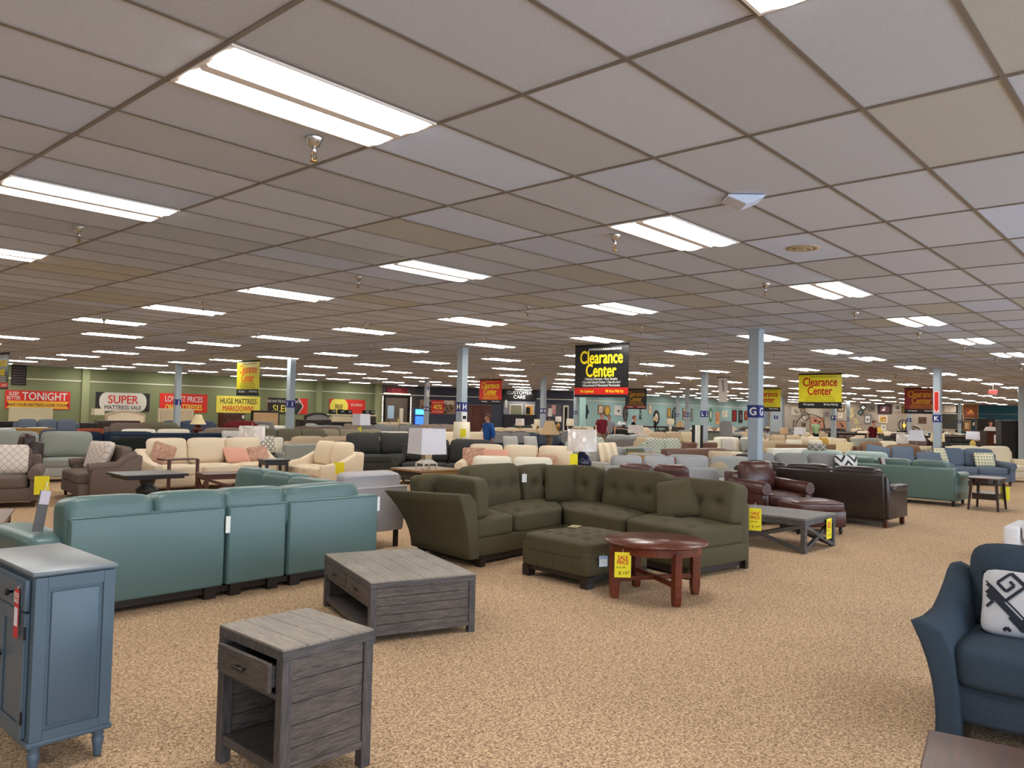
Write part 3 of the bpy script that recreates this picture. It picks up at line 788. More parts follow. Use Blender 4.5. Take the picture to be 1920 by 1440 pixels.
def ringart(wallid, px, py, rx, rz_, label, m1, m2=None, spokes=0, name='wall_clock', cat='clock', scallop=0, thick=.07):
    rx, rz_ = (rx * (.56 if rx > .4 else 1), rz_ * .52); thick *= .6
    p = PY(px, py, 32.3) if wallid == 'teal' else PX(px, py, 73.0)
    t = thing(name, label, cat, (p.x, p.y, p.z - rz_), 0 if wallid == 'teal' else -90)
    n = 32
    def ring(a, b, y0, y1, m):
        q = MB(); v = []; f = []
        for k in range(n):
            g = 2 * math.pi * k / n; s = 1 + (scallop * math.cos(6 * g) if scallop else 0)
            for (u, y) in ((1, y0), (a / 1, y0), (a / 1, y1), (1, y1)):
                v.append((rx * u * s * math.cos(g), y, rz_ + rz_ * u * s * math.sin(g)))
        for k in range(n):
            j_ = (k + 1) % n
            for q_ in range(4): f.append((k * 4 + q_, j_ * 4 + q_, j_ * 4 + (q_ + 1) % 4, k * 4 + (q_ + 1) % 4))
        q.add(v, f, m); return q
    ring(1 - thick / rx * 1.3, 1, -.06, 0, m1).build('frame', t)
    if m2:
        q = MB(); q.prism([((rx - thick) * math.cos(2 * math.pi * k / n), rz_ + (rz_ - thick) * math.sin(2 * math.pi * k / n)) for k in range(n)], -.03, -.005, m2, axis='y'); q.build('face', t)
    if spokes:
        q = MB()
        for k in range(spokes):
            g = math.pi * 2 * k / spokes; q.tube([(0, -.035, rz_), (rx * .9 * math.cos(g), -.035, rz_ + rz_ * .9 * math.sin(g))], .02, m1, 5)
        q.tube([(rx * .5 * math.cos(2 * math.pi * k / 20), -.035, rz_ + rz_ * .5 * math.sin(2 * math.pi * k / 20)) for k in range(20)], .02, m1, 5, closed=True); q.build('spokes', t)
    return t
def F(n, c, **k): return flat(n, c, **k)
CRM = F('cream_mat', (222, 212, 190)); WHM = F('white_mat', (226, 224, 216)); TAN = F('tan_print', (184, 150, 110)); RST = F('rust_print', (150, 60, 30)); DKP = F('dark_print', (52, 40, 40)); BLP = F('blue_print', (80, 104, 140)); GRP = F('grey_print2', (130, 130, 130)); OLV = F('olive_print', (110, 110, 60)); CRP = F('crimson_print', (150, 26, 22)); GLD = F('gold_print', (200, 160, 60))
ringart('teal', 1096.5, 772, .36, .95, 'tall ornate brown scalloped mirror, leftmost on the teal wall', BROWN, MIRR, name='wall_mirror', cat='mirror', scallop=.14)
art('teal', 1126, 768, .75, 1.25, GOLD, TAN, [CRM, TAN, RST], 'brown framed print behind the man in the maroon shirt')
ringart('teal', 1138, 770, .36, .75, 'gilded scalloped mirror just right of the man in maroon', GOLD, GLD, name='wall_mirror', cat='mirror', scallop=.12)
art('teal', 1158, 769.5, 1.1, 1.35, F('white_frame', (215, 215, 210)), WHM, [WHM, DKP, GRP], 'white framed print with a dark paisley motif on the teal wall')
ringart('teal', 1172, 776, .5, 1.15, 'tall oval mirror in a dark studded frame on the teal wall', BROWN, MIRR, name='wall_mirror', cat='mirror', scallop=.06)
t = MB(); p = PY(1200, 776, 32.3); 
for (dx, dz, s) in ((0, .9, 'S'), (.05, .1, 'K')): t.text(s, .5, BLACK, dx, dz * .55, -.03, bold=.05)
tag(t.build('wall_letters', None, (p.x, 32.28, p.z - .45), 0), 'black decorative letters fixed to the teal wall below the small banner', 'wall decor')
art('teal', 1219, 768, .9, 1.3, F('pale_gold_frame', (200, 186, 150)), CRM, [CRM, TAN, OLV], 'pale gilt framed floral print left of the arched dark clock')
ringart('teal', 1230, 783, .75, 1.1, 'large dark oval clock with pale face on the teal wall', FBLACK, WHM, name='wall_clock', cat='clock', thick=.22)
art('teal', 1254, 774, .95, 1.35, GOLD, GLD, [GLD, CRM, OLV], 'narrow gold framed print on the teal wall right of the dark clock')
ringart('teal', 1266, 780, .95, 1.35, 'large open iron wheel on the teal wall left of column O', BLKMETAL, None, spokes=8, name='iron_wheel_decor', cat='wall decor')
art('teal', 1283, 776, 1.1, 1.7, FBLACK, CRM, [RST, DKP, TAN], 'dark framed rust picture between two columns on the teal wall')
art('teal', 1297, 778, .5, 1.9, FBLACK, WHM, [WHM, GRP], 'slim black framed print just right of column O')
ringart('teal', 1332, 778, .45, 1.15, 'green rimmed round clock just right of column L', F('green_rim', (80, 130, 90)), WHM, spokes=0, name='wall_clock', cat='clock', thick=.12)
art('teal', 1345, 784, 1.3, 2.0, F('peach_frame', (220, 160, 110)), F('peach_mat', (226, 170, 120)), [F('peach_p', (226, 150, 96)), BLP, CRM], 'tall peach coloured picture right of column L')
art('teal', 1358, 776, 1.9, 1.1, F('linen_frame', (214, 206, 190)), CRM, [CRM, GRP, TAN], 'wide pale cream print high on the teal wall')
art('teal', 1376.5, 779.5, 1.5, 1.9, FBLACK, CRP, [CRP, RST, DKP], 'tall dark red framed picture, left of a pair near column G')
art('teal', 1388, 781, 1.3, 2.1, FBLACK, DKP, [DKP, WHM, RST], 'tall black framed picture with a white figure near column G')
art('teal', 1399, 779, 1.5, 1.5, RST, RST, [F('flower_p', (170, 70, 50)), GLD, CRP], 'rust coloured flower picture partly behind column G')
# far wall (taupe): pictures
art('far', 1492, 770, 2.0, 2.0, F('pale_grey_frame', (190, 184, 170)), CRM, [CRM, GRP], 'pale framed botanical print at the left end of the far taupe wall')
art('far', 1506, 769, .9, .7, BROWN, TAN, [TAN, CRM], 'small brown framed print above the iron arch')
art('far', 1452, 778, 2.0, 1.3, BROWN, DKP, [DKP, TAN, CRP], 'dark horse picture, upper of two left of column T')
art('far', 1453, 791, 2.0, 1.3, BROWN, DKP, [DKP, RST, TAN], 'dark horse picture, lower of two left of column T')
ringart('far', 1510.5, 781, .38, .75, 'slim dark oval frame hanging inside the iron arch', BROWN, None, name='wall_mirror', cat='mirror')
art('far', 1506, 785, .9, 1.1, F('linen_frame', (214, 206, 190)), WHM, [WHM, RST], 'small white print with a red figure below the iron arch')
art('far', 1507, 797, .8, .9, BROWN, TAN, [DKP, TAN], 'small dark brown picture low on the far wall')
art('far', 1532, 793, 2.9, 2.4, BROWN, F('rose_mat', (190, 140, 110)), [F('rose_p', (186, 130, 104)), DKP, BROWN], 'large brown framed picture behind the person in green')
art('far', 1549, 777, 1.2, 1.1, F('grey_frame', (150, 146, 140)), GRP, [GRP, RST], 'small grey and red picture left of column P')
art('far', 1576, 779, 1.15, 1.25, F('pale_gold_frame', (200, 186, 150)), CRM, [WHM, TAN], 'cream print in a pale frame just right of column P')
art('far', 1577, 767, 1.3, .95, BROWN, TAN, [CRM, BROWN], 'tan print above the cream print right of column P')
art('far', 1577, 797, 2.3, 1.6, BROWN, F('rose_mat', (190, 140, 110)), [F('rose_p', (186, 130, 104)), DKP, DKP], 'brown framed horse picture right of column P')
for k, (px, py) in enumerate(((1598, 769), (1600, 777), (1604, 788), (1607, 793), (1610, 801), (1597, 783))):
    p = PX(px, py, 73.0)
    t = thing('flower_ornament', 'cream metal flower on the far wall, one of a climbing cluster', 'wall decor', (72.97, p.y, p.z), -90, 'cream flowers climbing the far wall')
    q = MB()
    for s in range(7): 
        g = 2 * math.pi * s / 7; q.lathe([(.0, 0), (.09, .02), (.0, .04)], F('cream_petal', (216, 202, 160)), 8, T=TR(.11 * math.cos(g), -.03, .11 * math.sin(g), rx=90))
    q.build('petal', t); q = MB(); q.lathe([(.06, 0), (.04, .05), (0, .06)], GLD, 10, T=TR(0, -.06, 0, rx=90)); q.build('centre', t)
for px, py, l in ((1619.5, 764, 'small dark diamond mirror, upper right one of two'), (1614, 773.5, 'small dark diamond mirror, lower left one of two')):
    p = PX(px, py, 73.0)
    t = thing('wall_mirror', l, 'mirror', (72.97, p.y, p.z), -90)
    q = MB(); q.box(-.21, .21, -.05, 0, -.21, .21, FBLACK, T=TR(ry=45)); q.build('frame', t)
    q = MB(); q.box(-.14, .14, -.06, -.05, -.14, .14, MIRR, T=TR(ry=45)); q.build('glass', t)
art('far', 1627, 786, 1.4, 2.0, F('grey_frame', (150, 146, 140)), GRP, [WHM, GRP, DKP], 'grey framed print of slim trees left of the man in dark red')
art('far', 1635, 766, 1.4, 1.2, F('grey_frame', (150, 146, 140)), F('grey_mat', (120, 112, 106)), [GRP, DKP], 'dim grey picture high beside the diamond mirrors')
art('far', 1659, 767, 2.6, 1.9, FBLACK, DKP, [F('plum_p', (96, 56, 60)), WHM, GRP], 'large black framed plum picture above the man in dark red')
art('far', 1656, 786, 1.7, 1.5, F('linen_frame', (214, 206, 190)), CRM, [GLD, CRP, WHM], 'cream print with a red block, above the white map print')
art('far', 1657, 801.5, 1.1, 1.3, F('pale_grey_frame', (190, 184, 170)), WHM, [WHM, GRP], 'small white map print low on the far wall')
art('far', 1683, 764, 1.3, 1.3, F('white_frame', (215, 215, 210)), WHM, [GRP, OLV], 'small white framed photo left of the dark red banner')
art('far', 1694, 768, .6, 1.4, GOLD, OLV, [OLV, GLD], 'narrow olive picture beside the dark red banner')
art('far', 1729.5, 788, 1.35, 1.2, BROWN, F('umber_mat', (90, 66, 48)), [F('umber_p', (96, 70, 50)), DKP], 'small square dark brown picture below the dark red banner')
art('far', 1782, 766.5, 1.9, 1.2, F('linen_frame', (214, 206, 190)), CRM, [CRM, WHM, GRP], 'white script print in a cream frame above the chalkboard')
art('far', 1786, 790.5, 3.6, 3.0, F('linen_frame', (214, 206, 190)), F('chalkboard', (58, 58, 52)), [F('chalkboard', (58, 58, 52)), F('chalk_dark', (50, 52, 46))], 'large cream framed chalkboard right of column K', 'picture', 0)
art('far', 1819.5, 772, 2.6, 2.6, GOLD, F('russet_mat', (100, 56, 30)), [F('russet_p', (120, 60, 30)), F('sunset_p', (200, 110, 60)), GLD], 'large gold framed russet painting near the blue alcove', 'picture', 3, 0, .14)
art('far', 1813, 798.5, 1.35, 2.0, GOLD, F('umber_mat', (90, 66, 48)), [TAN, CRM, DKP], 'tall gold framed figure picture below the russet painting', 'picture', 2, 0, .16)
art('far', 1828, 795, .95, .9, FBLACK, OLV, [CRM, DKP], 'small dark framed picture at the edge of the blue alcove')
# iron arch and metal sculptures
p = PD(1519, 62)
t = thing('iron_arch', 'tall black iron garden arch before the far taupe wall', 'arch', (p.x, p.y, 0), -65)
q = MB(); arcp = [(-1.05 * math.cos(math.pi * k / 16), 0, 1.1 + .95 * math.sin(math.pi * k / 16)) for k in range(17)]
q.tube([(-1.05, 0, 0)] + arcp + [(1.05, 0, 0)], .03, BLKMETAL, 6); q.build('hoop', t)
q = MB()
for k in range(6): q.tube([(-1.0, 0, .3 + k * .2), (-1.25, 0, .4 + k * .2)], .02, BLKMETAL, 5)
q.tube([(-1.25, 0, 0), (-1.25, 0, 1.55)], .03, BLKMETAL, 6); q.tube([(-1.25, 0, 1.55), (-.98, 0, 1.45)], .02, BLKMETAL, 5); q.build('trellis', t)
for px, nm, l, col in ((1749, 'wall_sculpture', 'curling black and cream metal sculpture on the far wall left of column K', BLKMETAL),):
    p = PX(1718, 803, 73.0); t = thing('wall_sculpture', l, 'wall decor', (72.95, p.y, p.z), -90)
    q = MB()
    for k in range(4):
        q.tube([(-.1 - .09 * k + (.6 - .09 * k) * math.cos(a_), -.05, -.3 + (.55 - .11 * k) * math.sin(a_)) for a_ in [math.pi * .1 + math.pi * .75 * s / 10 for s in range(11)]], .03, FBLACK if k % 2 else WHM, 6)
    q.build('swirl', t)
    q = MB()
    for k in range(5): q.tube([(-.3 - .16 * k + .24 * math.cos(a_), -.08, .1 - .08 * k + .2 * math.sin(a_)) for a_ in [2 * math.pi * s / 12 for s in range(12)]], .02, F('pewter', (140, 128, 110), metal=.5, rough=.4), 5, closed=True)
    q.build('ring', t)
# ================================================================ foreground furniture
def price_tag(name, label, loc, rz, w=.13, h=.2, col=None, head='SALE', tilt=0, body=True, ink=None, string=.05, cat='price tag'):
    """paper tag hanging from loc (its top), facing local -Y"""
    t = thing(name, label, cat, loc, rz, 'price tags' if cat == 'price tag' else None)
    T = TR(rx=tilt)
    q = MB(); q.box(-w / 2, w / 2, -.0015, .0015, -string - h, -string, col or YEL, T=T); q.build('card', t)
    q = MB(); q.tube([(0, 0, 0), (0, -.001, -string - .012)], .0018, WHITE, 4, T=T); q.build('string', t)
    if body:
        q = MB(); ik = ink or REDI; y = -.0025
        q.text(head, w * .36, ik, 0, -string - h * .30, y, bold=.03, sx=.85, T=T, depth=0)
        q.text('PRICE', w * .34, ik, 0, -string - h * .48, y, bold=.03, sx=.82, T=T, depth=0)
        q.text('WAS 499', w * .17, BLACK, -w * .12, -string - h * .64, y, sx=.9, T=T, depth=0)
        q.text('$ 197', w * .28, BLACK, w * .08, -string - h * .88, y, slant=.2, T=T, depth=0)
        q.build('lettering', t)
    return t

# ---------------------------------------------------------------- blue cabinet
PB = mat('blue_grey_enamel', (78, 95, 108), rough=.42, bump=.03, scale=14)
PBT = mat('blue_grey_enamel_top', (92, 104, 110), rough=.34, coat=.6, coatr=.35)
t = thing('accent_cabinet', 'blue-grey painted cabinet with turned feet at the lower left corner', 'cabinet', (1.15, 3.757, 0), 0)
W_, D_, H_ = .352, .75, .87
q = MB(); q.box(.012, W_ - .012, .012, D_ - .012, .135, H_ - .022, PB, r=.003, seg=1)
# corner stiles standing proud of the panels (side facing -Y)
for (a, b) in ((.012, .062), (W_ - .062, W_ - .012)): q.box(a, b, .002, .013, .15, H_ - .024, PB, r=.002, seg=1)
q.box(.062, W_ - .062, .002, .013, H_ - .075, H_ - .024, PB); q.box(.062, W_ - .062, .002, .013, .15, .19, PB)
q.build('body', t)
q = MB(); q.box(.078, W_ - .078, .004, .013, .205, H_ - .09, PB, r=.006, seg=2); q.build('side_panel', t)
q = MB(); q.box(0, W_, 0, D_, H_ - .02, H_, PBT, r=.006, seg=2); q.build('top', t)
q = MB(); q.box(.002, W_ - .002, .002, D_ - .002, .125, .15, PB, r=.006, seg=2); q.build('base_moulding', t)
for (x, y) in ((.045, .045), (W_ - .045, .045), (.045, D_ - .045), (W_ - .045, D_ - .045)):
    q = MB(); q.lathe([(.012, 0), (.017, .012), (.020, .045), (.027, .085), (.019, .095), (.026, .105), (.022, .115), (.027, .126)], PB, 18, x, y); q.build('foot', t)
BK2 = mat('dark_bronze_knob', (40, 34, 36), rough=.35, metal=.7)
def knob(parent, x, y, z):
    q = MB(); q.lathe([(.006, 0), (.006, .014), (.015, .018), (.016, .026), (.008, .031)], BK2, 14, T=TR(x, y, z, ry=-90)); return q.build('knob', parent)
dr = MB(); dr.box(-.012, .010, .05, D_ - .05, .70, H_ - .035, PB, r=.004, seg=2); dr.box(-.016, -.012, .075, D_ - .075, .722, H_ - .055, PB, r=.002, seg=1)
dr = dr.build('drawer', t); knob(dr, -.016, .20, .765); knob(dr, -.016, D_ - .20, .765)
for k, (a, b) in enumerate(((.052, D_ / 2 - .002), (D_ / 2 + .002, D_ - .052))):
    dd = MB(); dd.box(-.002, .011, a, b, .16, .69, PB, r=.002, seg=1)
    for (p0, p1, z0, z1) in ((a, a + .045, .16, .69), (b - .045, b, .16, .69), (a + .045, b - .045, .16, .215), (a + .045, b - .045, .635, .69)):
        dd.box(-.010, -.002, p0, p1, z0, z1, PB, r=.002, seg=1)
    dd = dd.build('door', t)
    knob(dd, -.010, D_ / 2 + (-.025 if k == 0 else .025), .46)
    if k == 0:
        for z in (.22, .58):
            h = MB(); h.box(-.012, -.004, a - .004, a + .004, z, z + .055, BK2); h.build('hinge', dd)
pt = thing('price_tag', 'red tag with a white slip hanging from the blue-grey cabinet drawer', 'price tag', (1.128, 3.88, .80), -90)
q = MB(); q.box(-.027, .027, -.001, .001, -.22, -.01, flat('tag_red', (200, 52, 50))); q.build('card', pt)
q = MB(); q.box(-.02, .02, -.002, -.001, -.17, -.09, flat('tag_white', (222, 220, 226))); q.text('SALE', .03, WHITE, 0, -.07, -.002, bold=.03, depth=0); q.text('SOLD', .028, WHITE, 0, -.045, -.002, bold=.03, depth=0); q.build('slip', pt)
q = MB(); q.tube([(0, 0, -.012), (0, 0.012, .012)], .0015, WHITE, 4); q.build('string', pt)

# ---------------------------------------------------------------- weathered wood tables
WT = mat('weathered_wood_top', (156, 146, 132), rough=.42, kind='planks', scale=-9, col2=(108, 98, 86), bump=.25)
WS = mat('weathered_wood_side', (112, 99, 90), rough=.6, kind='planks', scale=9, col2=(52, 44, 42), bump=.5)
WSY = mat('weathered_wood_drawer', (104, 92, 85), rough=.6, kind='planks', axis='y', scale=9, col2=(52, 45, 43), bump=.5)
WVZ = mat('weathered_wood_upright', (96, 88, 86), rough=.6, kind='planks', axis='z', scale=9, col2=(50, 45, 45), bump=.4)
WV = mat('weathered_wood_dark', (98, 90, 86), rough=.6, kind='planks', scale=4, col2=(52, 47, 46), bump=.4)
HND = mat('pewter_handle', (70, 68, 68), rough=.35, metal=.8)
def weathered(name, label, loc, rz, wx, wy, h, drawers, open_z, drawer_z, pull, planks, base=.07):
    """front (drawers) faces local -X; wx depth, wy width"""
    t = thing(name, label, 'table', loc, rz)
    X, Y = wx / 2, wy / 2; lt = .05
    q = MB()
    n = planks; wd = wx / n
    q.box(-X, X, -Y, Y, h - .05, h - .008, WV, r=.002, seg=1)
    for k in range(n): q.box(-X + k * wd + .0012, -X + (k + 1) * wd - .0012, -Y + .001, Y - .001, h - .01, h, WT, r=.0012, seg=1)
    q.build('top', t)
    for sx in (-1, 1):
        for sy in (-1, 1):
            q = MB(); q.box(min(sx * X, sx * (X - lt)), max(sx * X, sx * (X - lt)), min(sy * Y, sy * (Y - lt)), max(sy * Y, sy * (Y - lt)), 0, h - .05, WVZ, r=.003, seg=1); q.build('leg', t)
    for sy in (-1, 1):
        q = MB(); y0, y1 = sorted((sy * (Y - .010), sy * (Y - .028))); m_ = 5
        for k in range(m_):
            za = base + (h - .05 - base) * k / m_; zb = base + (h - .05 - base) * (k + 1) / m_
            q.box(-X + lt, X - lt, y0, y1, za + .0012, zb - .0012, WS, r=.0015, seg=1)
        q.box(-X + lt, X - lt, min(sy * (Y - .002), sy * (Y - .03)), max(sy * (Y - .002), sy * (Y - .03)), base - .01, base + .02, WS)
        q.build('side_panel', t)
    q = MB(); q.box(X - .03, X - .012, -Y + lt, Y - lt, base, h - .05, WSY); q.build('back_panel', t)
    q = MB(); q.box(-X + .01, X - .03, -Y + .03, Y - .03, base, base + .022, WV, r=.002, seg=1); q.build('shelf', t)
    q = MB(); q.box(-X + .006, -X + .03, -Y + lt, Y - lt, base - .012, base + .03, WV); q.box(-X + .01, X - .03, -Y + .03, Y - .03, open_z - .012, open_z + .012, WV, r=.002, seg=1); q.build('rail', t)
    ww = (wy - 2 * lt - .01 * (drawers - 1)) / drawers
    for k in range(drawers):
        y0 = -Y + lt + k * (ww + .01); px_ = pull[k]
        q = MB(); q.box(-X + .002 - px_, -X + .022 - px_, y0 + .004, y0 + ww - .004, drawer_z[0], drawer_z[1], WSY, r=.003, seg=1)
        q.box(-X + .02 - px_, -X + .30 - px_, y0 + .014, y0 + .024, drawer_z[0] + .01, drawer_z[1] - .015, WV); q.box(-X + .02 - px_, -X + .30 - px_, y0 + ww - .024, y0 + ww - .014, drawer_z[0] + .01, drawer_z[1] - .015, WV)
        q.box(-X + .02 - px_, -X + .30 - px_, y0 + .014, y0 + ww - .014, drawer_z[0] + .01, drawer_z[0] + .016, WV)
        d_ = q.build('drawer', t)
        q = MB(); c = y0 + ww / 2; zc = (drawer_z[0] + drawer_z[1]) / 2
        q.box(-X - .026 - px_, -X - .014 - px_, c - .038, c + .038, zc - .007, zc + .007, HND, r=.003, seg=2)
        for s in (-1, 1): q.box(-X - .018 - px_, -X + .003 - px_, c + s * .03 - .004, c + s * .03 + .004, zc - .004, zc + .004, HND)
        q.build('handle', d_)
    return t
weathered('end_table', 'weathered grey wooden end table with one drawer ajar, in the front centre-left', (2.035, 3.115, 0), 0, .465, .53, .61, 1, .40, (.425, .545), (.035,), 4, base=.10)
weathered('coffee_table', 'weathered grey wooden coffee table with two drawers behind the end table', (3.965, 4.735, 0), -19.5, .80, 1.18, .42, 2, .245, (.262, .365), (0, 0), 6, base=.06)

# ---------------------------------------------------------------- round cherry table with sale tag
CH = mat('cherry_wood', (124, 56, 30), rough=.30, kind='planks', scale=4, col2=(84, 34, 18), bump=.04)
CHT = mat('cherry_wood_top', (112, 56, 36), rough=.24, kind='planks', scale=3, col2=(78, 36, 24), bump=.03)
t = thing('side_table', 'round reddish-brown wooden table with cross stretchers before the olive sectional', 'table', (6.13, 3.745, 0), 13)
q = MB(); q.lathe([(0, .475), (.44, .475), (.455, .482), (.46, .490), (.452, .5), (0, .5)], CHT, 56, cap=False); q.build('top', t)
q = MB(); q.lathe([(.405, .405), (.405, .476), (.385, .476), (.385, .405), (.405, .405)], CH, 48, cap=False, smooth=False); q.build('apron', t)
for k in range(4):
    a = 45 + 90 * k
    q = MB(); T = TR(rz=a)
    q.prism([(.355, .44), (.355, .08), (.362, .03), (.37, 0), (.42, 0), (.428, .03), (.435, .08), (.435, .44)], -.032, .032, CH, axis='y', r=.004, seg=1, T=T); q.build('leg', t)
for k in range(2):
    q = MB(); q.box(-.36, .36, -.016, .016, .145 + .002 * k, .185 + .002 * k, CH, r=.003, seg=1, T=TR(rz=45 + 90 * k)); q.build('stretcher', t)
price_tag('price_tag', 'yellow SALE PRICE tag hanging from the round reddish-brown table', (5.69, 3.80, .455), -50, w=.14, h=.215, string=.025)

# ---------------------------------------------------------------- olive sectional, ottoman
OL = fabric('olive_velvet', (80, 73, 51), rough=.8, sheen=.12, bump=.25, scale=160, vary=.16)
A = Vector((6.97, 3.86)); I = Vector((7.40, 5.80)); B = Vector((5.85, 5.72)); O = Vector((7.98, 3.72)); C = Vector((8.50, 6.82)); Lb = Vector((5.95, 6.76))
sec = thing('sectional_sofa', 'olive tufted L-shaped sectional sofa with flared left arm in the centre', 'sofa', (A.x, A.y, 0), 0)
def rel(p): return (p[0] - A.x, p[1] - A.y)
def lerp(a, b, t_): return a + (b - a) * t_
q = MB()
def inset(poly, d_):
    c = sum((Vector(p) for p in poly), Vector((0, 0))) / len(poly); return [tuple(Vector(p) + (c - Vector(p)).normalized() * d_) for p in poly]
# dark plinth and base
q = MB(); wing1 = [rel(A), rel(O), rel(C), rel(I)]; wing2 = [rel(B), rel(I), rel(C), rel(Lb)]
for w_ in (wing1, wing2): q.prism(inset(w_, .07), .03, .10, DARKLEG, axis='z')
for p in (A, O, B, I, lerp(A, I, .55), lerp(O, C, .5), Lb):
    v = Vector(rel(p)) + (Vector(rel((A + C) / 2)) - Vector(rel(p))).normalized() * .06
    q.box(v.x - .035, v.x + .035, v.y - .035, v.y + .035, 0, .1, DARKLEG)
q.build('plinth', sec)
q = MB()
for w_ in (wing1, wing2): q.prism(w_, .09, .29, OL, axis='z', r=.025, seg=2)
q.build('base', sec)
tb = lambda w_, d_: [(x, y) for x in (-w_ / 3, 0, w_ / 3) for y in (-d_ / 3, 0, d_ / 3)]
def seat(a, b, c, d_, n=22):
    L1 = (Vector(b) - Vector(a)).length; L2 = (Vector(d_) - Vector(a)).length
    q = MB(); q.cush(L1, L2, .22, OL, T=TR(z=.27), n=n, k=9, quad=[rel(a), rel(b), rel(c), rel(d_)], crown=.035, tufts=tb(L1, L2), tr=.045, td=.05); q.build('seat_cushion', sec)
m1 = lerp(A, I, .48); m1o = lerp(O, C, .40)
seat(A, m1, m1o, O); seat(m1, I, C, m1o, 24)
m2 = lerp(B, I, .42); m2o = lerp(Lb, C, .32); seat(B, m2, m2o, Lb); seat(m2, I, C, m2o, 24)
# backs
q = MB()
def wallprism(a, b, th, z0, z1, side):
    d_ = (b - a).normalized(); nn = Vector((-d_.y, d_.x)) * side * th
    q.prism([rel(a), rel(b), rel(b + nn), rel(a + nn)], z0, z1, OL, axis='z', r=.03, seg=2)
wallprism(O, C, .15, .1, .70, 1); wallprism(Lb, C, .15, .1, .70, -1)
q.build('back_frame', sec)
def backc(p, ang, w_, h_=.46, th=.24, tuft=True, rake=10, z=.46, name='back_cushion', k=7):
    q = MB(); T = TR(p[0] - A.x, p[1] - A.y, z, rz=ang) @ TR(rx=90 - rake, z=0)
    # cushion block: local XY plane becomes the upright face
    q.cush(w_, h_, th, OL, T=TR(p[0] - A.x, p[1] - A.y, z, rz=ang) @ TR(rx=-rake) @ TR(0, 0, h_ / 2) @ TR(rx=90) @ TR(0, 0, -th / 2), n=18, k=k,
           tufts=[(x, y) for x in ((-w_ * .18, w_ * .18) if w_ < .62 else (-w_ * .28, 0, w_ * .28)) for y in (-.02,)] if tuft else None, tr=.055, td=.07, crown=.04)
    return q.build(name, sec)
angR = math.degrees(math.atan2((O - C).y, (O - C).x))      # local +X along back going to the near end, front faces inward
dR = (C - O).normalized(); nR = Vector((-dR.y, dR.x))
backc(lerp(O, C, .135) + nR * .20, angR, .84, .46, .30); backc(lerp(O, C, .45) + nR * .25, angR, .98, .50, .26); backc(lerp(O, C, .735) + nR * .27, angR, .58, .49, .22)
dL = (C - Lb).normalized(); nL = Vector((dL.y, -dL.x)); angL = math.degrees(math.atan2(dL.y, dL.x))
backc(lerp(Lb, C, .38) + nL * .27, angL, .90, .52, .25); backc(lerp(Lb, C, .70) + nL * .27, angL, .58, .49, .22)
# left flared arm
f0 = Vector((5.72, 5.68)); b0 = Vector((5.86, 6.76))
def arm_section(p, inner, outx, top, n_=7):
    """outline points (dx along arm normal, z)"""
    pts = [(0, .09)]
    for k in range(1, n_ + 1):
        s = k / n_; pts.append((-outx * s ** 1.8, .09 + (top - .09) * s))
    pts += [(-outx + .03, top + .012), (-outx + .15, top + .005), (-outx * .25 + .12, top - .09)]
    for k in range(n_ - 2, -1, -1):
        s = k / n_; pts.append((.13 - outx * .35 * s ** 1.8, .09 + (top - .2) * s))
    return pts
av = (b0 - f0).normalized(); an = Vector((av.y, -av.x))      # towards the seat (+x)
v = []; secs = []
for (p, ox, tp) in ((f0, .15, .755), (lerp(f0, b0, .5), .26, .735), (b0, .37, .715)):
    s_ = arm_section(p, None, ox, tp); secs.append(len(s_)); v += [(p.x + an.x * d_ - A.x, p.y + an.y * d_ - A.y, z) for d_, z in s_]
n_ = secs[0]; f = []
for a_ in range(2):
    for k in range(n_): f.append((a_ * n_ + k, a_ * n_ + (k + 1) % n_, (a_ + 1) * n_ + (k + 1) % n_, (a_ + 1) * n_ + k))
f.append(tuple(range(n_))[::-1]); f.append(tuple(range(2 * n_, 3 * n_)))
bm = bmesh.new(); vs = [bm.verts.new(p) for p in v]
for q_ in f: bm.faces.new([vs[k] for k in q_])
bmesh.ops.recalc_face_normals(bm, faces=bm.faces[:]); 
caps = [e for e in bm.edges if any(len(f_.verts) > 4 for f_ in e.link_faces)]
bmesh.ops.bevel(bm, geom=caps, offset=.018, segments=3, profile=.5, affect='EDGES')
q = MB(); q.bm(bm, OL, True); q.build('arm', sec)
# tall side cushions standing against the left arm
backc(Vector((6.00, 6.10)), 84, .74, .44, .20, tuft=False, rake=3, z=.47, k=7)
backc(Vector((6.00, 6.62)), 10, .46, .42, .18, tuft=False, rake=6, z=.47)
# throw pillows
def throw(p, ang, w_, h_, th, m, label, rake=18, group=None, z=None, roll=0, name='throw_pillow'):
    t = thing(name, label, 'pillow', (p[0], p[1], z if z is not None else p[2]), ang, group)
    q = MB(); q.pillow(w_, h_, th, m, prof=.5, T=TR(rx=-rake) @ TR(0, 0, h_ / 2) @ TR(ry=roll) @ TR(0, 0, -h_ / 2), n=10); q.build('cushion_cover', t)
    return t
throw((7.93, 6.20), -38, .52, .50, .16, OL, 'olive square pillow in the inner corner of the olive sectional', rake=14, z=.475)
throw((7.58, 4.40), -74, .50, .48, .19, OL, 'olive square pillow leaning on the right wing of the olive sectional', rake=34, z=.50, roll=-12)
# tags on the sectional
price_tag('price_tag', 'yellow tag on the right back edge of the olive sectional', (8.06, 3.70, .70), -70, w=.13, h=.24, string=.06)
q = MB(); q.box(-.03, .03, -.002, .002, -.12, -.02, flat('white_tag', (226, 224, 220))); q.tube([(0, 0, 0), (0, 0, -.022)], .0015, WHITE, 4)
tag(q.build('label_tag', None, (7.27, 6.31, .88), -30), 'small white tag hanging between the olive sectional back cushions', 'tag')

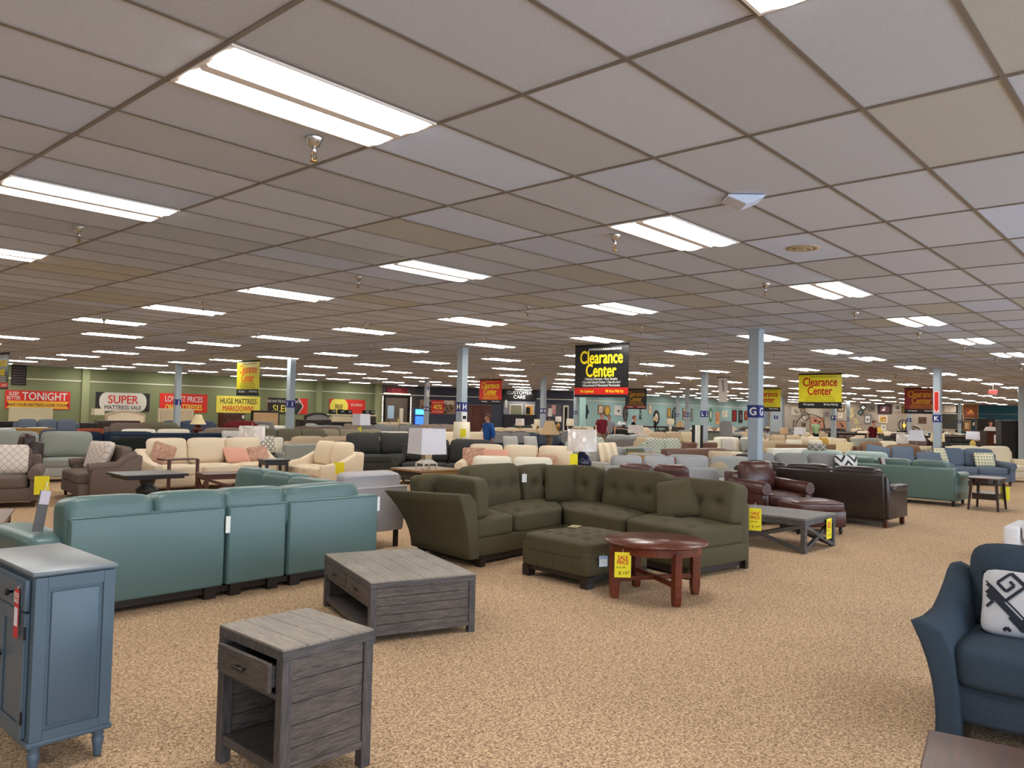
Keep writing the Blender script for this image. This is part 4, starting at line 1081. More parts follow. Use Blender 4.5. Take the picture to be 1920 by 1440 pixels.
ott = thing('ottoman', 'olive tufted square ottoman with dark block feet before the olive sectional', 'ottoman', (6.33, 4.68, 0), -6)
q = MB(); h_ = .43
for sx in (-1, 1):
    for sy in (-1, 1): pass
q.box(-.42, .42, -.42, .42, .07, .12, DARKLEG); q.build('base', ott)
for sx in (-1, 1):
    for sy in (-1, 1):
        q = MB(); q.prism([(-.045, -.045), (.045, -.045), (.045, .045), (-.045, .045)], 0, .11, DARKLEG, axis='z', T=TR(sx * .39, sy * .39)); q.build('leg', ott)
q = MB(); q.box(-.44, .44, -.44, .44, .11, .33, OL, r=.02, seg=2)
for k in (-.22, 0, .22):
    q.tube([(k, -.442, .12), (k, -.442, .34)], .003, OL, 4); q.tube([(-.442, k, .12), (-.442, k, .34)], .003, OL, 4)
q.build('side_panel', ott)
q = MB(); q.cush(.90, .90, .17, OL, T=TR(z=.25), n=28, k=9, crown=.03, tufts=[(x, y) for x in (-.27, -.09, .09, .27) for y in (-.27, -.09, .09, .27)], tr=.04, td=.05); q.build('top_cushion', ott)
q = MB(); q.box(-.045, .045, -.002, .002, -.12, -.02, flat('blue_white_tag', (170, 196, 226))); q.box(-.04, .04, -.003, -.002, -.115, -.05, flat('tag_paper', (226, 228, 232))); q.tube([(0, 0, 0), (0, 0, -.02)], .0015, WHITE, 4)
tag(q.build('label_tag', None, (6.02, 4.235, .32), -25), 'white and blue tag hanging on the side of the olive ottoman', 'tag')
q = MB(); q.box(-.09, .09, -.05, .05, 0, .004, flat('kraft_card', (168, 150, 110)))
tag(q.build('paper_card', None, (6.55, 4.98, .437), 20), 'small tan paper card lying on top of the olive ottoman', 'card')

# ---------------------------------------------------------------- teal leather sectional seen from behind
TL = leather('teal_leather', (88, 114, 112), rough=.36, bump=.08, scale=26, vary=.03)
PIP = leather('teal_piping', (80, 108, 106))
tl = thing('sectional_sofa', 'teal leather sectional sofa seen from behind at the left', 'sofa', (2.12, 6.2, 0), 0)
segs = [(0.0, 1.21), (1.235, 1.79), (1.815, 2.82)]
for k, (a, b) in enumerate(segs):
    q = MB(); q.box(a, b, 0, .19, .10, .765, TL, r=.022, seg=3)
    q.build('back_panel', tl)
    q = MB(); q.tube([(a + .015, -.001, .755), (b - .015, -.001, .755)], .006, PIP, 6)
    if k < 3: q.tube([(a + .012, .0, .12), (a + .012, .0, .74)], .004, PIP, 5)
    q.build('piping', tl)
    for x in (a + .1, b - .1):
        q = MB(); q.box(x - .05, x + .05, .03, .13, 0, .1, DARKLEG); q.build('leg', tl)
q = MB(); q.box(0.02, 2.80, .10, .95, .09, .30, TL, r=.03, seg=2); q.box(1.85, 2.80, .9, 2.3, .09, .30, TL, r=.03); q.box(0.03, 2.79, .06, .92, .04, .09, DARKLEG); q.build('base', tl)
for (a, b) in ((.0, .62), (.62, 1.24), (1.24, 1.80)):
    q = MB(); q.cush(b - a, .72, .19, TL, T=TR((a + b) / 2, .58, .28), n=8, k=7, crown=.03); q.build('seat_cushion', tl)
for (y0, y1) in ((.95, 1.6), (1.6, 2.25)):
    q = MB(); q.cush(.8, y1 - y0, .19, TL, T=TR(2.3, (y0 + y1) / 2, .28), n=8, k=7, crown=.03); q.build('seat_cushion', tl)
def tback(cx, cy, w_, rz, z=.50, h_=.40, th=.34, tilt=8):
    q = MB(); q.cush(w_, h_, th, TL, T=TR(cx, cy, z, rz=rz) @ TR(rx=-tilt) @ TR(0, 0, h_ / 2) @ TR(rx=90) @ TR(0, 0, -th / 2), n=10, k=5.5)
    o = q.build('back_cushion', tl)
    q = MB(); L = w_ / 2 - .03; q.tube([(-L, .06, h_ * .80), (-L * .8, .075, h_ * .93), (0, .08, h_ * .955), (L * .8, .075, h_ * .93), (L, .06, h_ * .80)], .005, PIP, 6, T=TR(cx, cy, z, rz=rz) @ TR(rx=-tilt)); q.build('piping', o)
tback(.31, .17, .66, 180, tilt=-4); tback(.94, .17, .62, 180, tilt=-4); tback(1.51, .17, .60, 180, tilt=-4); tback(2.22, .20, .92, 180 + 6, tilt=-4, h_=.39)
tback(2.58, .80, .62, -90 + 180 + 180, z=.50, h_=.38, tilt=6); tback(2.62, 1.38, .60, 270, h_=.40, tilt=6); tback(2.64, 1.98, .60, 270, h_=.41, tilt=6)
q = MB(); q.box(2.72, 2.86, .3, 2.5, .10, .74, TL, r=.03, seg=2); q.build('back_panel', tl)
q = MB(); q.box(-.20, .03, .10, 1.05, .09, .50, TL, r=.03, seg=2); q.cush(.32, 1.0, .20, TL, T=TR(-.10, .58, .44), n=8, k=4, crown=.02); q.build('arm', tl)
q = MB(); q.cush(.34, .98, .16, TL, T=TR(2.66, 2.6, .3), n=6, k=4); q.build('arm_rest', tl)
for (x, y) in ((.0, .9), (2.6, 2.2), (-.1, .95)):
    q = MB(); q.box(x - .05, x + .05, y - .05, y + .05, 0, .1, DARKLEG); q.build('leg', tl)
q = MB(); q.box(-.035, .035, -.005, .005, 0, .30, flat('swatch_grey', (96, 92, 90), rough=.5), T=TR(ry=8)); q.box(-.03, .035, -.007, .007, .2, .30, flat('swatch_label', (206, 196, 206)), T=TR(ry=8)); q.tube([(.04, 0, .3), (.06, .02, .36)], .004, CHROME, 5)
tag(q.build('swatch_strip', None, (1.98, 6.42, .655), 0), 'grey swatch strip hanging beside the left cushion of the teal sectional', 'swatch')
q = MB(); q.box(-.02, .02, -.003, .003, -.14, 0, WHITE)
tag(q.build('label_tag', None, (3.345, 6.19, .68), 0), 'white tag in the gap between the first two back panels of the teal sectional', 'tag')
q = MB(); q.box(-.02, .02, -.003, .003, -.14, 0, WHITE)
tag(q.build('label_tag', None, (4.946, 6.205, .74), 20), 'white tag on the right end of the teal sectional', 'tag')

# ---------------------------------------------------------------- rustic X-sided coffee table, right
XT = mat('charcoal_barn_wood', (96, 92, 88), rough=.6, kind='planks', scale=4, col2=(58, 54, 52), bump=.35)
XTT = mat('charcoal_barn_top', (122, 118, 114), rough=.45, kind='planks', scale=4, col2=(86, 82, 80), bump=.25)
def xtable(name, label, loc, rz, wx, wy, h, m, mt, leg=.06, cat='table'):
    t = thing(name, label, cat, loc, rz); X, Y = wx / 2, wy / 2
    q = MB(); q.box(-X, X, -Y, Y, h - .03, h, mt, r=.004, seg=1); q.build('top', t)
    q = MB()
    for s in (-1, 1):
        q.box(-X + .03, X - .03, min(s * (Y - .01), s * (Y - .035)), max(s * (Y - .01), s * (Y - .035)), h - .09, h - .03, m); q.box(min(s * (X - .01), s * (X - .035)), max(s * (X - .01), s * (X - .035)), -Y + .03, Y - .03, h - .09, h - .03, m)
    q.build('apron', t)
    for sx in (-1, 1):
        for sy in (-1, 1):
            q = MB(); cx, cy = sx * (X - leg / 2 - .004), sy * (Y - leg / 2 - .004); q.box(cx - leg / 2, cx + leg / 2, cy - leg / 2, cy + leg / 2, 0, h - .03, m, r=.003, seg=1); q.build('leg', t)
    for ax in range(2):
        for s in (-1, 1):
            q = MB(); L = (X if ax == 0 else Y) - leg; off = s * ((Y if ax == 0 else X) - leg / 2)
            for dg in (-1, 1):
                a_ = math.atan2((h - .13) * dg, 2 * L); ln = math.hypot(2 * L, h - .13) / 2
                T = TR(0, off, (h - .09) / 2 + .01) if ax == 0 else TR(off, 0, (h - .09) / 2 + .01, rz=90)
                q.box(-ln, ln, -.018 + .004 * dg, .018 + .004 * dg, -.022, .022, m, T=T @ TR(ry=-math.degrees(a_)))
            q.build('cross_brace', t)
    return t
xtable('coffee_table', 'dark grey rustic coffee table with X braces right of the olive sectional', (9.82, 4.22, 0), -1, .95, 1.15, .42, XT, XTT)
price_tag('price_tag', 'yellow SALE PRICE tag hanging from the dark grey X-braced coffee table', (10.02, 3.625, .39), 0, w=.17, h=.25, string=.02)

# ---------------------------------------------------------------- navy loveseat, right foreground
NV = fabric('navy_tweed', (56, 68, 80), bump=.5, scale=260, vary=.22, rough=.95)
ns = thing('loveseat', 'navy tweed sofa with flared scroll arm at the right edge', 'sofa', (4.97, .337, 0), -86)
# local: front -Y, left arm at -X (towards the picture), width 1.6
q = MB(); q.box(-.72, .72, -.44, .40, .10, .30, NV, r=.03, seg=3); q.build('base', ns)
q = MB(); q.box(-.70, .70, .26, .46, .12, .72, NV, r=.05, seg=3); q.build('back_frame', ns)
for s in (-.36, .36):
    q = MB(); q.cush(.71, .78, .21, NV, T=TR(s, -.10, .275), n=10, k=7, crown=.02); q.build('seat_cushion', ns)
    q = MB(); q.pillow(.77, .50, .34, NV, T=TR(s + (.02 if s < 0 else 0), .19, .44, rx=-12), n=18, pinch=.025, rd=4.5, prof=.55); q.build('back_cushion', ns)
def flare_arm(side):
    v = []; f = []; rings = []
    # sections along Y from front to back: (y, z_top, outward lean)
    for (y, zt, lean) in ((-.50, .575, .14), (-.47, .58, .145), (-.30, .575, .12), (-.16, .595, .10), (-.04, .645, .09), (.07, .71, .08), (.17, .755, .08), (.28, .775, .08), (.38, .77, .08), (.45, .735, .07), (.48, .68, .06)):
        ring = []
        m_ = 6
        for k in range(m_ + 1):
            s = k / m_; ring.append((side * (.70 + .04 + lean * s ** 2.2 + .03 * (1 - s)), y, .03 + (zt - .03) * s))
        ring.append((side * (.70 + lean * .75 + .02), y, zt + .012)); ring.append((side * (.70 + lean * .45 - .03), y, zt - .02))
        for k in range(m_ - 1, -1, -1):
            s = k / m_; ring.append((side * (.655 + lean * .35 * s ** 2), y, .03 + (zt - .07) * s))
        rings.append(ring)
    n_ = len(rings[0]); v = [p for r_ in rings for p in r_]
    for a_ in range(len(rings) - 1):
        for k in range(n_): f.append((a_ * n_ + k, a_ * n_ + (k + 1) % n_, (a_ + 1) * n_ + (k + 1) % n_, (a_ + 1) * n_ + k))
    f.append(tuple(range(n_))); f.append(tuple(range((len(rings) - 1) * n_, len(rings) * n_)))
    bm = bmesh.new(); vs = [bm.verts.new(p) for p in v]
    for q_ in f: bm.faces.new([vs[k] for k in q_])
    bmesh.ops.recalc_face_normals(bm, faces=bm.faces[:])
    bmesh.ops.bevel(bm, geom=[e for e in bm.edges if any(len(f_.verts) > 4 for f_ in e.link_faces)], offset=.02, segments=3, profile=.5, affect='EDGES')
    q = MB(); q.bm(bm, NV, True); q.build('arm', ns)
flare_arm(-1); flare_arm(1)
for (x, y) in ((-.66, -.38), (.66, -.38), (-.66, .38), (.66, .38)):
    q = MB(); q.prism([(-.03, -.03), (.03, -.03), (.03, .03), (-.03, .03)], 0, .1, DARKLEG, axis='z', T=TR(x, y)); q.build('leg', ns)
# geometric throw pillow
GP = mat('greek_key_silver', (196, 194, 196), rough=.7, bump=.3, scale=150)
GK = flat('greek_key_navy', (26, 30, 44), rough=.8)
M_ = Matrix.Translation((4.97, .337, 0)) @ Euler((0, 0, R(-86))).to_matrix().to_4x4()
pp = M_ @ Vector((-.33, -.13, .49))
t = thing('throw_pillow', 'silver and navy maze patterned lumbar pillow on the navy sofa', 'pillow', tuple(pp), -86)
PT = TR(rx=-24)
q = MB(); q.pillow(.60, .36, .15, GP, T=PT, n=14, pinch=.05); q.build('cushion_cover', t)
def on_pillow(x, z, w_=.60, h_=.36, th=.15):
    a, b = x / (w_ / 2), (z - h_ / 2) / (h_ / 2); a = max(-.97, min(.97, a)); b = max(-.97, min(.97, b))
    k = ((1 - abs(a) ** 3) * (1 - abs(b) ** 3)) ** .5
    return (x, -th / 2 * k - .007, z)
def strip(q, p0, p1, wd, m):
    p0 = Vector(p0); p1 = Vector(p1); L = (p1 - p0).length; n_ = max(2, int(L / .02)); d_ = (p1 - p0).normalized(); nn = Vector((-d_.y, d_.x)) * wd / 2; v = []; f = []
    for k in range(n_ + 1):
        c_ = lerp(p0, p1, k / n_)
        for s in (-1, 1):
            w2 = c_ + nn * s; v.append(on_pillow(w2.x, w2.y))
    for k in range(n_):
        c_ = lerp(p0, p1, (k + .5) / n_)
        if abs(c_.x) < .265 and abs(c_.y - .18) < .152: f.append((2 * k, 2 * k + 1, 2 * k + 3, 2 * k + 2))
    if f: q.add(v, f, m, True, PT)
q = MB()
def maze(u, v):
    """45 degree pattern coordinates to pillow x, z"""
    return (u * .7071 + v * .7071, .18 - u * .7071 + v * .7071)
def band(u0, v0, u1, v1, wd): strip(q, maze(u0, v0), maze(u1, v1), wd, GK)
for v in (-.150, .150): band(-.34, v, .36, v, .030); band(-.34, v + .028, .36, v + .028, .008)
band(-.34, -.003, .36, -.003, .018)
def spiral(u, v, s, fl=1):
    pts = [(-1, -1), (1, -1), (1, 1), (-.55, 1), (-.55, -.35), (.45, -.35), (.45, .45), (-.05, .45)]
    pp_ = [(u + a * s, v + b * s * fl) for a, b in pts]
    for a_, b_ in zip(pp_, pp_[1:]): band(a_[0], a_[1], b_[0], b_[1], .015)
for k in range(-2, 3):
    spiral(k * .24 + .06, -.068, .062); spiral(k * .24 - .04, .062, .062, -1); spiral(k * .24 + .05, .235, .066); spiral(k * .24 + .02, -.235, .066, -1)
q.build('maze_embroidery', t)
q = MB(); wl, hl = .30, .18
rim = [(-.29, .03), (-.275, .18), (-.29, .335), (0, .345), (.29, .335), (.275, .18), (.29, .03), (0, .015)]
q.tube([(x, 0, z) for x, z in rim], .006, GK, 6, closed=True, T=PT); q.build('piping', t)
# dark brown table top in front of it
BW = mat('dark_cognac_top', (96, 54, 42), rough=.36, kind='planks', scale=3, col2=(54, 32, 28), bump=.05)
t = thing('coffee_table', 'dark red-brown table top cut by the lower right corner', 'table', (2.95, .33, 0), 10)
q = MB(); q.box(-.42, .42, -.42, .42, .405, .45, BW, r=.008, seg=2); q.build('top', t)
q = MB(); q.box(-.37, .37, -.37, .37, .33, .405, BW); q.build('apron', t)
for sx in (-1, 1):
    for sy in (-1, 1):
        q = MB(); q.box(sx * .36 - .03, sx * .36 + .03, sy * .36 - .03, sy * .36 + .03, 0, .405, BW, r=.004, seg=1); q.build('leg', t)
# white upholstered block at the right edge
WU = fabric('white_linen', (222, 220, 222))
c = P(1890, 1000, .45)
t = thing('low_seat', 'low white upholstered seat with square arms at the right edge', 'seat', (11.0, 1.43, 0), -90)
q = MB(); q.box(-.42, -.26, -.42, .42, .08, .43, WU, r=.03, seg=2); q.build('arm', t)
q = MB(); q.box(.26, .42, -.42, .42, .08, .43, WU, r=.03, seg=2); q.build('arm', t)
q = MB(); q.cush(.52, .7, .2, WU, T=TR(0, -.05, .26), n=6, k=7); q.build('seat_cushion', t)
q = MB(); q.box(-.4, .4, .3, .44, .08, .43, WU, r=.04, seg=2); q.build('backrest', t)
for sx in (-1, 1):
    for sy in (-1, 1):
        q = MB(); q.box(sx * .35 - .02, sx * .35 + .02, sy * .35 - .02, sy * .35 + .02, 0, .09, DARKLEG); q.build('leg', t)
# ================================================================ generic upholstery for the showroom floor
RECTS = []         # oriented footprints of what already stands somewhere
def foot(x, y, r, hd=None, ang=0.0): RECTS.append((x, y, r, r if hd is None else hd, R(ang)))
for c_ in cols: foot(c_[0], c_[1], .14)
for f_ in ((1.33, 4.13, .2, .4, 0), (2.03, 3.11, .25, .28, 0), (3.97, 4.73, .4, .6, -20), (6.13, 3.75, .45, .45, 0), (7.75, 5.3, .6, 1.6, -14), (6.9, 6.3, 1.3, .55, 2), (6.33, 4.68, .45, .45, 0),
           (3.4, 6.65, 1.55, .5, 0), (4.65, 7.4, .5, 1.3, 0), (9.82, 4.22, .5, .6, 0), (4.8, .25, .5, 1.0, 0), (11.05, 1.36, .5, .5, 0)): foot(*f_)
def penetration(a, b):
    """separating-axis depth of two oriented rectangles (0 = apart)"""
    best = 9
    for r_ in (a, b):
        for k in (0, math.pi / 2):
            ux, uy = math.cos(r_[4] + k), math.sin(r_[4] + k)
            d_ = abs((a[0] - b[0]) * ux + (a[1] - b[1]) * uy)
            e_ = 0
            for q_ in (a, b):
                cx, sx = math.cos(q_[4]), math.sin(q_[4])
                e_ += q_[2] * abs(ux * cx + uy * sx) + q_[3] * abs(-ux * sx + uy * cx)
            if e_ - d_ <= 0: return 0
            best = min(best, e_ - d_)
    return best
def clash(r_): return sum(penetration(r_, q_) for q_ in RECTS if abs(q_[0] - r_[0]) + abs(q_[1] - r_[1]) < 6)

def sofa(label, rz, W, m, px=None, py=None, at=None, name='sofa', cat='sofa', H=.88, D=.92, nb=3, ns=None, arm='track', backs='block', bh=None, pillows=(), group=None, dp=None, seat=.46, legm=None, trim=None, tufted=False, cm=None, lo=None, armh=.62, rc=True):
    if dp is not None:   # seen top edge at (px, py) and a known distance
        xy, z_ = HY(px, py, dp); H = round(min(1.04, max(.74, z_ - (.03 if backs != 'none' else 0))), 2)
        back = TR(rz=rz) @ Vector((0, D / 2 - .14, 0)); at = (xy[0] - back.x, xy[1] - back.y)
    if at is None:       # seen top edge at (px, py): the height, and with it the distance, that leaves it clear of its neighbours
        cand = []
        for k, h_ in enumerate((H, H + .02, H - .02, H + .04, H - .04, H + .06, H - .06, H + .08, H + .10)):
            p = P(px, py, h_ + (.03 if backs != 'none' else 0)); back = TR(rz=rz) @ Vector((0, D / 2 - .14, 0)); xy = (p.x - back.x, p.y - back.y)
            cand.append((round(clash((xy[0], xy[1], W / 2, D / 2, R(rz))), 2), k, h_, xy))
        _, _, H, at = min(cand); H = round(H, 2)
    x, y = at; depth = x * CF.x + y * CF.y
    lo = depth > 27 if lo is None else lo
    n = 4 if lo else (6 if depth > 18 else 8)
    t = thing(name, label, cat, (x, y, 0), rz, group)
    cm = cm or m; legm = legm or DARKLEG; ns = ns if ns is not None else nb
    key = ('sofa', W, H, D, arm, m.name, backs, nb, ns, lo, n, tufted, cm.name, armh, legm.name)
    aw = 0 if arm == 'none' else .17
    iw = W - 2 * aw
    def base():
        q = MB(); q.box(-W / 2 + (aw * .6 if arm != 'none' else 0), W / 2 - (aw * .6 if arm != 'none' else 0), -D / 2 + .04, D / 2 - .04, .0 if lo else .10, .30, m, r=.02, seg=2)
        return q.mesh('base')
    def back():
        q = MB(); hb = H - (.10 if backs in ('block', 'soft') else 0)
        poly = [(D / 2 - .24, .12), (D / 2 - .02, .12), (D / 2 + .02, hb - .02), (D / 2 - .02, hb), (D / 2 - .16, hb), (D / 2 - .20, hb - .03)]
        q.prism(poly, -W / 2 + aw * .3, W / 2 - aw * .3, m, axis='x', r=.025, seg=2)
        if tufted:
            for k in range(int(W / .25)):
                xk = -W / 2 + .25 + k * .25
                if xk < W / 2 - .15: q.lathe([(.02, 0), (.012, .012), (0, .014)], BLACK, 6, T=TR(xk, D / 2 - .21, hb - .12, rx=90))
        return q.mesh('back_frame')
    link('base', cached(key + ('base',), base), t); link('back_frame', cached(key + ('back',), back), t)
    if arm != 'none':
        def armf():
            q = MB()
            if arm == 'track': q.box(-aw / 2, aw / 2, -D / 2, D / 2 - .05, .10, armh, m, r=.03, seg=2)
            elif arm == 'roll':
                q.box(-aw / 2 + .02, aw / 2 - .02, -D / 2 + .02, D / 2 - .05, .10, armh - .08, m, r=.02, seg=2)
                q.tube([(0, -D / 2, armh - .1), (0, -D / 2 + .02, armh - .1), (0, D / 2 - .16, armh - .07)], [.085, .105, .10], m, 14)
            elif arm == 'slope':
                q.prism([(-D / 2, .10), (D / 2 - .05, .10), (D / 2 - .05, H - .12), (D / 2 - .2, H - .13), (-.05, armh), (-D / 2 + .02, armh - .06)], -aw / 2, aw / 2, m, axis='x', r=.03, seg=2)
            elif arm == 'set':
                q.prism([(-D / 2 + .18, .10), (D / 2 - .05, .10), (D / 2 - .05, H - .1), (D / 2 - .22, H - .08), (D / 2 - .34, armh + .03), (-D / 2 + .2, armh - .02)], -aw / 2 + .02, aw / 2 - .02, m, axis='x', r=.03, seg=2)
                q.tube([(0, -D / 2 + .16, armh - .06), (0, D / 2 - .36, armh - .03), (0, D / 2 - .24, H - .16), (0, D / 2 - .08, H - .10)], .075, m, 10)
            return q.mesh('arm')
        am = cached(key + ('arm',), armf)
        for s in (-1, 1): link('arm', am, t, (s * (W / 2 - aw / 2), 0, 0))
    if ns:
        sw = iw / ns; sm_ = cached(key + ('seat',), lambda: MB().cush(sw - .006, D - .24, .18, cm, T=TR(0, -.10, .285), n=n, k=8, crown=.02).mesh('seat_cushion'))
        for k in range(ns): link('seat_cushion', sm_, t, (-iw / 2 + sw * (k + .5), 0, 0))
    if nb and backs != 'none':
        bw = iw / nb; h_ = bh or (H - seat + .05)
        def bc():
            q = MB()
            if backs == 'block': q.cush(bw - .006, h_, .20, cm, T=TR(0, D / 2 - .26, seat - .01, rx=-9) @ TR(0, 0, h_ / 2) @ TR(rx=90) @ TR(0, 0, -.10), n=n, k=6)
            else: q.pillow(bw + .01, h_ + .02, .30, cm, T=TR(0, D / 2 - .28, seat - .01, rx=-12), n=max(n, 7), pinch=.03, rd=5, prof=.52)
            return q.mesh('back_cushion')
        bm_ = cached(key + ('bc', bh), bc)
        for k in range(nb): link('back_cushion', bm_, t, (-iw / 2 + bw * (k + .5), 0, 0))
    lm = cached(('leg', legm.name), lambda: MB().add([(a * s, b * s, z) for z, s in ((0, .018), (.105, .03)) for a, b in ((-1, -1), (1, -1), (1, 1), (-1, 1))], [(3, 2, 1, 0), (4, 5, 6, 7), (0, 1, 5, 4), (1, 2, 6, 5), (2, 3, 7, 6), (3, 0, 4, 7)], legm).mesh('leg'))
    if not lo:
        for a in (-1, 1):
            for b in (-1, 1): link('leg', lm, t, (a * (W / 2 - .10), b * (D / 2 - .12), 0))
    M_ = Matrix.Translation((x, y, 0)) @ Euler((0, 0, R(rz))).to_matrix().to_4x4()
    for (u, v_, pm, plab, *k) in pillows:
        kw = k[0] if k else {}
        pp = M_ @ Vector((u, v_, kw.get('z', seat + .005)))
        g = kw.get('ang', 0)
        throw(tuple(pp), rz + g, kw.get('w', .46), kw.get('h', .44), kw.get('t', .15), pm, plab, rake=kw.get('rake', 18), roll=kw.get('roll', 0))
    if rc: foot(x, y, W / 2, D / 2, rz)
    return t

# fabrics
GRY = fabric('grey_weave', (128, 126, 124)); LGR = fabric('light_grey_weave', (172, 172, 168)); SIL = fabric('silver_grey_weave', (172, 171, 170)); TAU = fabric('taupe_weave', (112, 97, 88)); TAU2 = fabric('pale_taupe_weave', (146, 130, 116))
CREAM = fabric('cream_weave', (232, 214, 186)); IVO = fabric('ivory_weave', (226, 218, 200)); BEI = fabric('beige_weave', (196, 176, 148)); SAND = fabric('sand_weave', (206, 192, 160)); CHAR = fabric('charcoal_chenille', (66, 66, 64)); NAVY = fabric('dark_navy_weave', (30, 42, 58)); BLK = fabric('black_weave', (34, 36, 34))
RUST = fabric('rust_weave', (150, 78, 52)); MUST = fabric('mustard_weave', (156, 118, 66)); SLATE = fabric('slate_blue_weave', (72, 82, 100)); BURG = fabric('burgundy_weave', (110, 34, 38)); GREIGE = fabric('greige_weave', (150, 140, 118)); MOSS = fabric('moss_grey_weave', (104, 98, 80)); BLUE = fabric('denim_blue_weave', (98, 108, 122)); SAGE = fabric('pale_sage_weave', (176, 186, 168)); WHT = fabric('white_weave', (226, 222, 212)); GSAGE = fabric('sage_grey_weave', (150, 154, 146))
MINT = leather('mint_leather', (158, 176, 168), rough=.4); TEALR = leather('sea_green_leather', (88, 110, 102), rough=.42); DKB = leather('dark_brown_leather', (44, 32, 28), rough=.33, vary=.3); BRNL = leather('oxblood_brown_leather', (76, 42, 36), rough=.32, vary=.22, bump=.3, scale=14); BRL2 = leather('mid_brown_leather', (104, 72, 54), rough=.4); TANL = leather('tan_suede', (132, 98, 66), rough=.7); NVL = leather('navy_leather', (38, 52, 66), rough=.38); ESP = leather('espresso_leather', (50, 28, 22), rough=.35); CRML = leather('cream_leather', (222, 206, 176), rough=.45)
CHEV = mat('green_chevron_weave', (206, 206, 188), kind='chevron', scale=12, col2=(120, 138, 124), rough=.9); STRP = mat('black_green_stripe', (30, 32, 30), kind='stripe', scale=22, col2=(120, 128, 104), rough=.9)
LAT = mat('cream_lattice', (226, 212, 198), kind='lattice', scale=9, col2=(170, 150, 150), rough=.9, bump=0); DOTS = mat('dotted_cream', (222, 212, 176), kind='dots', scale=13, col2=(128, 140, 120), rough=.9); RINGS = mat('ring_print', (224, 216, 200), kind='rings', scale=7.5, col2=(92, 84, 74), rough=.9); ZIG = mat('zigzag_print', (206, 204, 200), kind='chevron', scale=7, col2=(40, 42, 48), rough=.9)
PINKD = mat('pink_dotted', (222, 160, 136), kind='dots', scale=34, col2=(232, 186, 166), rough=.9); PAIS = fabric('paisley_rose', (206, 170, 146), vary=.25, scale=14, col2=(168, 120, 104)); REDP = fabric('red_pillow', (156, 22, 26)); GOLDP = fabric('gold_pillow', (168, 128, 76)); PGREY = fabric('pale_grey_pillow', (190, 186, 178)); DBR = fabric('dark_brown_pillow', (50, 40, 38)); RUF = mat('ruffled_ecru', (214, 192, 158), kind='stripe', scale=5, col2=(232, 214, 186), rough=.9); GOLDY = fabric('ochre_pillow', (190, 150, 70)); IK = mat('grey_ikat', (120, 118, 112), kind='lattice', scale=6, col2=(210, 206, 196), rough=.9)
WALN = wood('dark_walnut', (62, 40, 32)); WALT = wood('walnut_top', (78, 52, 42), rough=.28); OAK = wood('honey_oak', (168, 126, 78)); MAHO = wood('mahogany', (92, 44, 28)); EBON = wood('ebony_wood', (34, 26, 24))

# ---- near left group
SLG = fabric('lilac_grey_linen', (178, 172, 172))
t = thing('armchair', 'pale lilac-grey armchair seen from behind between the teal and olive sectionals', 'chair', (5.66, 7.56, 0), 180)
q = MB(); q.prism([(.24, .20), (.38, .20), (.45, .72), (.31, .72)], -.43, .43, SLG, axis='x', r=.012, seg=2); q.build('back_frame', t)
q = MB(); q.tube([(-.42, .452, .715), (.42, .452, .715), (.42, .385, .22)], .006, SLG, 6); q.tube([(-.42, .452, .715), (-.42, .385, .22)], .006, SLG, 6); q.build('piping', t)
q = MB(); q.box(-.40, .40, -.40, .30, .20, .34, SLG, r=.02, seg=2); q.build('base', t)
for s_ in (-1, 1):
    q = MB(); q.prism([(-.38, .2), (.30, .2), (.34, .66), (-.36, .55)], s_ * .43 - (.08 if s_ > 0 else 0), s_ * .43 + (.08 if s_ < 0 else 0), SLG, axis='x', r=.015, seg=2); q.build('arm', t)
q = MB(); q.cush(.68, .64, .16, SLG, T=TR(0, -.06, .33), n=8, k=9); q.build('seat_cushion', t)
q = MB(); q.cush(.80, .42, .19, SLG, T=TR(0, .22, .47, rx=-8) @ TR(0, 0, .21) @ TR(rx=90) @ TR(0, 0, -.095), n=10, k=9, crown=.02); o_ = q.build('back_cushion', t)
q = MB(); q.tube([(-.37, .10, .03), (-.385, .10, .37), (-.36, .10, .395), (.36, .10, .395), (.385, .10, .37), (.37, .10, .03)], .006, SLG, 6, T=TR(0, .22, .47, rx=-8)); q.build('piping', o_)
for sx in (-1, 1):
    for sy in (-1, 1):
        q = MB(); q.prism([(-.022, -.022), (.022, -.022), (.022, .022), (-.022, .022)], 0, .21, DARKLEG, axis='z', T=TR(sx * .37, sy * .33)); q.build('leg', t)
foot(5.66, 7.56, .43, .42)
c = sofa('brown-grey accent chair with a cream lattice pillow at the left edge', -20, .95, TAU, at=(3.85, 13.95), name='armchair', cat='chair', H=.86, D=.95, nb=1, arm='roll', armh=.60, legm=MAHO,
     pillows=((0.0, .0, LAT, 'cream lattice pillow on the brown-grey chair at the left edge', {'w': .56, 'h': .50}),))
price_tag('price_tag', 'yellow tag on the arm of the brown-grey chair at the left', (4.14, 13.33, .50), -10, w=.2, h=.28, string=.02, body=False)
sofa('dark brown leather recliner seen from the side behind the left accent chair', -95, .80, ESP, at=(4.25, 15.45), name='recliner', cat='chair', H=1.02, D=.92, nb=1, arm='track')
sofa('light grey sofa with big loose cushions behind the left accent chair', -14, 2.3, LGR, at=(5.5, 17.9), nb=2, backs='soft', arm='track', cm=GSAGE, bh=.56, H=.86)
price_tag('price_tag', 'yellow tag on the edge of the light grey sofa at the left', (6.1, 17.25, .52), -20, w=.2, h=.3, string=.02, body=False)
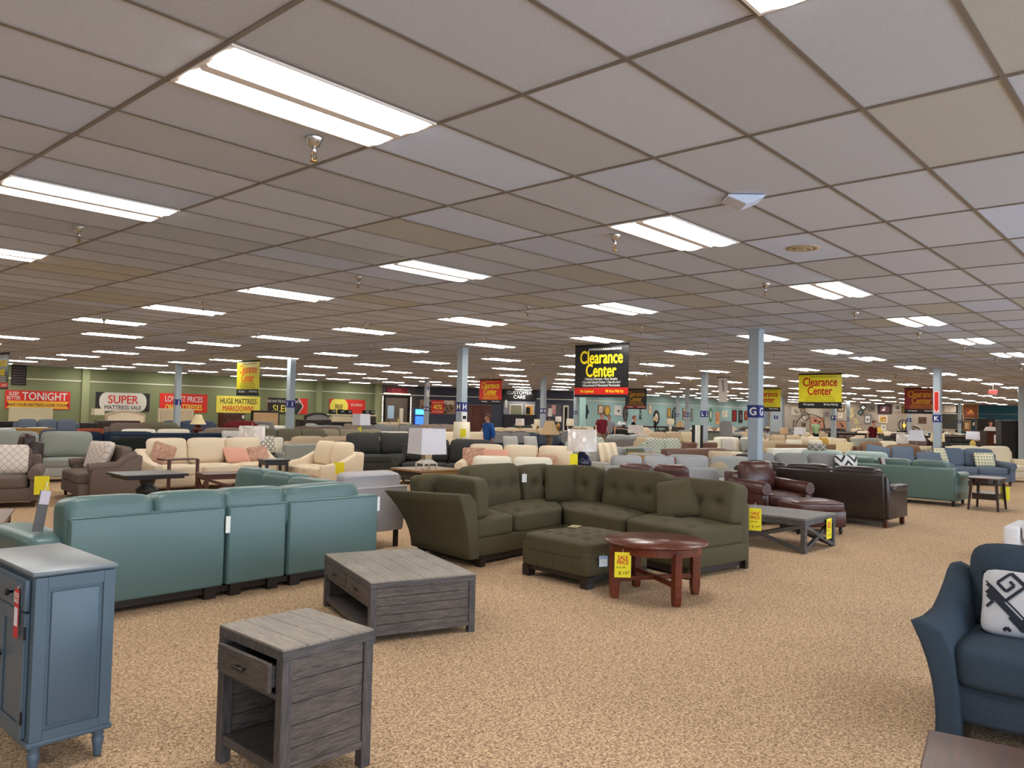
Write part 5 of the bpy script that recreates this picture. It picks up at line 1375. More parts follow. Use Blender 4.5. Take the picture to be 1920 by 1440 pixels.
sofa('grey-taupe loveseat with two lattice pillows left of the cream sofa', -98, 1.6, TAU, at=(5.28, 14.2), name='loveseat', H=.86, D=.96, nb=2, arm='set', legm=MAHO,
     pillows=((-.30, -.02, LAT, 'cream lattice pillow, left one on the grey-taupe loveseat', {'w': .52, 'h': .52, 'ang': 30}), (.30, -.04, LAT, 'cream lattice pillow, right one on the grey-taupe loveseat', {'w': .50, 'h': .52, 'ang': -20})))
sofa('black rolled-back sofa behind the grey-taupe loveseat', 12, 1.8, BLK, at=(7.6, 17.4), H=.86, nb=2, arm='roll', backs='block')
cs = sofa('long cream three-cushion sofa with peach pillows behind the teal sectional', 1, 2.75, CREAM, at=(7.65, 14.85), H=.86, D=.98, nb=3, backs='soft', bh=.52, arm='slope', armh=.56, lo=False,
     pillows=((-.95, .02, PAIS, 'paisley pillow at the left end of the long cream sofa', {'w': .46, 'roll': 20}), (.55, -.06, PINKD, 'peach dotted pillow on the long cream sofa', {'w': .56, 'h': .40, 'rake': 40}), (1.02, -.06, PAIS, 'paisley pillow at the right end of the long cream sofa', {'w': .56, 'h': .42, 'rake': 40})))
sofa('small cream loveseat with sloping arms right of the long cream sofa', -90, 1.5, CREAM, at=(9.12, 13.25), name='loveseat', H=.86, D=.98, nb=2, backs='soft', arm='slope', bh=.50, armh=.58)
price_tag('price_tag', 'yellow tag on the front arm of the small cream loveseat', (8.95, 12.45, .60), -50, w=.2, h=.22, string=.01, body=False)
sofa('white sofa with a ring-patterned pillow behind the small cream loveseat', 0, 2.0, IVO, at=(9.9, 17.2), H=.86, nb=0, backs='none', arm='track',
     pillows=((.35, .1, RINGS, 'ring-patterned lumbar pillow standing on the white sofa', {'w': .62, 'h': .42, 'z': .52}),))
sofa('pale grey sofa back with a paper label, left of the small cream loveseat', 180, 1.4, GSAGE, at=(10.2, 15.7), nb=0, backs='none', H=.80, arm='track')
sofa('long charcoal sectional with big loose cushions behind the white square lamp', -8, 3.3, CHAR, at=(13.4, 15.9), H=.90, D=1.0, nb=3, backs='soft', bh=.56, arm='roll')
sofa('charcoal chaise end of cushions right of the white square lamp', -52, 2.3, CHAR, at=tuple(PD(838, 17.4))[:2], H=.95, D=.95, nb=2, backs='soft', bh=.54, arm='roll', armh=.6)
sofa('charcoal loveseat behind the long charcoal sectional', -8, 1.7, CHAR, at=(14.4, 18.3), H=.9, nb=2, arm='roll')
# pink/cream sofa behind olive sectional
sofa('cream sofa with pink pillows right behind the olive sectional', -52, 2.5, CREAM, at=(12.0, 10.55), H=.84, D=1.0, nb=3, backs='soft', bh=.50, arm='roll',
     pillows=((-.95, -.0, PAIS, 'pale paisley pillow leaning at the left end of the cream sofa behind the sectional', {'w': .5}), (-.5, -.12, PINKD, 'pink dotted pillow on the cream sofa behind the olive sectional', {'w': .55, 'h': .42}), (.55, -.1, PAIS, 'small peach pillow low on the cream sofa behind the olive sectional', {'w': .45, 'h': .34})))
sofa('ivory sofa back directly behind the olive sectional', 128, 1.7, IVO, at=(10.05, 8.98), H=.80, D=.9, nb=2, backs='soft', bh=.42, arm='roll')
sofa('dark navy sofa with grey pillows left of the brown bell lamp', -20, 2.0, NAVY, at=tuple(PD(985, 22.0))[:2], H=.76, D=.95, nb=0, backs='none', arm='track',
     pillows=((-.4, .1, PGREY, 'pale grey pillow, left one on the dark navy sofa', {'z': .55, 'w': .5}), (.25, .1, PGREY, 'pale grey pillow, right one on the dark navy sofa', {'z': .55, 'w': .45})))
sofa('navy leather sofa behind the dark navy sofa near column M', -15, 2.2, NVL, px=1005, py=811, H=.92, nb=2, arm='roll')
sofa('brown-grey cushioned sofa beside the navy leather sofa', -15, 1.8, GRY, px=955, py=811, H=.92, nb=2, arm='roll')
# chevron and sage
sofa('pale green chevron loveseat in the middle, nearer one with two square cushions', -12, 1.7, SAGE, px=1240, py=822, H=.92, nb=2, arm='track', cm=CHEV, name='loveseat')
sofa('pale green chevron armchair behind the plastic-wrapped lamp', -12, 1.5, SAGE, px=1100, py=820, H=.92, nb=2, arm='track', cm=CHEV, name='loveseat')
sofa('sage-grey sofa with rounded cushions between the wrapped lamp and chevron loveseat', 168, 2.4, GRY, px=1180, py=815, H=.90, nb=2, arm='track', cm=LGR)
sofa('low pale grey sofa in front of the sage-grey one', -12, 2.2, LGR, px=1165, py=838, H=.88, nb=2, arm='track',
     pillows=((-.7, -.1, RUF, 'ruffled ecru pillow in the middle behind the olive sectional', {'w': .55, 'h': .5, 'z': .56}), (.1, -.1, STRP, 'black and green striped pillow leaning behind the olive sectional', {'w': .62, 'h': .42, 'z': .5})))
sofa('light grey sectional with red and gold pillows, behind the silver-grey one', -60, 2.7, LGR, px=1290, py=853, H=.84, nb=3, arm='track',
     pillows=((-.9, .16, GOLDP, 'gold pillow, leftmost on the light grey sectional', {'z': .60, 'w': .55, 'h': .32}), (-.1, .16, REDP, 'bright red pillow on the light grey sectional', {'z': .60, 'w': .6, 'h': .28}), (.6, .16, BEI, 'beige pillow right of the bright red one', {'z': .56})))
sofa('silver-grey sofa back with three cushions just behind the right wing of the olive sectional', 133, 2.0, SIL, at=(11.82, 7.25), H=.86, nb=3, backs='soft', arm='track', bh=.48)
sofa('glossy brown leather chair back low behind the right wing of the olive sectional', 125, 1.1, BRNL, px=1226, py=873, H=.74, D=.7, nb=2, arm='none', name='armchair', cat='chair', bh=.40)
sofa('chocolate brown sofa back right of the chevron loveseat', 172, 1.7, BRL2, px=1310, py=829, H=.86, nb=0, backs='none', arm='track')
sofa('low chocolate brown sofa behind the red pillow', -12, 2.4, BRL2, at=tuple(PD(1322, 20.0))[:2], H=.80, nb=0, backs='none', arm='track')
sofa('sand sofa with a gold bolster, behind the chevron loveseat', -12, 2.3, SAND, px=1245, py=810, H=.92, nb=2, arm='roll', cm=BEI)
sofa('pale rolled-arm sofa with pillows between columns L and G', -35, 2.3, IVO, px=1385, py=820, H=.92, nb=2, backs='soft', arm='roll',
     pillows=((-.6, -.1, PGREY, 'pale grey pillow on the pale rolled-arm sofa left of column G', {'z': .5}), (.1, -.1, GSAGE, 'sage pillow on the pale rolled-arm sofa left of column G', {'z': .5})))
# right side group
sofa('oxblood brown leather club chair with rolled arms beside the grey X table', -26, 1.0, BRNL, at=(11.92, 5.28), name='armchair', cat='chair', H=.86, D=.98, nb=1, ns=1, backs='soft', bh=.47, arm='roll', armh=.64)
t = thing('ottoman', 'oxblood brown leather ottoman in front of the club chair', 'ottoman', (11.30, 4.35, 0), -40)
q = MB(); q.box(-.38, .38, -.30, .30, .10, .34, BRNL, r=.03, seg=2); q.build('base', t)
q = MB(); q.cush(.80, .64, .16, BRNL, T=TR(z=.30), n=10, k=5, crown=.02); q.build('top_cushion', t)
for a in (-1, 1):
    for b in (-1, 1):
        q = MB(); q.lathe([(.018, 0), (.026, .05), (.02, .10)], DARKLEG, 10, a * .32, b * .24); q.build('leg', t)
ds = thing('sofa', 'long dark brown leather sofa seen from behind, right of the club chair', 'sofa', (13.05, 4.92, 0), 88)
# local: front -Y ; this sofa turns its back to the viewer
W_, D_ = 2.52, .90
q = MB(); q.prism([(D_ / 2 - .16, .12), (D_ / 2 - .02, .12), (D_ / 2 + .06, .80), (D_ / 2 - .06, .81), (D_ / 2 - .10, .78)], -W_ / 2 + .05, W_ / 2 - .05, DKB, axis='x', r=.02, seg=2); q.build('back_frame', ds)
q = MB(); q.box(-W_ / 2 + .1, W_ / 2 - .1, -D_ / 2 + .05, D_ / 2 - .05, .10, .30, DKB, r=.02, seg=2); q.box(-W_ / 2 + .05, W_ / 2 - .05, D_ / 2 - .08, D_ / 2 - .02, .085, .12, DARKLEG); q.build('base', ds)
for s in (-1, 1):
    q = MB(); q.prism([(-D_ / 2, .12), (D_ / 2 - .04, .12), (D_ / 2 + .03, .78), (D_ / 2 - .08, .76), (D_ / 2 - .15, .56), (-D_ / 2 + .02, .56)], s * W_ / 2 - (.12 if s > 0 else 0), s * W_ / 2 + (.12 if s < 0 else 0), DKB, axis='x', r=.02, seg=2)
    q.cush(.17, .70, .10, DKB, T=TR(s * (W_ / 2 - .06), -.12, .53), n=8, k=5); q.build('arm', ds)
for k in range(3):
    q = MB(); q.cush(.74, .62, .18, DKB, T=TR(-.75 + .75 * k, -.12, .28), n=8, k=7); q.build('seat_cushion', ds)
    q = MB(); q.cush(.755, .46, .22, DKB, T=TR(-.76 + .76 * k, D_ / 2 - .17, .44, rx=-6) @ TR(0, 0, .23) @ TR(rx=90) @ TR(0, 0, -.11), n=10, k=5); q.build('back_cushion', ds)
for a in (-1, 1):
    for b in (-1, 1):
        q = MB(); q.prism([(-.03, -.03), (.03, -.03), (.03, .03), (-.03, .03)], 0, .11, MAHO, axis='z', T=TR(a * (W_ / 2 - .06), b * (D_ / 2 - .08))); q.build('leg', ds)
foot(13.05, 4.92, 1.27, .46, 88); foot(11.25, 4.35, .4)
rs = sofa('sea-green leather sofa seen from behind, right of the dark leather sofa', 90, 2.4, TEALR, at=(17.31, 4.88), H=.84, D=.98, nb=3, arm='roll', armh=.64, bh=.42, lo=False)
q = MB(); q.box(-.03, .03, -.01, .012, -.34, 0, flat('striped_throw', (200, 190, 186)), T=TR(ry=14)); q.box(.03, .07, -.01, .012, -.34, 0, flat('striped_throw_dark', (70, 44, 40)), T=TR(ry=14))
tag(q.build('swatch_strip', None, (16.86, 5.05, .88), 90), 'striped swatch strip draped over the back of the sea-green sofa', 'swatch')
# oval side table
t = thing('side_table', 'dark walnut oval side table with splayed legs and lower shelf on the right', 'table', (16.98, 3.22, 0), 0)
q = MB(); n = 30
ov = [(.40 * math.copysign(abs(math.cos(2 * math.pi * k / n)) ** .7, math.cos(2 * math.pi * k / n)), .30 * math.copysign(abs(math.sin(2 * math.pi * k / n)) ** .7, math.sin(2 * math.pi * k / n))) for k in range(n)]
q.prism(ov, .575, .60, WALT, axis='z'); q.build('top', t)
q = MB(); q.prism([(a * .86, b * .86) for a, b in ov], .50, .575, WALN, axis='z'); q.build('apron', t)
q = MB(); q.prism([(a * .80, b * .80) for a, b in ov], .30, .315, WALT, axis='z'); q.build('shelf', t)
q = MB(); q.box(-.28, .28, -.20, .20, .20, .30, WALN, r=.004, seg=1); q.build('drawer', t)
for a in (-1, 1):
    for b in (-1, 1):
        q = MB(); q.add([(a * x + dx * s, b * y + dy * s, z) for z, x, y, s in ((0, .36, .24, .016), (.58, .30, .20, .026)) for dx, dy in ((-1, -1), (1, -1), (1, 1), (-1, 1))], [(3, 2, 1, 0), (4, 5, 6, 7), (0, 1, 5, 4), (1, 2, 6, 5), (2, 3, 7, 6), (3, 0, 4, 7)], WALN); q.build('leg', t)
foot(16.98, 3.22, .4, .3)
price_tag('price_tag', 'yellow tag hanging low on the dark oval side table', (17.35, 3.0, .43), -60, w=.16, h=.26, string=.01, body=False)
sofa('denim blue sofa with dotted cream pillows at the right edge', -46, 1.95, BLUE, at=(23.6, 4.9), H=.90, D=.95, nb=2, arm='roll', armh=.60, lo=False, legm=MAHO,
     pillows=((-.72, -.08, DOTS, 'dotted cream pillow at the left end of the denim blue sofa', {'w': .55, 'h': .5, 'ang': 30}), (.38, -.12, DOTS, 'dotted cream rectangular pillow on the right cushion of the denim blue sofa', {'w': .56, 'h': .40})))
sofa('cream sofa with black pillow behind the denim blue sofa', -30, 2.3, SAND, px=1752, py=837, H=.90, nb=2, backs='soft', arm='roll', lo=False,
     pillows=((-.2, -.1, DBR, 'black-brown pillow on the cream sofa left of the denim blue sofa', {'z': .56, 'w': .5, 'roll': 12}), (-.7, -.15, IK, 'grey patterned pillow beside the black-brown pillow', {'z': .5, 'w': .5, 'h': .3})))
sofa('cream leather sofa directly behind the denim blue sofa', -35, 2.4, CRML, px=1832, py=836, H=.94, nb=2, arm='track', lo=False)
sofa('slate blue seat with three loose blue pillows behind the sea-green sofa', -60, 2.0, BLUE, px=1690, py=856, H=.70, nb=0, backs='none', arm='track', lo=False,
     pillows=((-.6, .1, BLUE, 'denim blue pillow, leftmost of three above the sea-green sofa', {'z': .52, 'w': .6, 'h': .5, 'roll': 10}), (0, .1, BLUE, 'denim blue pillow, middle of three above the sea-green sofa', {'z': .52, 'w': .55, 'h': .5}), (.6, .1, BLUE, 'denim blue pillow, rightmost of three above the sea-green sofa', {'z': .46, 'w': .6, 'h': .42})))
sofa('mint leather sofa with long cushions behind the dark brown leather sofa', 98, 2.3, MINT, at=tuple(PD(1585, 19.0))[:2], H=.84, nb=2, arm='roll', bh=.44, lo=False,
     pillows=((.6, .2, IK, 'small grey patterned pillow standing on the mint sofa', {'z': .62, 'w': .45}),))
sofa('warm grey sofa with three loose cushions beside column G on its right', -40, 2.5, GRY, px=1480, py=850, H=.86, nb=3, backs='soft', arm='track', lo=False,
     pillows=((1.05, -.1, ZIG, 'black and white zigzag pillow on the warm grey sofa', {'z': .50, 'w': .5}), (-1.0, .0, DBR, 'dark patterned pillow beside column G', {'z': .48, 'w': .5})))
sofa('white armchair back behind the warm grey sofa right of column G', 165, 1.5, WHT, px=1474, py=840, H=.88, nb=0, backs='none', arm='track', name='armchair', cat='chair', lo=False)
sofa('long brown leather sofa with a rolled back below column P', -25, 2.6, TANL, px=1522, py=833, H=.88, nb=0, backs='none', arm='roll', lo=False)
sofa('beige sofa with pale lumbar pillows behind the long brown sofa', -25, 2.8, BEI, px=1495, py=827, H=.86, nb=0, backs='none', arm='roll', lo=False,
     pillows=((-.2, .2, IVO, 'pale lumbar pillow, left one on the beige sofa under the yellow banner', {'z': .62, 'w': .7, 'h': .34}), (.75, .2, IVO, 'pale lumbar pillow, right one on the beige sofa under the yellow banner', {'z': .62, 'w': .7, 'h': .34}), (1.15, .2, GOLDY, 'ochre pillow at the right end of the beige sofa', {'z': .6, 'w': .4})))
sofa('brown loveseat with rounded back left of the white pyramid lamp', -30, 1.5, BRL2, px=1690, py=834, H=.92, nb=1, arm='roll', cm=TANL, lo=False, name='loveseat')
sofa('cream leather recliner with a headrest roll left of the plastic-wrapped lamp', -40, .95, CRML, px=1661, py=827, H=1.04, nb=1, arm='track', name='recliner', cat='chair', lo=False)
sofa('brown fabric recliner with a tan headrest beside the cream recliner', -40, .95, BRL2, px=1632, py=828, H=1.04, nb=1, arm='track', cm=TANL, name='recliner', cat='chair', lo=False)
sofa('low espresso table-height bench sofa far behind the cream lamp', -40, 2.2, DKB, px=1600, py=840, H=.80, nb=0, backs='none', arm='track', lo=False)

# ---- left middle rows (explicit far pieces)
for a_ in (
    ('white pillow-back sofa at the left edge, third row', 40, 805, 30, 2.4, WHT, .92, 2, 'soft', 'track', 25.2),
    ('mustard brown leather sofa near the left edge', 57, 803, -5, 1.8, MUST, .92, 1, 'block', 'roll', 23.6),
    ('grey tweed chair with rounded back at the left edge', 6, 804, 25, 1.0, LGR, .95, 1, 'soft', 'track', 21.6),
    ('slate blue sofa back left of the dark navy sofa', 110, 805, -5, 1.3, SLATE, .90, 1, 'block', 'track', 23.0),
    ('long dark navy sofa with two cushions, left of the tufted one', 190, 809, -4, 3.0, NAVY, .84, 2, 'block', 'track', 21.2),
    ('rust orange sofa behind the long dark navy sofa', 195, 804, -4, 2.1, RUST, .92, 2, 'block', 'roll', 26.0),
    ('cream sofa with oval pillows behind the navy tufted sofa', 292, 805, -4, 2.4, IVO, .92, 2, 'soft', 'roll', 24.0),
    ('beige chair with a rolled pillow right of the bell lamp on the left', 422, 802, -10, 1.7, TAU2, .95, 1, 'block', 'roll', 25.6),
    ('black seat with a grey pillow left of the wrapped drum lamp', 424, 815, -8, 1.0, BLK, .84, 0, 'none', 'track', 22.3),
    ('large grey-brown sectional, left half, near the second column', 540, 804, -6, 2.6, MOSS, .96, 3, 'block', 'roll'),
    ('large grey-brown sectional, right half, near the second column', 590, 800, -6, 2.2, TAU, .98, 2, 'block', 'roll'),
    ('beige sofa of three box cushions behind the charcoal sectional', 632, 818, -8, 3.0, BEI, .90, 3, 'block', 'track'),
    ('greige sofa with pointed pillows right of the large grey-brown sectional', 655, 805, -10, 2.6, GREIGE, .94, 3, 'soft', 'track'),
    ('burgundy sofa back in front of the dark dresser', 452, 789, -5, 1.6, BURG, .98, 1, 'block', 'roll'),
    ('dark grey chair back in front of the SUPER MATTRESS SALE sign', 238, 793, -5, 1.4, TAU, 1.0, 1, 'block', 'track'),
    ('pale grey sofa back right of the cream curved headboard', 282, 795, -5, 1.6, LGR, .92, 1, 'block', 'track'),
    ('olive brown loveseat behind the pale grey sofa back', 297, 792, -5, 1.7, MOSS, .96, 1, 'soft', 'roll'),
    ('brown lumpy sofa left of column N', 745, 797, -8, 2.6, GRY, .96, 2, 'block', 'roll'),
    ('cream sofa in front of column N', 730, 809, -8, 1.6, WHT, .86, 0, 'none', 'track'),
    ('taupe sofa right of column N with two cushions', 825, 796, -10, 2.6, TAU2, .98, 2, 'block', 'roll'),
    ('cream sofa with a skirt behind the drum lamp', 870, 810, -10, 2.8, CREAM, .92, 2, 'soft', 'roll'),
    ('beige floral sofa right of the lady in blue', 990, 803, -12, 3.0, BEI, .94, 3, 'soft', 'roll'),
    ('rounded taupe armchair just right of column M', 1028, 796, -12, 1.2, TAU2, 1.0, 1, 'soft', 'roll'),
    ('black leather sofa behind the maroon-shirted man', 1145, 805, -12, 2.6, BLK, .90, 2, 'block', 'track'),
    ('tan bolster sofa right of the maroon-shirted man', 1150, 802, -12, 1.8, TANL, .94, 1, 'block', 'roll')):
    lab, px, py, rz, W, m, H, nb, bk, arm = a_[:10]
    sofa(lab, rz, W, m, px=px, py=py, H=H, nb=nb, backs=bk, arm=arm, dp=a_[10] if len(a_) > 10 else None)
sofa('dark navy button-tufted chesterfield sofa left of the cream sofa', -4, 2.9, NAVY, px=320, py=812, dp=20.2, nb=0, backs='none', arm='roll', tufted=True, armh=.8,
     pillows=((1.45, -.1, PGREY, 'pale grey pillow at the right end of the tufted navy sofa', {'z': .55, 'w': .5}),))
# ================================================================ tables and lamps among the sofas
def simple_table(label, at, rz, wx, wy, h, m, mt, name='end_table', shelf=False, leg=.05, cat='table', rc=True):
    t = thing(name, label, cat, (at[0], at[1], 0), rz); X, Y = wx / 2, wy / 2
    q = MB(); q.box(-X, X, -Y, Y, h - .035, h, mt, r=.006, seg=1); q.build('top', t)
    q = MB(); q.box(-X + .03, X - .03, -Y + .03, Y - .03, h - .11, h - .035, m); q.build('apron', t)
    for a in (-1, 1):
        for b in (-1, 1):
            q = MB(); q.box(a * (X - .05) - leg / 2, a * (X - .05) + leg / 2, b * (Y - .05) - leg / 2, b * (Y - .05) + leg / 2, 0, h - .035, m); q.build('leg', t)
    if shelf:
        q = MB(); q.box(-X + .04, X - .04, -Y + .04, Y - .04, .16, .185, mt); q.build('shelf', t)
    if rc: foot(at[0], at[1], X, Y, rz)
    return t
SHW = mat('white_linen_shade', (214, 214, 222), rough=.9); SHI = mat('ivory_shade', (228, 216, 188), rough=.9); SHB = mat('tan_bell_shade', (190, 160, 120), rough=.9); SHC = mat('cream_shade', (226, 206, 160), rough=.9)
WRAP = mat('crinkled_plastic_wrap', (214, 204, 196), rough=.16, bump=1.0, scale=14, vary=.1, coat=.6); GLS = mat('mercury_glass', (200, 196, 170), rough=.12, metal=.7); IVB = mat('ivory_lamp_base', (214, 206, 190), rough=.4); AMB = mat('amber_lamp_base', (210, 180, 80), rough=.25)
def lamp(label, px, py, H, top, sw, sh, m, base='urn', bm_=None, shape='drum', at=None, tz=None, name='table_lamp', rz=0, tagl=None):
    """top of the shade at height H seen at pixel (px, py); sw/sh shade width and height; tz: table height"""
    tz = .62 if tz is None else tz
    t = thing(name, label, 'lamp', (at[0], at[1], tz), rz); z1 = H - tz; z0 = z1 - sh; r = sw / 2; bm_ = bm_ or BRASS
    q = MB()
    if shape == 'drum': q.lathe([(r, z0), (r * .93, z1), (r * .91, z1), (r * .98, z0), (r, z0)], m, 26, cap=False)
    elif shape == 'bell': q.lathe([(r, z0), (r * .82, z0 + sh * .25), (r * .58, z0 + sh * .6), (r * .42, z1), (r * .40, z1), (r * .56, z0 + sh * .6), (r * .80, z0 + sh * .25), (r * .98, z0), (r, z0)], m, 20, cap=False)
    elif shape == 'cone': q.lathe([(r, z0), (r * .55, z1), (r * .53, z1), (r * .98, z0), (r, z0)], m, 20, cap=False)
    else:
        a = r; b = r * (.93 if shape == 'square' else .62)
        v = [(sx * a, sy * a, z0) for sx, sy in ((-1, -1), (1, -1), (1, 1), (-1, 1))] + [(sx * b, sy * b, z1) for sx, sy in ((-1, -1), (1, -1), (1, 1), (-1, 1))]
        v += [(x * .975, y * .975, z) for x, y, z in v]
        f = [(0, 1, 5, 4), (1, 2, 6, 5), (2, 3, 7, 6), (3, 0, 4, 7), (9, 8, 12, 13), (10, 9, 13, 14), (11, 10, 14, 15), (8, 11, 15, 12), (4, 5, 13, 12), (5, 6, 14, 13), (6, 7, 15, 14), (7, 4, 12, 15), (0, 8, 9, 1), (1, 9, 10, 2), (2, 10, 11, 3), (3, 11, 8, 0)]
        q.add(v, f, m)
    q.build('shade', t)
    q = MB()
    if base == 'urn': q.lathe([(.07, 0), (.08, .02), (.03, .05), (.05, z0 * .3), (.10, z0 * .55), (.09, z0 * .75), (.03, z0 * .9), (.02, z0 + .04)], bm_, 18)
    elif base == 'jug': q.lathe([(.10, 0), (.14, .04), (.17, z0 * .4), (.15, z0 * .7), (.06, z0 * .9), (.03, z0 + .04)], bm_, 20)
    elif base == 'stick': q.lathe([(.09, 0), (.09, .015), (.012, .03), (.012, z0 + .05)], bm_, 14)
    elif base == 'block': q.prism([(-.09, 0), (.09, 0), (.075, .03), (.055, z0 * .4), (.08, z0 * .8), (.05, z0), (-.05, z0), (-.08, z0 * .8), (-.055, z0 * .4), (-.075, .03)], -.05, .05, bm_, axis='y', r=.005)
    elif base == 'pagoda':
        s = .13
        for a in (-1, 1):
            for b in (-1, 1): q.box(a * s - .012, a * s + .012, b * s - .012, b * s + .012, 0, z0 * .35, bm_)
        q.box(-s - .01, s + .01, -s - .01, s + .01, z0 * .35, z0 * .42, bm_)
        v = [(sx * .13, sy * .13, z0 * .42) for sx, sy in ((-1, -1), (1, -1), (1, 1), (-1, 1))] + [(sx * .06, sy * .06, z0 * .66) for sx, sy in ((-1, -1), (1, -1), (1, 1), (-1, 1))] + [(sx * .07, sy * .07, z0 * 1.02) for sx, sy in ((-1, -1), (1, -1), (1, 1), (-1, 1))]
        q.add(v, [(0, 1, 5, 4), (1, 2, 6, 5), (2, 3, 7, 6), (3, 0, 4, 7), (4, 5, 9, 8), (5, 6, 10, 9), (6, 7, 11, 10), (7, 4, 8, 11), (8, 9, 10, 11)], bm_)
        for k in range(3): q.box(-.074, .074, -.074, .074, z0 * (.7 + .1 * k), z0 * (.73 + .1 * k), BRASS)
    q.build('base', t)
    q = MB(); q.tube([(0, 0, z0), (0, 0, z1 + .03)], .006, BRASS, 6); q.lathe([(.003, z1 + .02), (.014, z1 + .035), (.004, z1 + .06)], BRASS, 8); q.build('harp', t)
    q = MB(); q.tube([(-r * .5, 0, z1 - .03), (r * .5, 0, z1 - .03)], .003, BRASS, 4); q.build('spider', t)
    if tagl:
        pr = Matrix.Translation((at[0], at[1], 0)) @ Euler((0, 0, R(-48))).to_matrix().to_4x4() @ Vector((tagl[1], -r - .03, H - sh * tagl[2]))
        price_tag('price_tag', tagl[0], tuple(pr), -48, w=.13, h=.2, string=.02, body=False)
    return t
p = Vector((9.15, 10.2))
t = simple_table('honey-coloured wooden end table under the large white square lamp', (9.28, 10.33), -4, .95, .85, .60, DARKLEG, OAK)
q = MB(); q.box(-.44, .44, -.435, -.42, .44, .56, OAK); q.build('drawer', t)
lamp('large white square-shaded lamp with a white pagoda base left of the olive sectional', 0, 0, 1.30, 0, .50, .44, SHW, base='pagoda', bm_=IVB, shape='square', at=(9.2, 10.25), tz=.60, rz=-12)
t = simple_table('dark table carrying the drum lamp behind the charcoal sectional', HY(866, 791, 18.6)[0], 0, .6, .6, .62, DARKLEG, WALN)
lamp('cream drum-shaded lamp with a yellow tag left of the lady in blue', 866, 791, HY(866, 791, 18.6)[1], 0, .41, .39, SHI, base='urn', bm_=BRASS, at=HY(866, 791, 18.6)[0], tagl=('yellow tag hanging on the cream drum lamp shade', .05, .35))
tt = P(1045, 853, .62)
t = thing('side_table', 'round dark wooden table holding the brown bell lamp', 'table', (tt.x, tt.y, 0), 0)
q = MB(); q.lathe([(0, .585), (.52, .585), (.54, .60), (.53, .62), (0, .62)], WALN, 36, cap=False); q.build('top', t)
q = MB(); q.lathe([(.30, 0), (.28, .04), (.08, .1), (.07, .5), (.14, .585)], MAHO, 20); q.build('pedestal', t)
foot(tt.x, tt.y, .6)
bl = Vector((tt.x, tt.y)) + Vector((.05, .30))
lamp('brown ribbed table lamp with a tan bell shade right of column M', 0, 0, 1.44, 0, .50, .34, SHB, base='block', bm_=mat('bronze_ribbed', (90, 66, 44), rough=.5, kind='stripe', scale=40, col2=(120, 92, 60)), shape='bell', at=tuple(bl))
t = simple_table('dark end table under the plastic-wrapped drum lamp', HY(1092, 805, 13.4)[0], 12, .6, .6, .62, DARKLEG, WALN)
lamp('drum lamp wrapped in clear plastic with a black and navy base behind the olive sectional', 1092, 805, HY(1092, 805, 13.4)[1], 0, .52, .37, WRAP, at=HY(1092, 805, 13.4)[0], base='jug', bm_=mat('black_navy_glaze', (28, 32, 60), rough=.2), tagl=('yellow tag in front of the plastic-wrapped lamp base', -.16, 1.05))
t = simple_table('dark wood end table under the wrapped glass jug lamp', HY(473, 799, 17.3)[0], 0, .75, .75, .62, DARKLEG, WALN, shelf=True)
lamp('large plastic-wrapped drum lamp with a greenish glass jug base right of the cream sofa', 473, 799, HY(473, 799, 17.3)[1], 0, .58, .32, WRAP, at=HY(473, 799, 17.3)[0], base='jug', bm_=GLS, tz=.62)
t = simple_table('dark chest under the small bell lamp by the leftmost column', HY(372, 777, 27)[0], 0, .9, .6, .66, NAVY, WALN)
lamp('cream bell-shaded lamp with a dark red base right of the leftmost column', 372, 777, HY(372, 777, 27)[1], 0, .54, .34, SHC, at=HY(372, 777, 27)[0], base='jug', bm_=mat('dark_red_glaze', (90, 36, 30), rough=.3), shape='bell', tz=.66)
t = simple_table('small stand under the white square lamp near the black shelving', HY(678, 776, 28)[0], 0, .6, .6, .62, DARKLEG, WALN)
lamp('white square-shaded lamp with a yellow tagged glass base before the black shelving', 678, 776, HY(678, 776, 28)[1], 0, .46, .40, SHW, at=HY(678, 776, 28)[0], base='stick', bm_=AMB, shape='square', tz=.62, tagl=('yellow tag on the stem of the lamp by the black shelving', 0, 1.15))
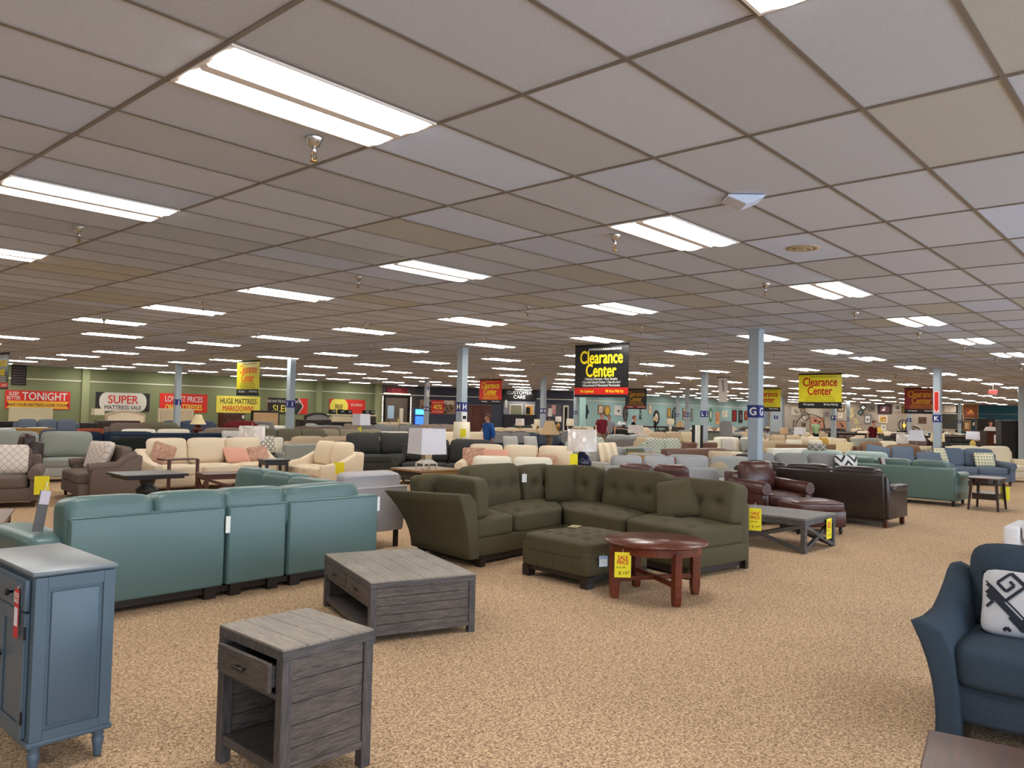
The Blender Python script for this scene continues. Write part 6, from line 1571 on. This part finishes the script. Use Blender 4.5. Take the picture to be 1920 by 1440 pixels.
for (lab, px, py, dp, sw, sh, m, sh_, b, bm2) in (
    ('small white square lamp left of the SUPER MATTRESS SALE sign', 183.5, 766, 34, .42, .28, SHI, 'square', 'stick', GLS),
    ('small patterned cream lamp near the customer service window', 975, 785, 36, .42, .32, WRAP, 'drum', 'urn', BRASS),
    ('half-hidden cream lamp left of column M', 1009, 786, 39, .42, .3, SHI, 'drum', 'urn', BRASS),
    ('grey drum lamp just above the tan bell shade', 1047, 781, 40, .32, .26, WRAP, 'drum', 'urn', BRASS),
    ('cream drum lamp left of the slim column by the black banner', 1069, 785, 42, .42, .38, SHI, 'drum', 'urn', WALN),
    ('white plastic-wrapped square lamp below the small black banner', 1192, 797, 29, .42, .29, WRAP, 'square', 'stick', CHROME),
    ('small tan cone-shaded lamp before the dark oval clock', 1229, 781, 50, .34, .26, SHB, 'cone', 'urn', BLKMETAL),
    ('cream drum lamp left of the iron wheel', 1257, 785, 48, .45, .36, SHI, 'drum', 'urn', IVB),
    ('tan cone-shaded lamp below the iron wheel', 1275, 790, 46, .52, .34, SHB, 'cone', 'urn', WALN),
    ('tan drum lamp right of column G with a yellow tag', 1470, 802, 36, .36, .30, SHB, 'drum', 'urn', BRASS),
    ('white square lamp beside the iron arch', 1500, 801, 37, .42, .34, SHW, 'square', 'urn', BLKMETAL),
    ('cream pyramid-square lamp above the mint sofa', 1585, 829, 21.5, .38, .27, SHC, 'square', 'stick', BRASS),
    ('plastic-wrapped drum lamp left of the white pyramid lamp', 1692, 814, 25, .38, .30, WRAP, 'drum', 'stick', IVB),
    ('white pyramid-shaded lamp on a clear stem left of column K', 1718, 806, 24.5, .44, .34, SHW, 'pyramid', 'stick', CHROME),
    ('cream lamp shade half hidden behind column K', 1758, 812, 27.6, .46, .30, SHC, 'drum', 'urn', BRASS),
    ('white drum lamp on a yellow base above the denim sofa', 1824, 809, 28, .45, .28, SHW, 'drum', 'urn', AMB)):
    at_, H = HY(px, py, dp); tz_ = .62 if H > 1.15 else .48
    simple_table('dark end table under the ' + ' '.join(lab.split(' with a yellow tag')[0].split()[:10]), at_, 0, .50, .50, tz_, DARKLEG, WALN, leg=.04)
    lamp(lab, px, py, H, 0, sw, sh, m, base=b, bm_=bm2, shape=sh_, tz=tz_, at=at_)
# dark pedestal table, C tables, X coffee table near the cream sofa
t = thing('pedestal_table', 'dark square-topped pedestal table in front of the grey-taupe loveseat', 'table', (5.05, 11.75, 0), -4)
q = MB(); q.box(-.45, .45, -.40, .40, .565, .60, EBON, r=.006, seg=1); q.box(-.40, .40, -.36, .36, .53, .565, EBON); q.build('top', t)
q = MB(); q.lathe([(.24, 0), (.24, .05), (.10, .09), (.07, .2), (.15, .30), (.16, .36), (.09, .42), (.12, .50), (.14, .53)], EBON, 20); q.build('pedestal', t); foot(5.05, 11.75, .6)
a0 = P(325, 875, .64)
t = thing('side_table', 'slim brown C-shaped side table over the seat of the long cream sofa', 'table', (6.55, 13.85, 0), 0)
q = MB(); q.box(-.32, .30, -.02, .30, .62, .645, MAHO); q.build('top', t)
for x in (.27, -.25):
    q = MB(); q.box(x, x + .05, -.02, .02, 0, .63, MAHO); q.build('leg', t)
q = MB(); q.box(-.25, .32, -.02, .30, 0, .02, MAHO); q.build('base', t)
xtable('coffee_table', 'dark brown coffee table with X-sided ends behind the teal sectional', (6.98, 12.75, 0), -12, 1.15, .62, .46, MAHO, MAHO)
foot(7, 12.7, .6)
simple_table('brown coffee table at the left edge behind the teal sectional', (2.05, 9.2), -20, 1.0, 1.2, .46, MAHO, wood('reddish_table_top', (126, 82, 60), rough=.3), name='coffee_table')
simple_table('dark console table between the wrapped jug lamp and the cream loveseat', (8.32, 13.72), -10, .5, .45, .60, EBON, EBON, shelf=True)
q = sofa('low grey ottoman cut by the left edge behind the blue cabinet', 0, .9, GREIGE, at=(1.15, 6.9), name='ottoman', cat='ottoman', H=.42, D=.8, nb=0, ns=1, backs='none', arm='none')
# service desk, rolls of rug
t = thing('service_desk', 'tall grey-green sales desk with shelves right of column L', 'desk', tuple(PD(1344, 30.5))[:2] + (0,), -70)
q = MB(); q.box(-.9, .5, -.35, .35, 0, 1.05, flat('desk_grey', (126, 132, 122))); q.box(-.95, .55, -.4, .4, 1.05, 1.09, WALN); q.build('body', t)
q = MB(); q.box(.5, .95, -.3, .3, 0, 1.0, flat('desk_shelf_grey', (140, 144, 136))); q.box(.52, .93, -.31, -.3, .75, .92, BLACK); q.box(.52, .93, -.31, -.3, .5, .62, BLACK); q.build('shelf_unit', t); foot(PD(1344, 30.5).x, PD(1344, 30.5).y, 1.1)
c = PD(1334, 30)
t = thing('desk_chair', 'grey high-backed office chair standing at the sales desk', 'chair', (c.x - .6, c.y - .9, 0), -60)
q = MB(); q.cush(.5, .5, .1, GRY, T=TR(z=.60), n=6, k=5); q.build('seat', t)
q = MB(); q.cush(.46, .8, .1, GRY, T=TR(0, .22, .70, rx=80) @ TR(0, .4, 0), n=6, k=5); q.build('backrest', t)
q = MB(); q.tube([(0, 0, .05), (0, 0, .62)], .03, BLKMETAL, 8)
for k in range(5): q.tube([(0, 0, .08), (.28 * math.cos(k * 1.257), .28 * math.sin(k * 1.257), .03)], .02, BLKMETAL, 6)
q.build('swivel_base', t)
for k, (px, m_, l) in enumerate(((1299, BLACK, 'black rolled rug, leftmost of four standing before column L'), (1304.5, WHT, 'white rolled rug, second of four standing before column L'), (1309.5, IVO, 'white rolled rug, third of four standing before column L'), (1314.5, BLACK, 'black rolled rug, rightmost of four standing before column L'))):
    c = PD(px, 24.5); q = MB(); q.lathe([(.045, 0), (.045, 1.35), (.03, 1.36)], m_, 14); tag(q.build('rug_roll', None, (c.x, c.y, 0)), l, 'rug', 'rolled rugs before column L')
foot(PD(1307, 24.5).x, PD(1307, 24.5).y, .5)

# ---------------------------------------------------------------- beds and cases along the green wall
def bed(px0, px1, pytop, y, m, label, shape='flat', frame=None, hb=None, tuft=0, mattress=True):
    a = PY(px0, 780, y).x; b = PY(px1, 780, y).x; z = PY((px0 + px1) / 2, pytop, y).z; w = b - a; cx = (a + b) / 2
    t = thing('bed', label, 'bed', (cx, y, 0), 0)
    q = MB(); n = 12
    top = [(-w / 2 + w * k / n, z - (.16 * (2 * k / n - 1) ** 2 if shape == 'arch' else 0)) for k in range(n + 1)]
    q.prism([(-w / 2, 0)] + top + [(w / 2, 0)], -.06, .06, frame or m, axis='y', r=.01, seg=1)
    q.build('headboard', t)
    if frame:
        q = MB(); q.prism([(-w / 2 + .09, .2)] + [(x * (1 - .18 / w), z_ - .1) for x, z_ in top] + [(w / 2 - .09, .2)], -.09, -.05, m, axis='y', r=.01, seg=1)
        if tuft:
            for i in range(tuft):
                for j_ in range(2): q.lathe([(.03, 0), (.0, .02)], m, 6, T=TR(-w / 2 + w * (i + 1) / (tuft + 1), -.09, z - .25 - .25 * j_, rx=90), cap=False)
        q.build('upholstered_panel', t)
    if mattress:
        q = MB(); q.cush(w - .1, 1.95, .32, WHT, T=TR(0, -1.05, .38), n=8, k=9); q.build('mattress', t)
        q = MB(); q.box(-w / 2 + .03, w / 2 - .03, -2.05, -.05, .12, .38, frame or m); q.build('side_rail', t)
    foot(cx, y - 1.0, w / 2, 1.1)
    return t
bed(16, 98, 764, 37.2, SAND, 'cream panelled bed under the SLEEP BETTER TONIGHT sign')
bed(197, 272, 770, 36.6, CREAM, 'cream arched upholstered bed under the SUPER MATTRESS SALE sign', 'arch', frame=BEI)
bed(296, 362, 766, 36.6, BEI, 'tall beige tufted bed behind the leftmost column', frame=SAND, tuft=4)
bed(471, 523, 770, 36.2, TAN, 'dark framed bed with a tan panel right of the dark dresser', frame=EBON)
bed(571, 620, 774, 36.0, GRY, 'dark framed bed with a grey tufted panel', 'arch', frame=EBON, tuft=5)
def case(px0, px1, pytop, y, m, label, name='dresser', nd=3, depth=.5, hz=None, cat='dresser'):
    a = PY(px0, 780, y).x; b = PY(px1, 780, y).x; z = hz or PY((px0 + px1) / 2, pytop, y).z; w = b - a; cx = (a + b) / 2
    t = thing(name, label, cat, (cx, y, 0), 0)
    q = MB(); q.box(-w / 2, w / 2, 0, depth, 0, z, m, r=.01, seg=1); q.build('body', t)
    for k in range(nd):
        q = MB(); zz0 = .12 + (z - .16) * k / nd; q.box(-w / 2 + .05, w / 2 - .05, -.02, 0, zz0, zz0 + (z - .16) / nd - .03, m, r=.005, seg=1); d_ = q.build('drawer', t)
        for s in (-.25, .25):
            h = MB(); h.box(w * s - .05, w * s + .05, -.035, -.02, zz0 + .1, zz0 + .12, BRASS); h.build('handle', d_)
    foot(cx, y + .2, w / 2, .35); return t
case(418, 459, 775, 36.4, MAHO, 'tall dark cherry dresser with a small white tag under the MARKDOWNS sign')
p = PY(456, 781, 36.37); q = MB(); q.box(-.06, .06, -.004, 0, 0, .16, WHITE); tag(q.build('label_tag', None, (p.x, 36.378, p.z - .1), 0), 'small white tag on the tall dark cherry dresser', 'tag')
case(-8, 92, 790.5, 33.2, EBON, 'long low dark dresser along the left end of the green wall', nd=2)
case(100, 185, 793, 33.2, EBON, 'long low dark dresser right of the one at the left edge', nd=2)
case(186, 264, 789, 34.0, WALN, 'dark open bed bench under the cream arched bed', nd=1, name='bench', cat='bench')
case(565, 622, 787, 33.5, EBON, 'dark dresser with white cards before the grey tufted bed', nd=2)
# black shelving with boxed electronics
y = 35.6; a = PY(620, 780, y).x; b = PY(706, 780, y).x; w = b - a
t = thing('shelving_unit', 'black and cream shelving unit with small black appliances on top', 'shelving', ((a + b) / 2, y, 0), 0)
z1 = PY(660, 777, y).z
q = MB(); q.box(-w / 2, w / 2, 0, .5, 0, z1 - .45, BLACK); q.build('body', t)
q = MB(); q.box(-w / 2, w / 2, -.02, .5, z1 - .08, z1, SAND); q.box(-w / 2 + .1, w / 2 * .45, -.01, .5, z1 - .40, z1 - .12, SAND); q.build('shelf', t)
q = MB(); q.box(w * .02, w * .18, -.03, .4, z1 - .4, z1 - .08, BLACK); q.box(w * .3, w * .48, -.03, .4, z1 - .44, z1 - .1, WALN); q.build('panel', t)
for k, u in enumerate((-.42, -.24, -.08, .30, .42)):
    q = MB(); x = w * u; q.box(x - .16, x + .16, .05, .35, 0, .24, BLACK, r=.02, seg=1); q.box(x - .1, x + .1, .045, .05, .1, .19, GRP)
    tag(q.build('appliance', None, ((a + b) / 2, y, z1)), 'small black appliance on the black and cream shelving', 'appliance', 'appliances on the shelving')
# wardrobes
def wardrobe(px, depth, w, h, m, label, rz=0, tagc=True, doors=2):
    c = PD(px, depth); t = thing('armoire', label, 'armoire', (c.x, c.y, 0), rz)
    q = MB(); q.box(-w / 2, w / 2, -.3, .3, .06, h - .06, m, r=.01, seg=1); q.box(-w / 2 - .04, w / 2 + .04, -.34, .32, h - .07, h, m, r=.02, seg=2); q.box(-w / 2 - .02, w / 2 + .02, -.32, .31, 0, .1, m); q.build('body', t)
    for k in range(doors):
        x0 = -w / 2 + .03 + k * (w - .06) / doors; x1 = x0 + (w - .06) / doors - .01
        q = MB(); q.box(x0, x1, -.325, -.30, .14, h - .12, m, r=.005, seg=1); q.box(x0 + .08, x1 - .08, -.335, -.325, .3, h * .5, m, r=.005, seg=1); q.box(x0 + .08, x1 - .08, -.335, -.325, h * .55, h - .2, m, r=.005, seg=1); d_ = q.build('door', t)
        h_ = MB(); xx = x1 - .04 if k == 0 else x0 + .04; h_.box(xx - .01, xx + .01, -.35, -.33, h * .45, h * .52, BRASS); h_.build('handle', d_)
    foot(c.x, c.y, w / 2 + .2); return t
wardrobe(898, 42, 1.15, 2.0, MAHO, 'dark cherry armoire behind the lady in blue', rz=-20)
wardrobe(1846, 56, 1.1, 2.0, EBON, 'tall black armoire at the left of the blue alcove', rz=-60)
wardrobe(1878, 58, .95, 1.85, EBON, 'tall black armoire in the middle of the blue alcove', rz=-60, doors=1)
wardrobe(1908, 33, 1.45, 1.78, EBON, 'large black armoire at the right edge behind the denim sofa', rz=-60)
c = PD(1858, 37); 
t = thing('chest', 'warm brown two-door chest standing before the black armoires', 'chest', (c.x, c.y, 0), -50)
q = MB(); q.box(-.36, .36, -.3, .3, 0, 1.28, WALN, r=.01, seg=1); q.build('body', t)
q = MB(); q.box(-.34, -.01, -.32, -.3, .1, 1.22, MAHO); q.build('door', t); q = MB(); q.box(.01, .34, -.32, -.3, .1, 1.22, MAHO); q.build('door', t); foot(c.x, c.y, .6)
q = MB(); q.box(-.04, .04, -.33, -.32, .7, 1.1, WHITE); q.build('door_label', t)

# long dark dining tables on the right
for lab, px, py, W, rz in (('long dark dining table before the far taupe wall, left part', 1605, 812, 3.2, -30), ('long dark dining table right of column K', 1800, 818, 4.0, -30), ('dark serving table below the teal wall mirrors', 1150, 800, 3.0, 0), ('dark console table below the oval mirror', 1190, 801, 1.8, 0), ('walnut buffet under the dark oval clock', 1225, 799, 2.4, 0)):
    p = P(px, py, .92); simple_table(lab, (p.x, p.y), rz, W, .8, .92, EBON, WALN, name='dining_table', leg=.08)
for k, (px, py) in enumerate(((1213, 838), (1655, 843), (1420, 850))): pass
for lab, px, py, H, m in (('tan carved ornament on the dark serving table', 1110, 788, 1.25, TAN), ('cream vase on the dark serving table', 1092, 790, 1.2, SHC), ('round white clock face standing on the console table', 1150, 788, 1.3, WHITE), ('silver ornament cluster on the console table', 1162, 788, 1.28, CHROME)):
    p = P(px, py, H); q = MB(); q.lathe([(.10, 0), (.14, .06), (.16, .18), (.08, .28), (.05, .33)], m, 14)
    tag(q.build('ornament', None, (P(1150, 800, .92).x + (px - 1130) * .035, P(1150, 800, .92).y, .92)), lab, 'ornament')
t = thing('globe_ornament', 'round wire globe ornament before the far taupe wall', 'ornament', tuple(PD(1695, 58))[:2] + (.95,), 0)
q = MB()
for k in range(5): q.tube([(.42 * math.cos(a) * math.cos(k * .63), .42 * math.cos(a) * math.sin(k * .63), .42 + .42 * math.sin(a)) for a in [2 * math.pi * s / 16 for s in range(16)]], .02, BLKMETAL, 5, closed=True)
q.build('wire_cage', t); q = MB(); q.lathe([(.0, .2), (.16, .4), (.0, .6)], mat('glow_bulb', (250, 200, 90), emit=.8), 12, cap=False); q.build('lantern', t)
simple_table('dark stand under the round wire globe', tuple(PD(1695, 58))[:2], 0, 1.0, .8, .95, EBON, EBON)

# ================================================================ people
SKIN = mat('skin', (198, 142, 114), rough=.55); HAIRB = flat('brown_hair', (70, 46, 32), rough=.7); HAIRR = flat('red_hair', (120, 56, 34), rough=.7); HAIRG = flat('grey_brown_hair', (96, 80, 66), rough=.7); HAIRD = flat('dark_hair', (40, 26, 20), rough=.7)
def skin_mesh(verts, edges, radii, root, m, sub=2):
    me = bpy.data.meshes.new('tmp_body'); me.from_pydata(verts, edges, []); o = bpy.data.objects.new('tmp_body', me); COL.objects.link(o)
    md = o.modifiers.new('skin', 'SKIN'); md.use_smooth_shade = True
    for k, v in enumerate(me.skin_vertices[0].data):
        r_ = radii[k]; v.radius = r_ if isinstance(r_, tuple) else (r_, r_); v.use_root = (k == root)
    o.modifiers.new('sub', 'SUBSURF').levels = sub
    dg = bpy.context.evaluated_depsgraph_get(); out = bpy.data.meshes.new_from_object(o.evaluated_get(dg))
    bpy.data.objects.remove(o); bpy.data.meshes.remove(me)
    out.materials.clear(); out.materials.append(m); out.polygons.foreach_set('use_smooth', [True] * len(out.polygons)); return out
def person(label, at, rz, h, shirt, pants, hair, female=False, arms=((.10, -.10, .95), (.10, -.10, .95)), lean=0.0, coll=None, hold=None, stout=1.0, long_sleeve=False):
    """standing figure facing local -Y; arms: hand position (out, forward, height) for left and right"""
    t = thing('person', label, 'person', (at[0], at[1], 0), rz); s = h / 1.75
    J = {'pelvis': (0, 0, .95), 'waist': (0, -.01 - lean * .3, 1.10), 'chest': (0, -.02 - lean * .7, 1.30), 'neck': (0, -.01 - lean, 1.47), 'head0': (0, -.03 - lean * 1.1, 1.55), 'head1': (0, -.035 - lean * 1.1, 1.64), 'head2': (0, -.02 - lean * 1.1, 1.71)}
    V = []; E_ = []; Rr = []; ix = {}
    def add(n, p, r, par=None):
        ix[n] = len(V); V.append(tuple(c * s for c in p)); Rr.append(tuple(c * s for c in r) if isinstance(r, tuple) else r * s)
        if par: E_.append((ix[par], ix[n]))
    add('pelvis', J['pelvis'], (.13 * stout, .09 * stout)); add('waist', J['waist'], (.11 * stout, .085 * stout), 'pelvis'); add('chest', J['chest'], (.115 * stout, .08 * stout), 'waist'); add('neck', J['neck'], .052, 'chest'); add('head0', J['head0'], (.062, .07), 'neck'); add('head1', J['head1'], (.076, .092), 'head0'); add('head2', J['head2'], (.055, .065), 'head1')
    for k, sg in enumerate((1, -1)):
        o_, f_, z_ = arms[k]; sh = (sg * .19 * (.92 if female else 1), -.01 - lean * .8, 1.40); hd = (sg * (.19 + o_), -f_ - lean * .5, z_)
        mid = [(a + b) / 2 for a, b in zip(sh, hd)]; el = (mid[0] + sg * .04, mid[1] + .06, mid[2] - .04)
        add('sh%d' % k, sh, .038, 'chest'); add('el%d' % k, el, .038, 'sh%d' % k); add('wr%d' % k, hd, .030, 'el%d' % k)
        dv = Vector(hd) - Vector(el); dv.normalize(); pl = Vector(hd) + dv * .05
        add('pm%d' % k, tuple(pl), (.034, .022), 'wr%d' % k)
        for j_, (off, ln) in enumerate(((-.026, .055), (-.009, .068), (.009, .064), (.026, .05))):
            b0_ = pl + dv * .035 + Vector((0, off, 0)); add('f%d%d' % (k, j_), tuple(b0_), .009, 'pm%d' % k); add('g%d%d' % (k, j_), tuple(b0_ + dv * ln + Vector((-sg * .015, 0, 0))), .007, 'f%d%d' % (k, j_))
        add('th%d' % k, tuple(pl + Vector((-sg * .01, -.04, .0))), .010, 'wr%d' % k)
        lg = (sg * .10, 0, .90); add('hip%d' % k, lg, .07 * stout, 'pelvis'); add('kn%d' % k, (sg * .11, -.01, .50), .052, 'hip%d' % k); add('an%d' % k, (sg * .11, .02, .09), .040, 'kn%d' % k); add('to%d' % k, (sg * .12, -.13, .04), .035, 'an%d' % k)
    link('body', skin_mesh(V, E_, Rr, 0, SKIN), t)
    # clothes as a second, slightly larger surface
    V, E_, Rr, ix = [], [], [], {}
    g = 1.2
    add('waist', (0, 0, .84), (.165 * stout * g, .125 * stout * g)); add('mid', (0, J['waist'][1], 1.08), (.145 * stout * g, .12 * stout * g), 'waist'); add('chest', (0, J['chest'][1], 1.32), (.165 * stout * g, .14 * stout * g), 'mid'); add('col', (0, J['neck'][1] + .005, 1.47), (.085, .078), 'chest')
    for k, sg in enumerate((1, -1)):
        o_, f_, z_ = arms[k]; sh = (sg * .19 * (.92 if female else 1), -.01 - lean * .8, 1.40); hd = (sg * (.19 + o_), -f_ - lean * .5, z_)
        mid = [(a + b) / 2 for a, b in zip(sh, hd)]; el = (mid[0] + sg * .04, mid[1] + .06, mid[2] - .04)
        add('sh%d' % k, sh, (.090, .085), 'chest')
        if long_sleeve: add('el%d' % k, el, .064, 'sh%d' % k); add('wr%d' % k, hd, .048, 'el%d' % k)
        else: add('el%d' % k, tuple(a * .35 + b * .65 for a, b in zip(sh, el)), .066, 'sh%d' % k)
    o_sh = link('shirt', skin_mesh(V, E_, Rr, 0, shirt), t)
    if coll:
        q = MB(); q.tube([(.075 * math.cos(a) * s, (J['neck'][1] + .075 * math.sin(a)) * s, (1.455 - .02 * math.sin(-a)) * s) for a in [2 * math.pi * k / 14 for k in range(14)]], .020 * s, coll, 6, closed=True); q.build('collar', t)
    V, E_, Rr, ix = [], [], [], {}
    add('top', (0, 0, 1.10), (.13 * stout, .10 * stout)); add('pel', (0, 0, .96), (.158 * stout * 1.06, .112 * stout * 1.1), 'top')
    for k, sg in enumerate((1, -1)):
        add('hip%d' % k, (sg * .10, 0, .86), .098 * stout, 'pel'); add('kn%d' % k, (sg * .11, -.01, .50), .075, 'hip%d' % k); add('an%d' % k, (sg * .11, .02, .08), .062, 'kn%d' % k)
    link('trousers', skin_mesh(V, E_, Rr, 0, pants), t)
    for sg in (1, -1):
        q = MB(); q.cush(.10 * s, .27 * s, .09 * s, BLACK, T=TR(sg * .115 * s, -.06 * s, 0), n=6, k=3.5); q.build('shoe', t)
    hx, hy, hz = (c * s for c in J['head1'])
    # hair cap, ears, face
    def ell(cx, cy, cz, a, b, c, m, nm, cut=None, par=t):
        v = []; f = []; n1, n2 = 14, 10
        for i in range(n2 + 1):
            th = math.pi * i / n2
            for j_ in range(n1):
                ph = 2 * math.pi * j_ / n1; v.append((cx + a * math.sin(th) * math.cos(ph), cy + b * math.sin(th) * math.sin(ph), cz + c * math.cos(th)))
        for i in range(n2):
            for j_ in range(n1):
                if cut and not cut(i / n2, 2 * math.pi * (j_ + .5) / n1): continue
                f.append((i * n1 + j_, i * n1 + (j_ + 1) % n1, (i + 1) * n1 + (j_ + 1) % n1, (i + 1) * n1 + j_))
        q = MB(); q.add(v, f, m, True); return q.build(nm, par)
    lim = .85 if female else .62
    ell(hx, hy + .012 * s, hz + .035 * s, .088 * s, .105 * s, .11 * s, hair, 'hair', lambda i, ph: i < .34 or (i < lim and math.sin(ph) > -.25))
    for sg in (1, -1):
        ell(hx + sg * .080 * s, hy + .005 * s, hz, .012 * s, .02 * s, .03 * s, SKIN, 'ear')
        ell(hx + sg * .032 * s, hy - .088 * s, hz + .012 * s, .011 * s, .005 * s, .006 * s, WHITE, 'eye'); ell(hx + sg * .032 * s, hy - .0905 * s, hz + .012 * s, .005 * s, .004 * s, .005 * s, HAIRD, 'pupil')
    ell(hx, hy - .098 * s, hz - .018 * s, .013 * s, .022 * s, .026 * s, SKIN, 'nose'); ell(hx, hy - .086 * s, hz - .058 * s, .026 * s, .01 * s, .007 * s, flat('lips', (160, 84, 76), rough=.5), 'mouth')
    foot(at[0], at[1], .4)
    return t
def ppl(px, depth): v = PD(px, depth); return (v.x, v.y)
BJ = fabric('royal_blue_jacket', (40, 84, 150)); MAR = fabric('maroon_polo', (112, 32, 44)); STS = fabric('grey_striped_shirt', (140, 140, 150)); BLT = fabric('black_top', (26, 26, 30)); GTE = fabric('pale_green_tee', (150, 180, 140)); DRT = fabric('dark_red_shirt', (90, 22, 30)); WTP = fabric('white_blouse', (220, 214, 210)); JEAN = fabric('dark_jeans', (46, 54, 72)); KHK = fabric('khaki_trousers', (130, 112, 84)); TEE2 = fabric('white_collar', (220, 220, 214))
person('woman with short brown hair and a blue hooded jacket walking left of column M', ppl(915, 22.6), -100, 1.55, BJ, JEAN, HAIRB, True, arms=((.06, .02, .95), (.06, -.02, .95)), lean=.04, coll=BJ, long_sleeve=True)
q_ = person('man in a maroon polo shirt standing before the teal wall', ppl(1127, 31), -20, 1.70, MAR, KHK, HAIRG, arms=((.08, .06, .92), (.10, .08, .95)), stout=1.18)
person('person in a grey striped shirt behind the man in maroon', ppl(1141, 33), -60, 1.62, STS, JEAN, HAIRG, arms=((.08, .1, .95), (.08, .1, .95)))
person('red-haired woman in a black top looking down near the wall letters', ppl(1185, 34), 30, 1.60, BLT, JEAN, HAIRR, True, arms=((.06, .15, .95), (.06, .15, .95)), lean=.05, coll=WTP)
person('person in a pale green top seen from behind under the yellow banner', ppl(1529, 43), 130, 1.64, GTE, fabric('black_trousers', (26, 26, 30)), HAIRR, True, arms=((.06, .05, .95), (.10, .15, 1.05)))
mr = person('man in a dark red shirt holding a yellow pad before the far wall', ppl(1636, 37), -35, 1.62, DRT, JEAN, HAIRD, arms=((.02, .30, 1.12), (.16, .05, .9)), stout=1.1, coll=TEE2, lean=.05)
c = ppl(1636, 37); M_ = Matrix.Translation((c[0], c[1], 0)) @ Euler((0, 0, R(-35))).to_matrix().to_4x4(); pv = M_ @ Vector((.14, -.33, 1.10))
q = MB(); q.box(-.11, .11, -.012, .012, -.02, .24, flat('yellow_pad', (236, 200, 90)), T=TR(rx=-20)); tag(q.build('note_pad', None, tuple(pv), -35), 'yellow pad held by the man in the dark red shirt', 'note pad')
person('dark-haired woman in a white top behind the brown chest', ppl(1857, 38.6), -60, 1.74, WTP, JEAN, HAIRD, True)

# ================================================================ the rest of the crowded floor
foot(62.0, 23.96, 1.4)
RN = random.Random(11)
fabs = [('cream', CREAM), ('ivory', IVO), ('beige', BEI), ('sand', SAND), ('taupe', TAU2), ('dark taupe', TAU), ('mid grey', GRY), ('light grey', LGR), ('charcoal', CHAR), ('navy', NAVY), ('greige', GREIGE), ('brown leather', BRL2), ('dark brown leather', DKB), ('tan suede', TANL), ('slate blue', SLATE), ('sage grey', GSAGE), ('moss brown', MOSS), ('cream leather', CRML), ('espresso leather', ESP), ('white', WHT), ('denim blue', BLUE)]
wts = [6, 5, 6, 4, 5, 3, 4, 4, 3, 2, 4, 3, 3, 3, 1, 3, 2, 3, 2, 3, 1]
lettered = [c_ for c_ in cols if c_[2]]
seen = set()
def proj(x, y, z):
    v = Vector((x, y, z)) - EYE; k = v.dot(CF); return 960 + FPX * v.dot(CR) / k, 720 - FPX * v.dot(CU) / k, k
def place_words(x, y):
    c_ = min(lettered, key=lambda c: (c[0] - x) ** 2 + (c[1] - y) ** 2)
    px, _, k = proj(x, y, .9); cpx, _, ck = proj(c_[0], c_[1], .9)
    side = 'left' if px < cpx - 12 else ('right' if px > cpx + 12 else 'straight')
    dep = 'in front' if k < ck - 1.5 else ('behind' if k > ck + 1.5 else 'level')
    if side == 'straight': w_ = 'directly in front of' if k < ck else 'directly behind'
    elif dep == 'level': w_ = f'just {side} of'
    elif dep == 'in front': w_ = f'in front and to the {side} of'
    else: w_ = f'behind and to the {side} of'
    return f'{w_} column {c_[2]}'
kinds = [('sofa', 2.2, 3), ('sofa', 2.0, 2), ('loveseat', 1.6, 2), ('armchair', 1.0, 1), ('sofa', 2.5, 3)]
y = 11.0; nfill = 0; row = 0
while y < 36.5:
    x = 8.5 + (row % 2) * 1.3
    while x < 70:
        xx = x + RN.uniform(-.35, .35); yy = y + RN.uniform(-.3, .3); x += 2.75
        px, py, k = proj(xx, yy, .88)
        if k < 17 or px < -40 or px > 1950: continue
        if yy > 31.2 and xx > 31 and (yy > 31.0 + max(0, (42 - xx) * .75)): continue
        if yy > 34.4: continue
        kd, W, nb = RN.choice(kinds)
        if clash((xx, yy, W / 2 + .1, .62, 0)) > 0 or clash((xx, yy, .62, W / 2 + .1, 0)) > 0: continue
        where = place_words(xx, yy)
        for tr in range(60):
            nm, m = RN.choices(fabs, wts)[0]
            rz = RN.choice((0, 0, -90, -45, 180, -10, -80, 90, 170))
            fc = 'facing away' if abs(rz) > 100 or rz == 90 else ('turned sideways' if rz in (-90, -80) else 'facing forward')
            lab = f'{nm} {kd} {fc}, {where}'
            if lab not in seen: break
        seen.add(lab)
        sofa(lab, rz, W, m, at=(xx, yy), name=kd, cat='chair' if kd == 'armchair' else 'sofa', H=RN.choice((.84, .88, .92, .96)), nb=nb, backs=RN.choice(('block', 'soft', 'block')), arm=RN.choice(('track', 'roll', 'roll', 'slope')), group='sofas filling the showroom floor')
        nfill += 1
    y += 2.25; row += 1
print('FILL', nfill, 'objects', len(bpy.data.objects))
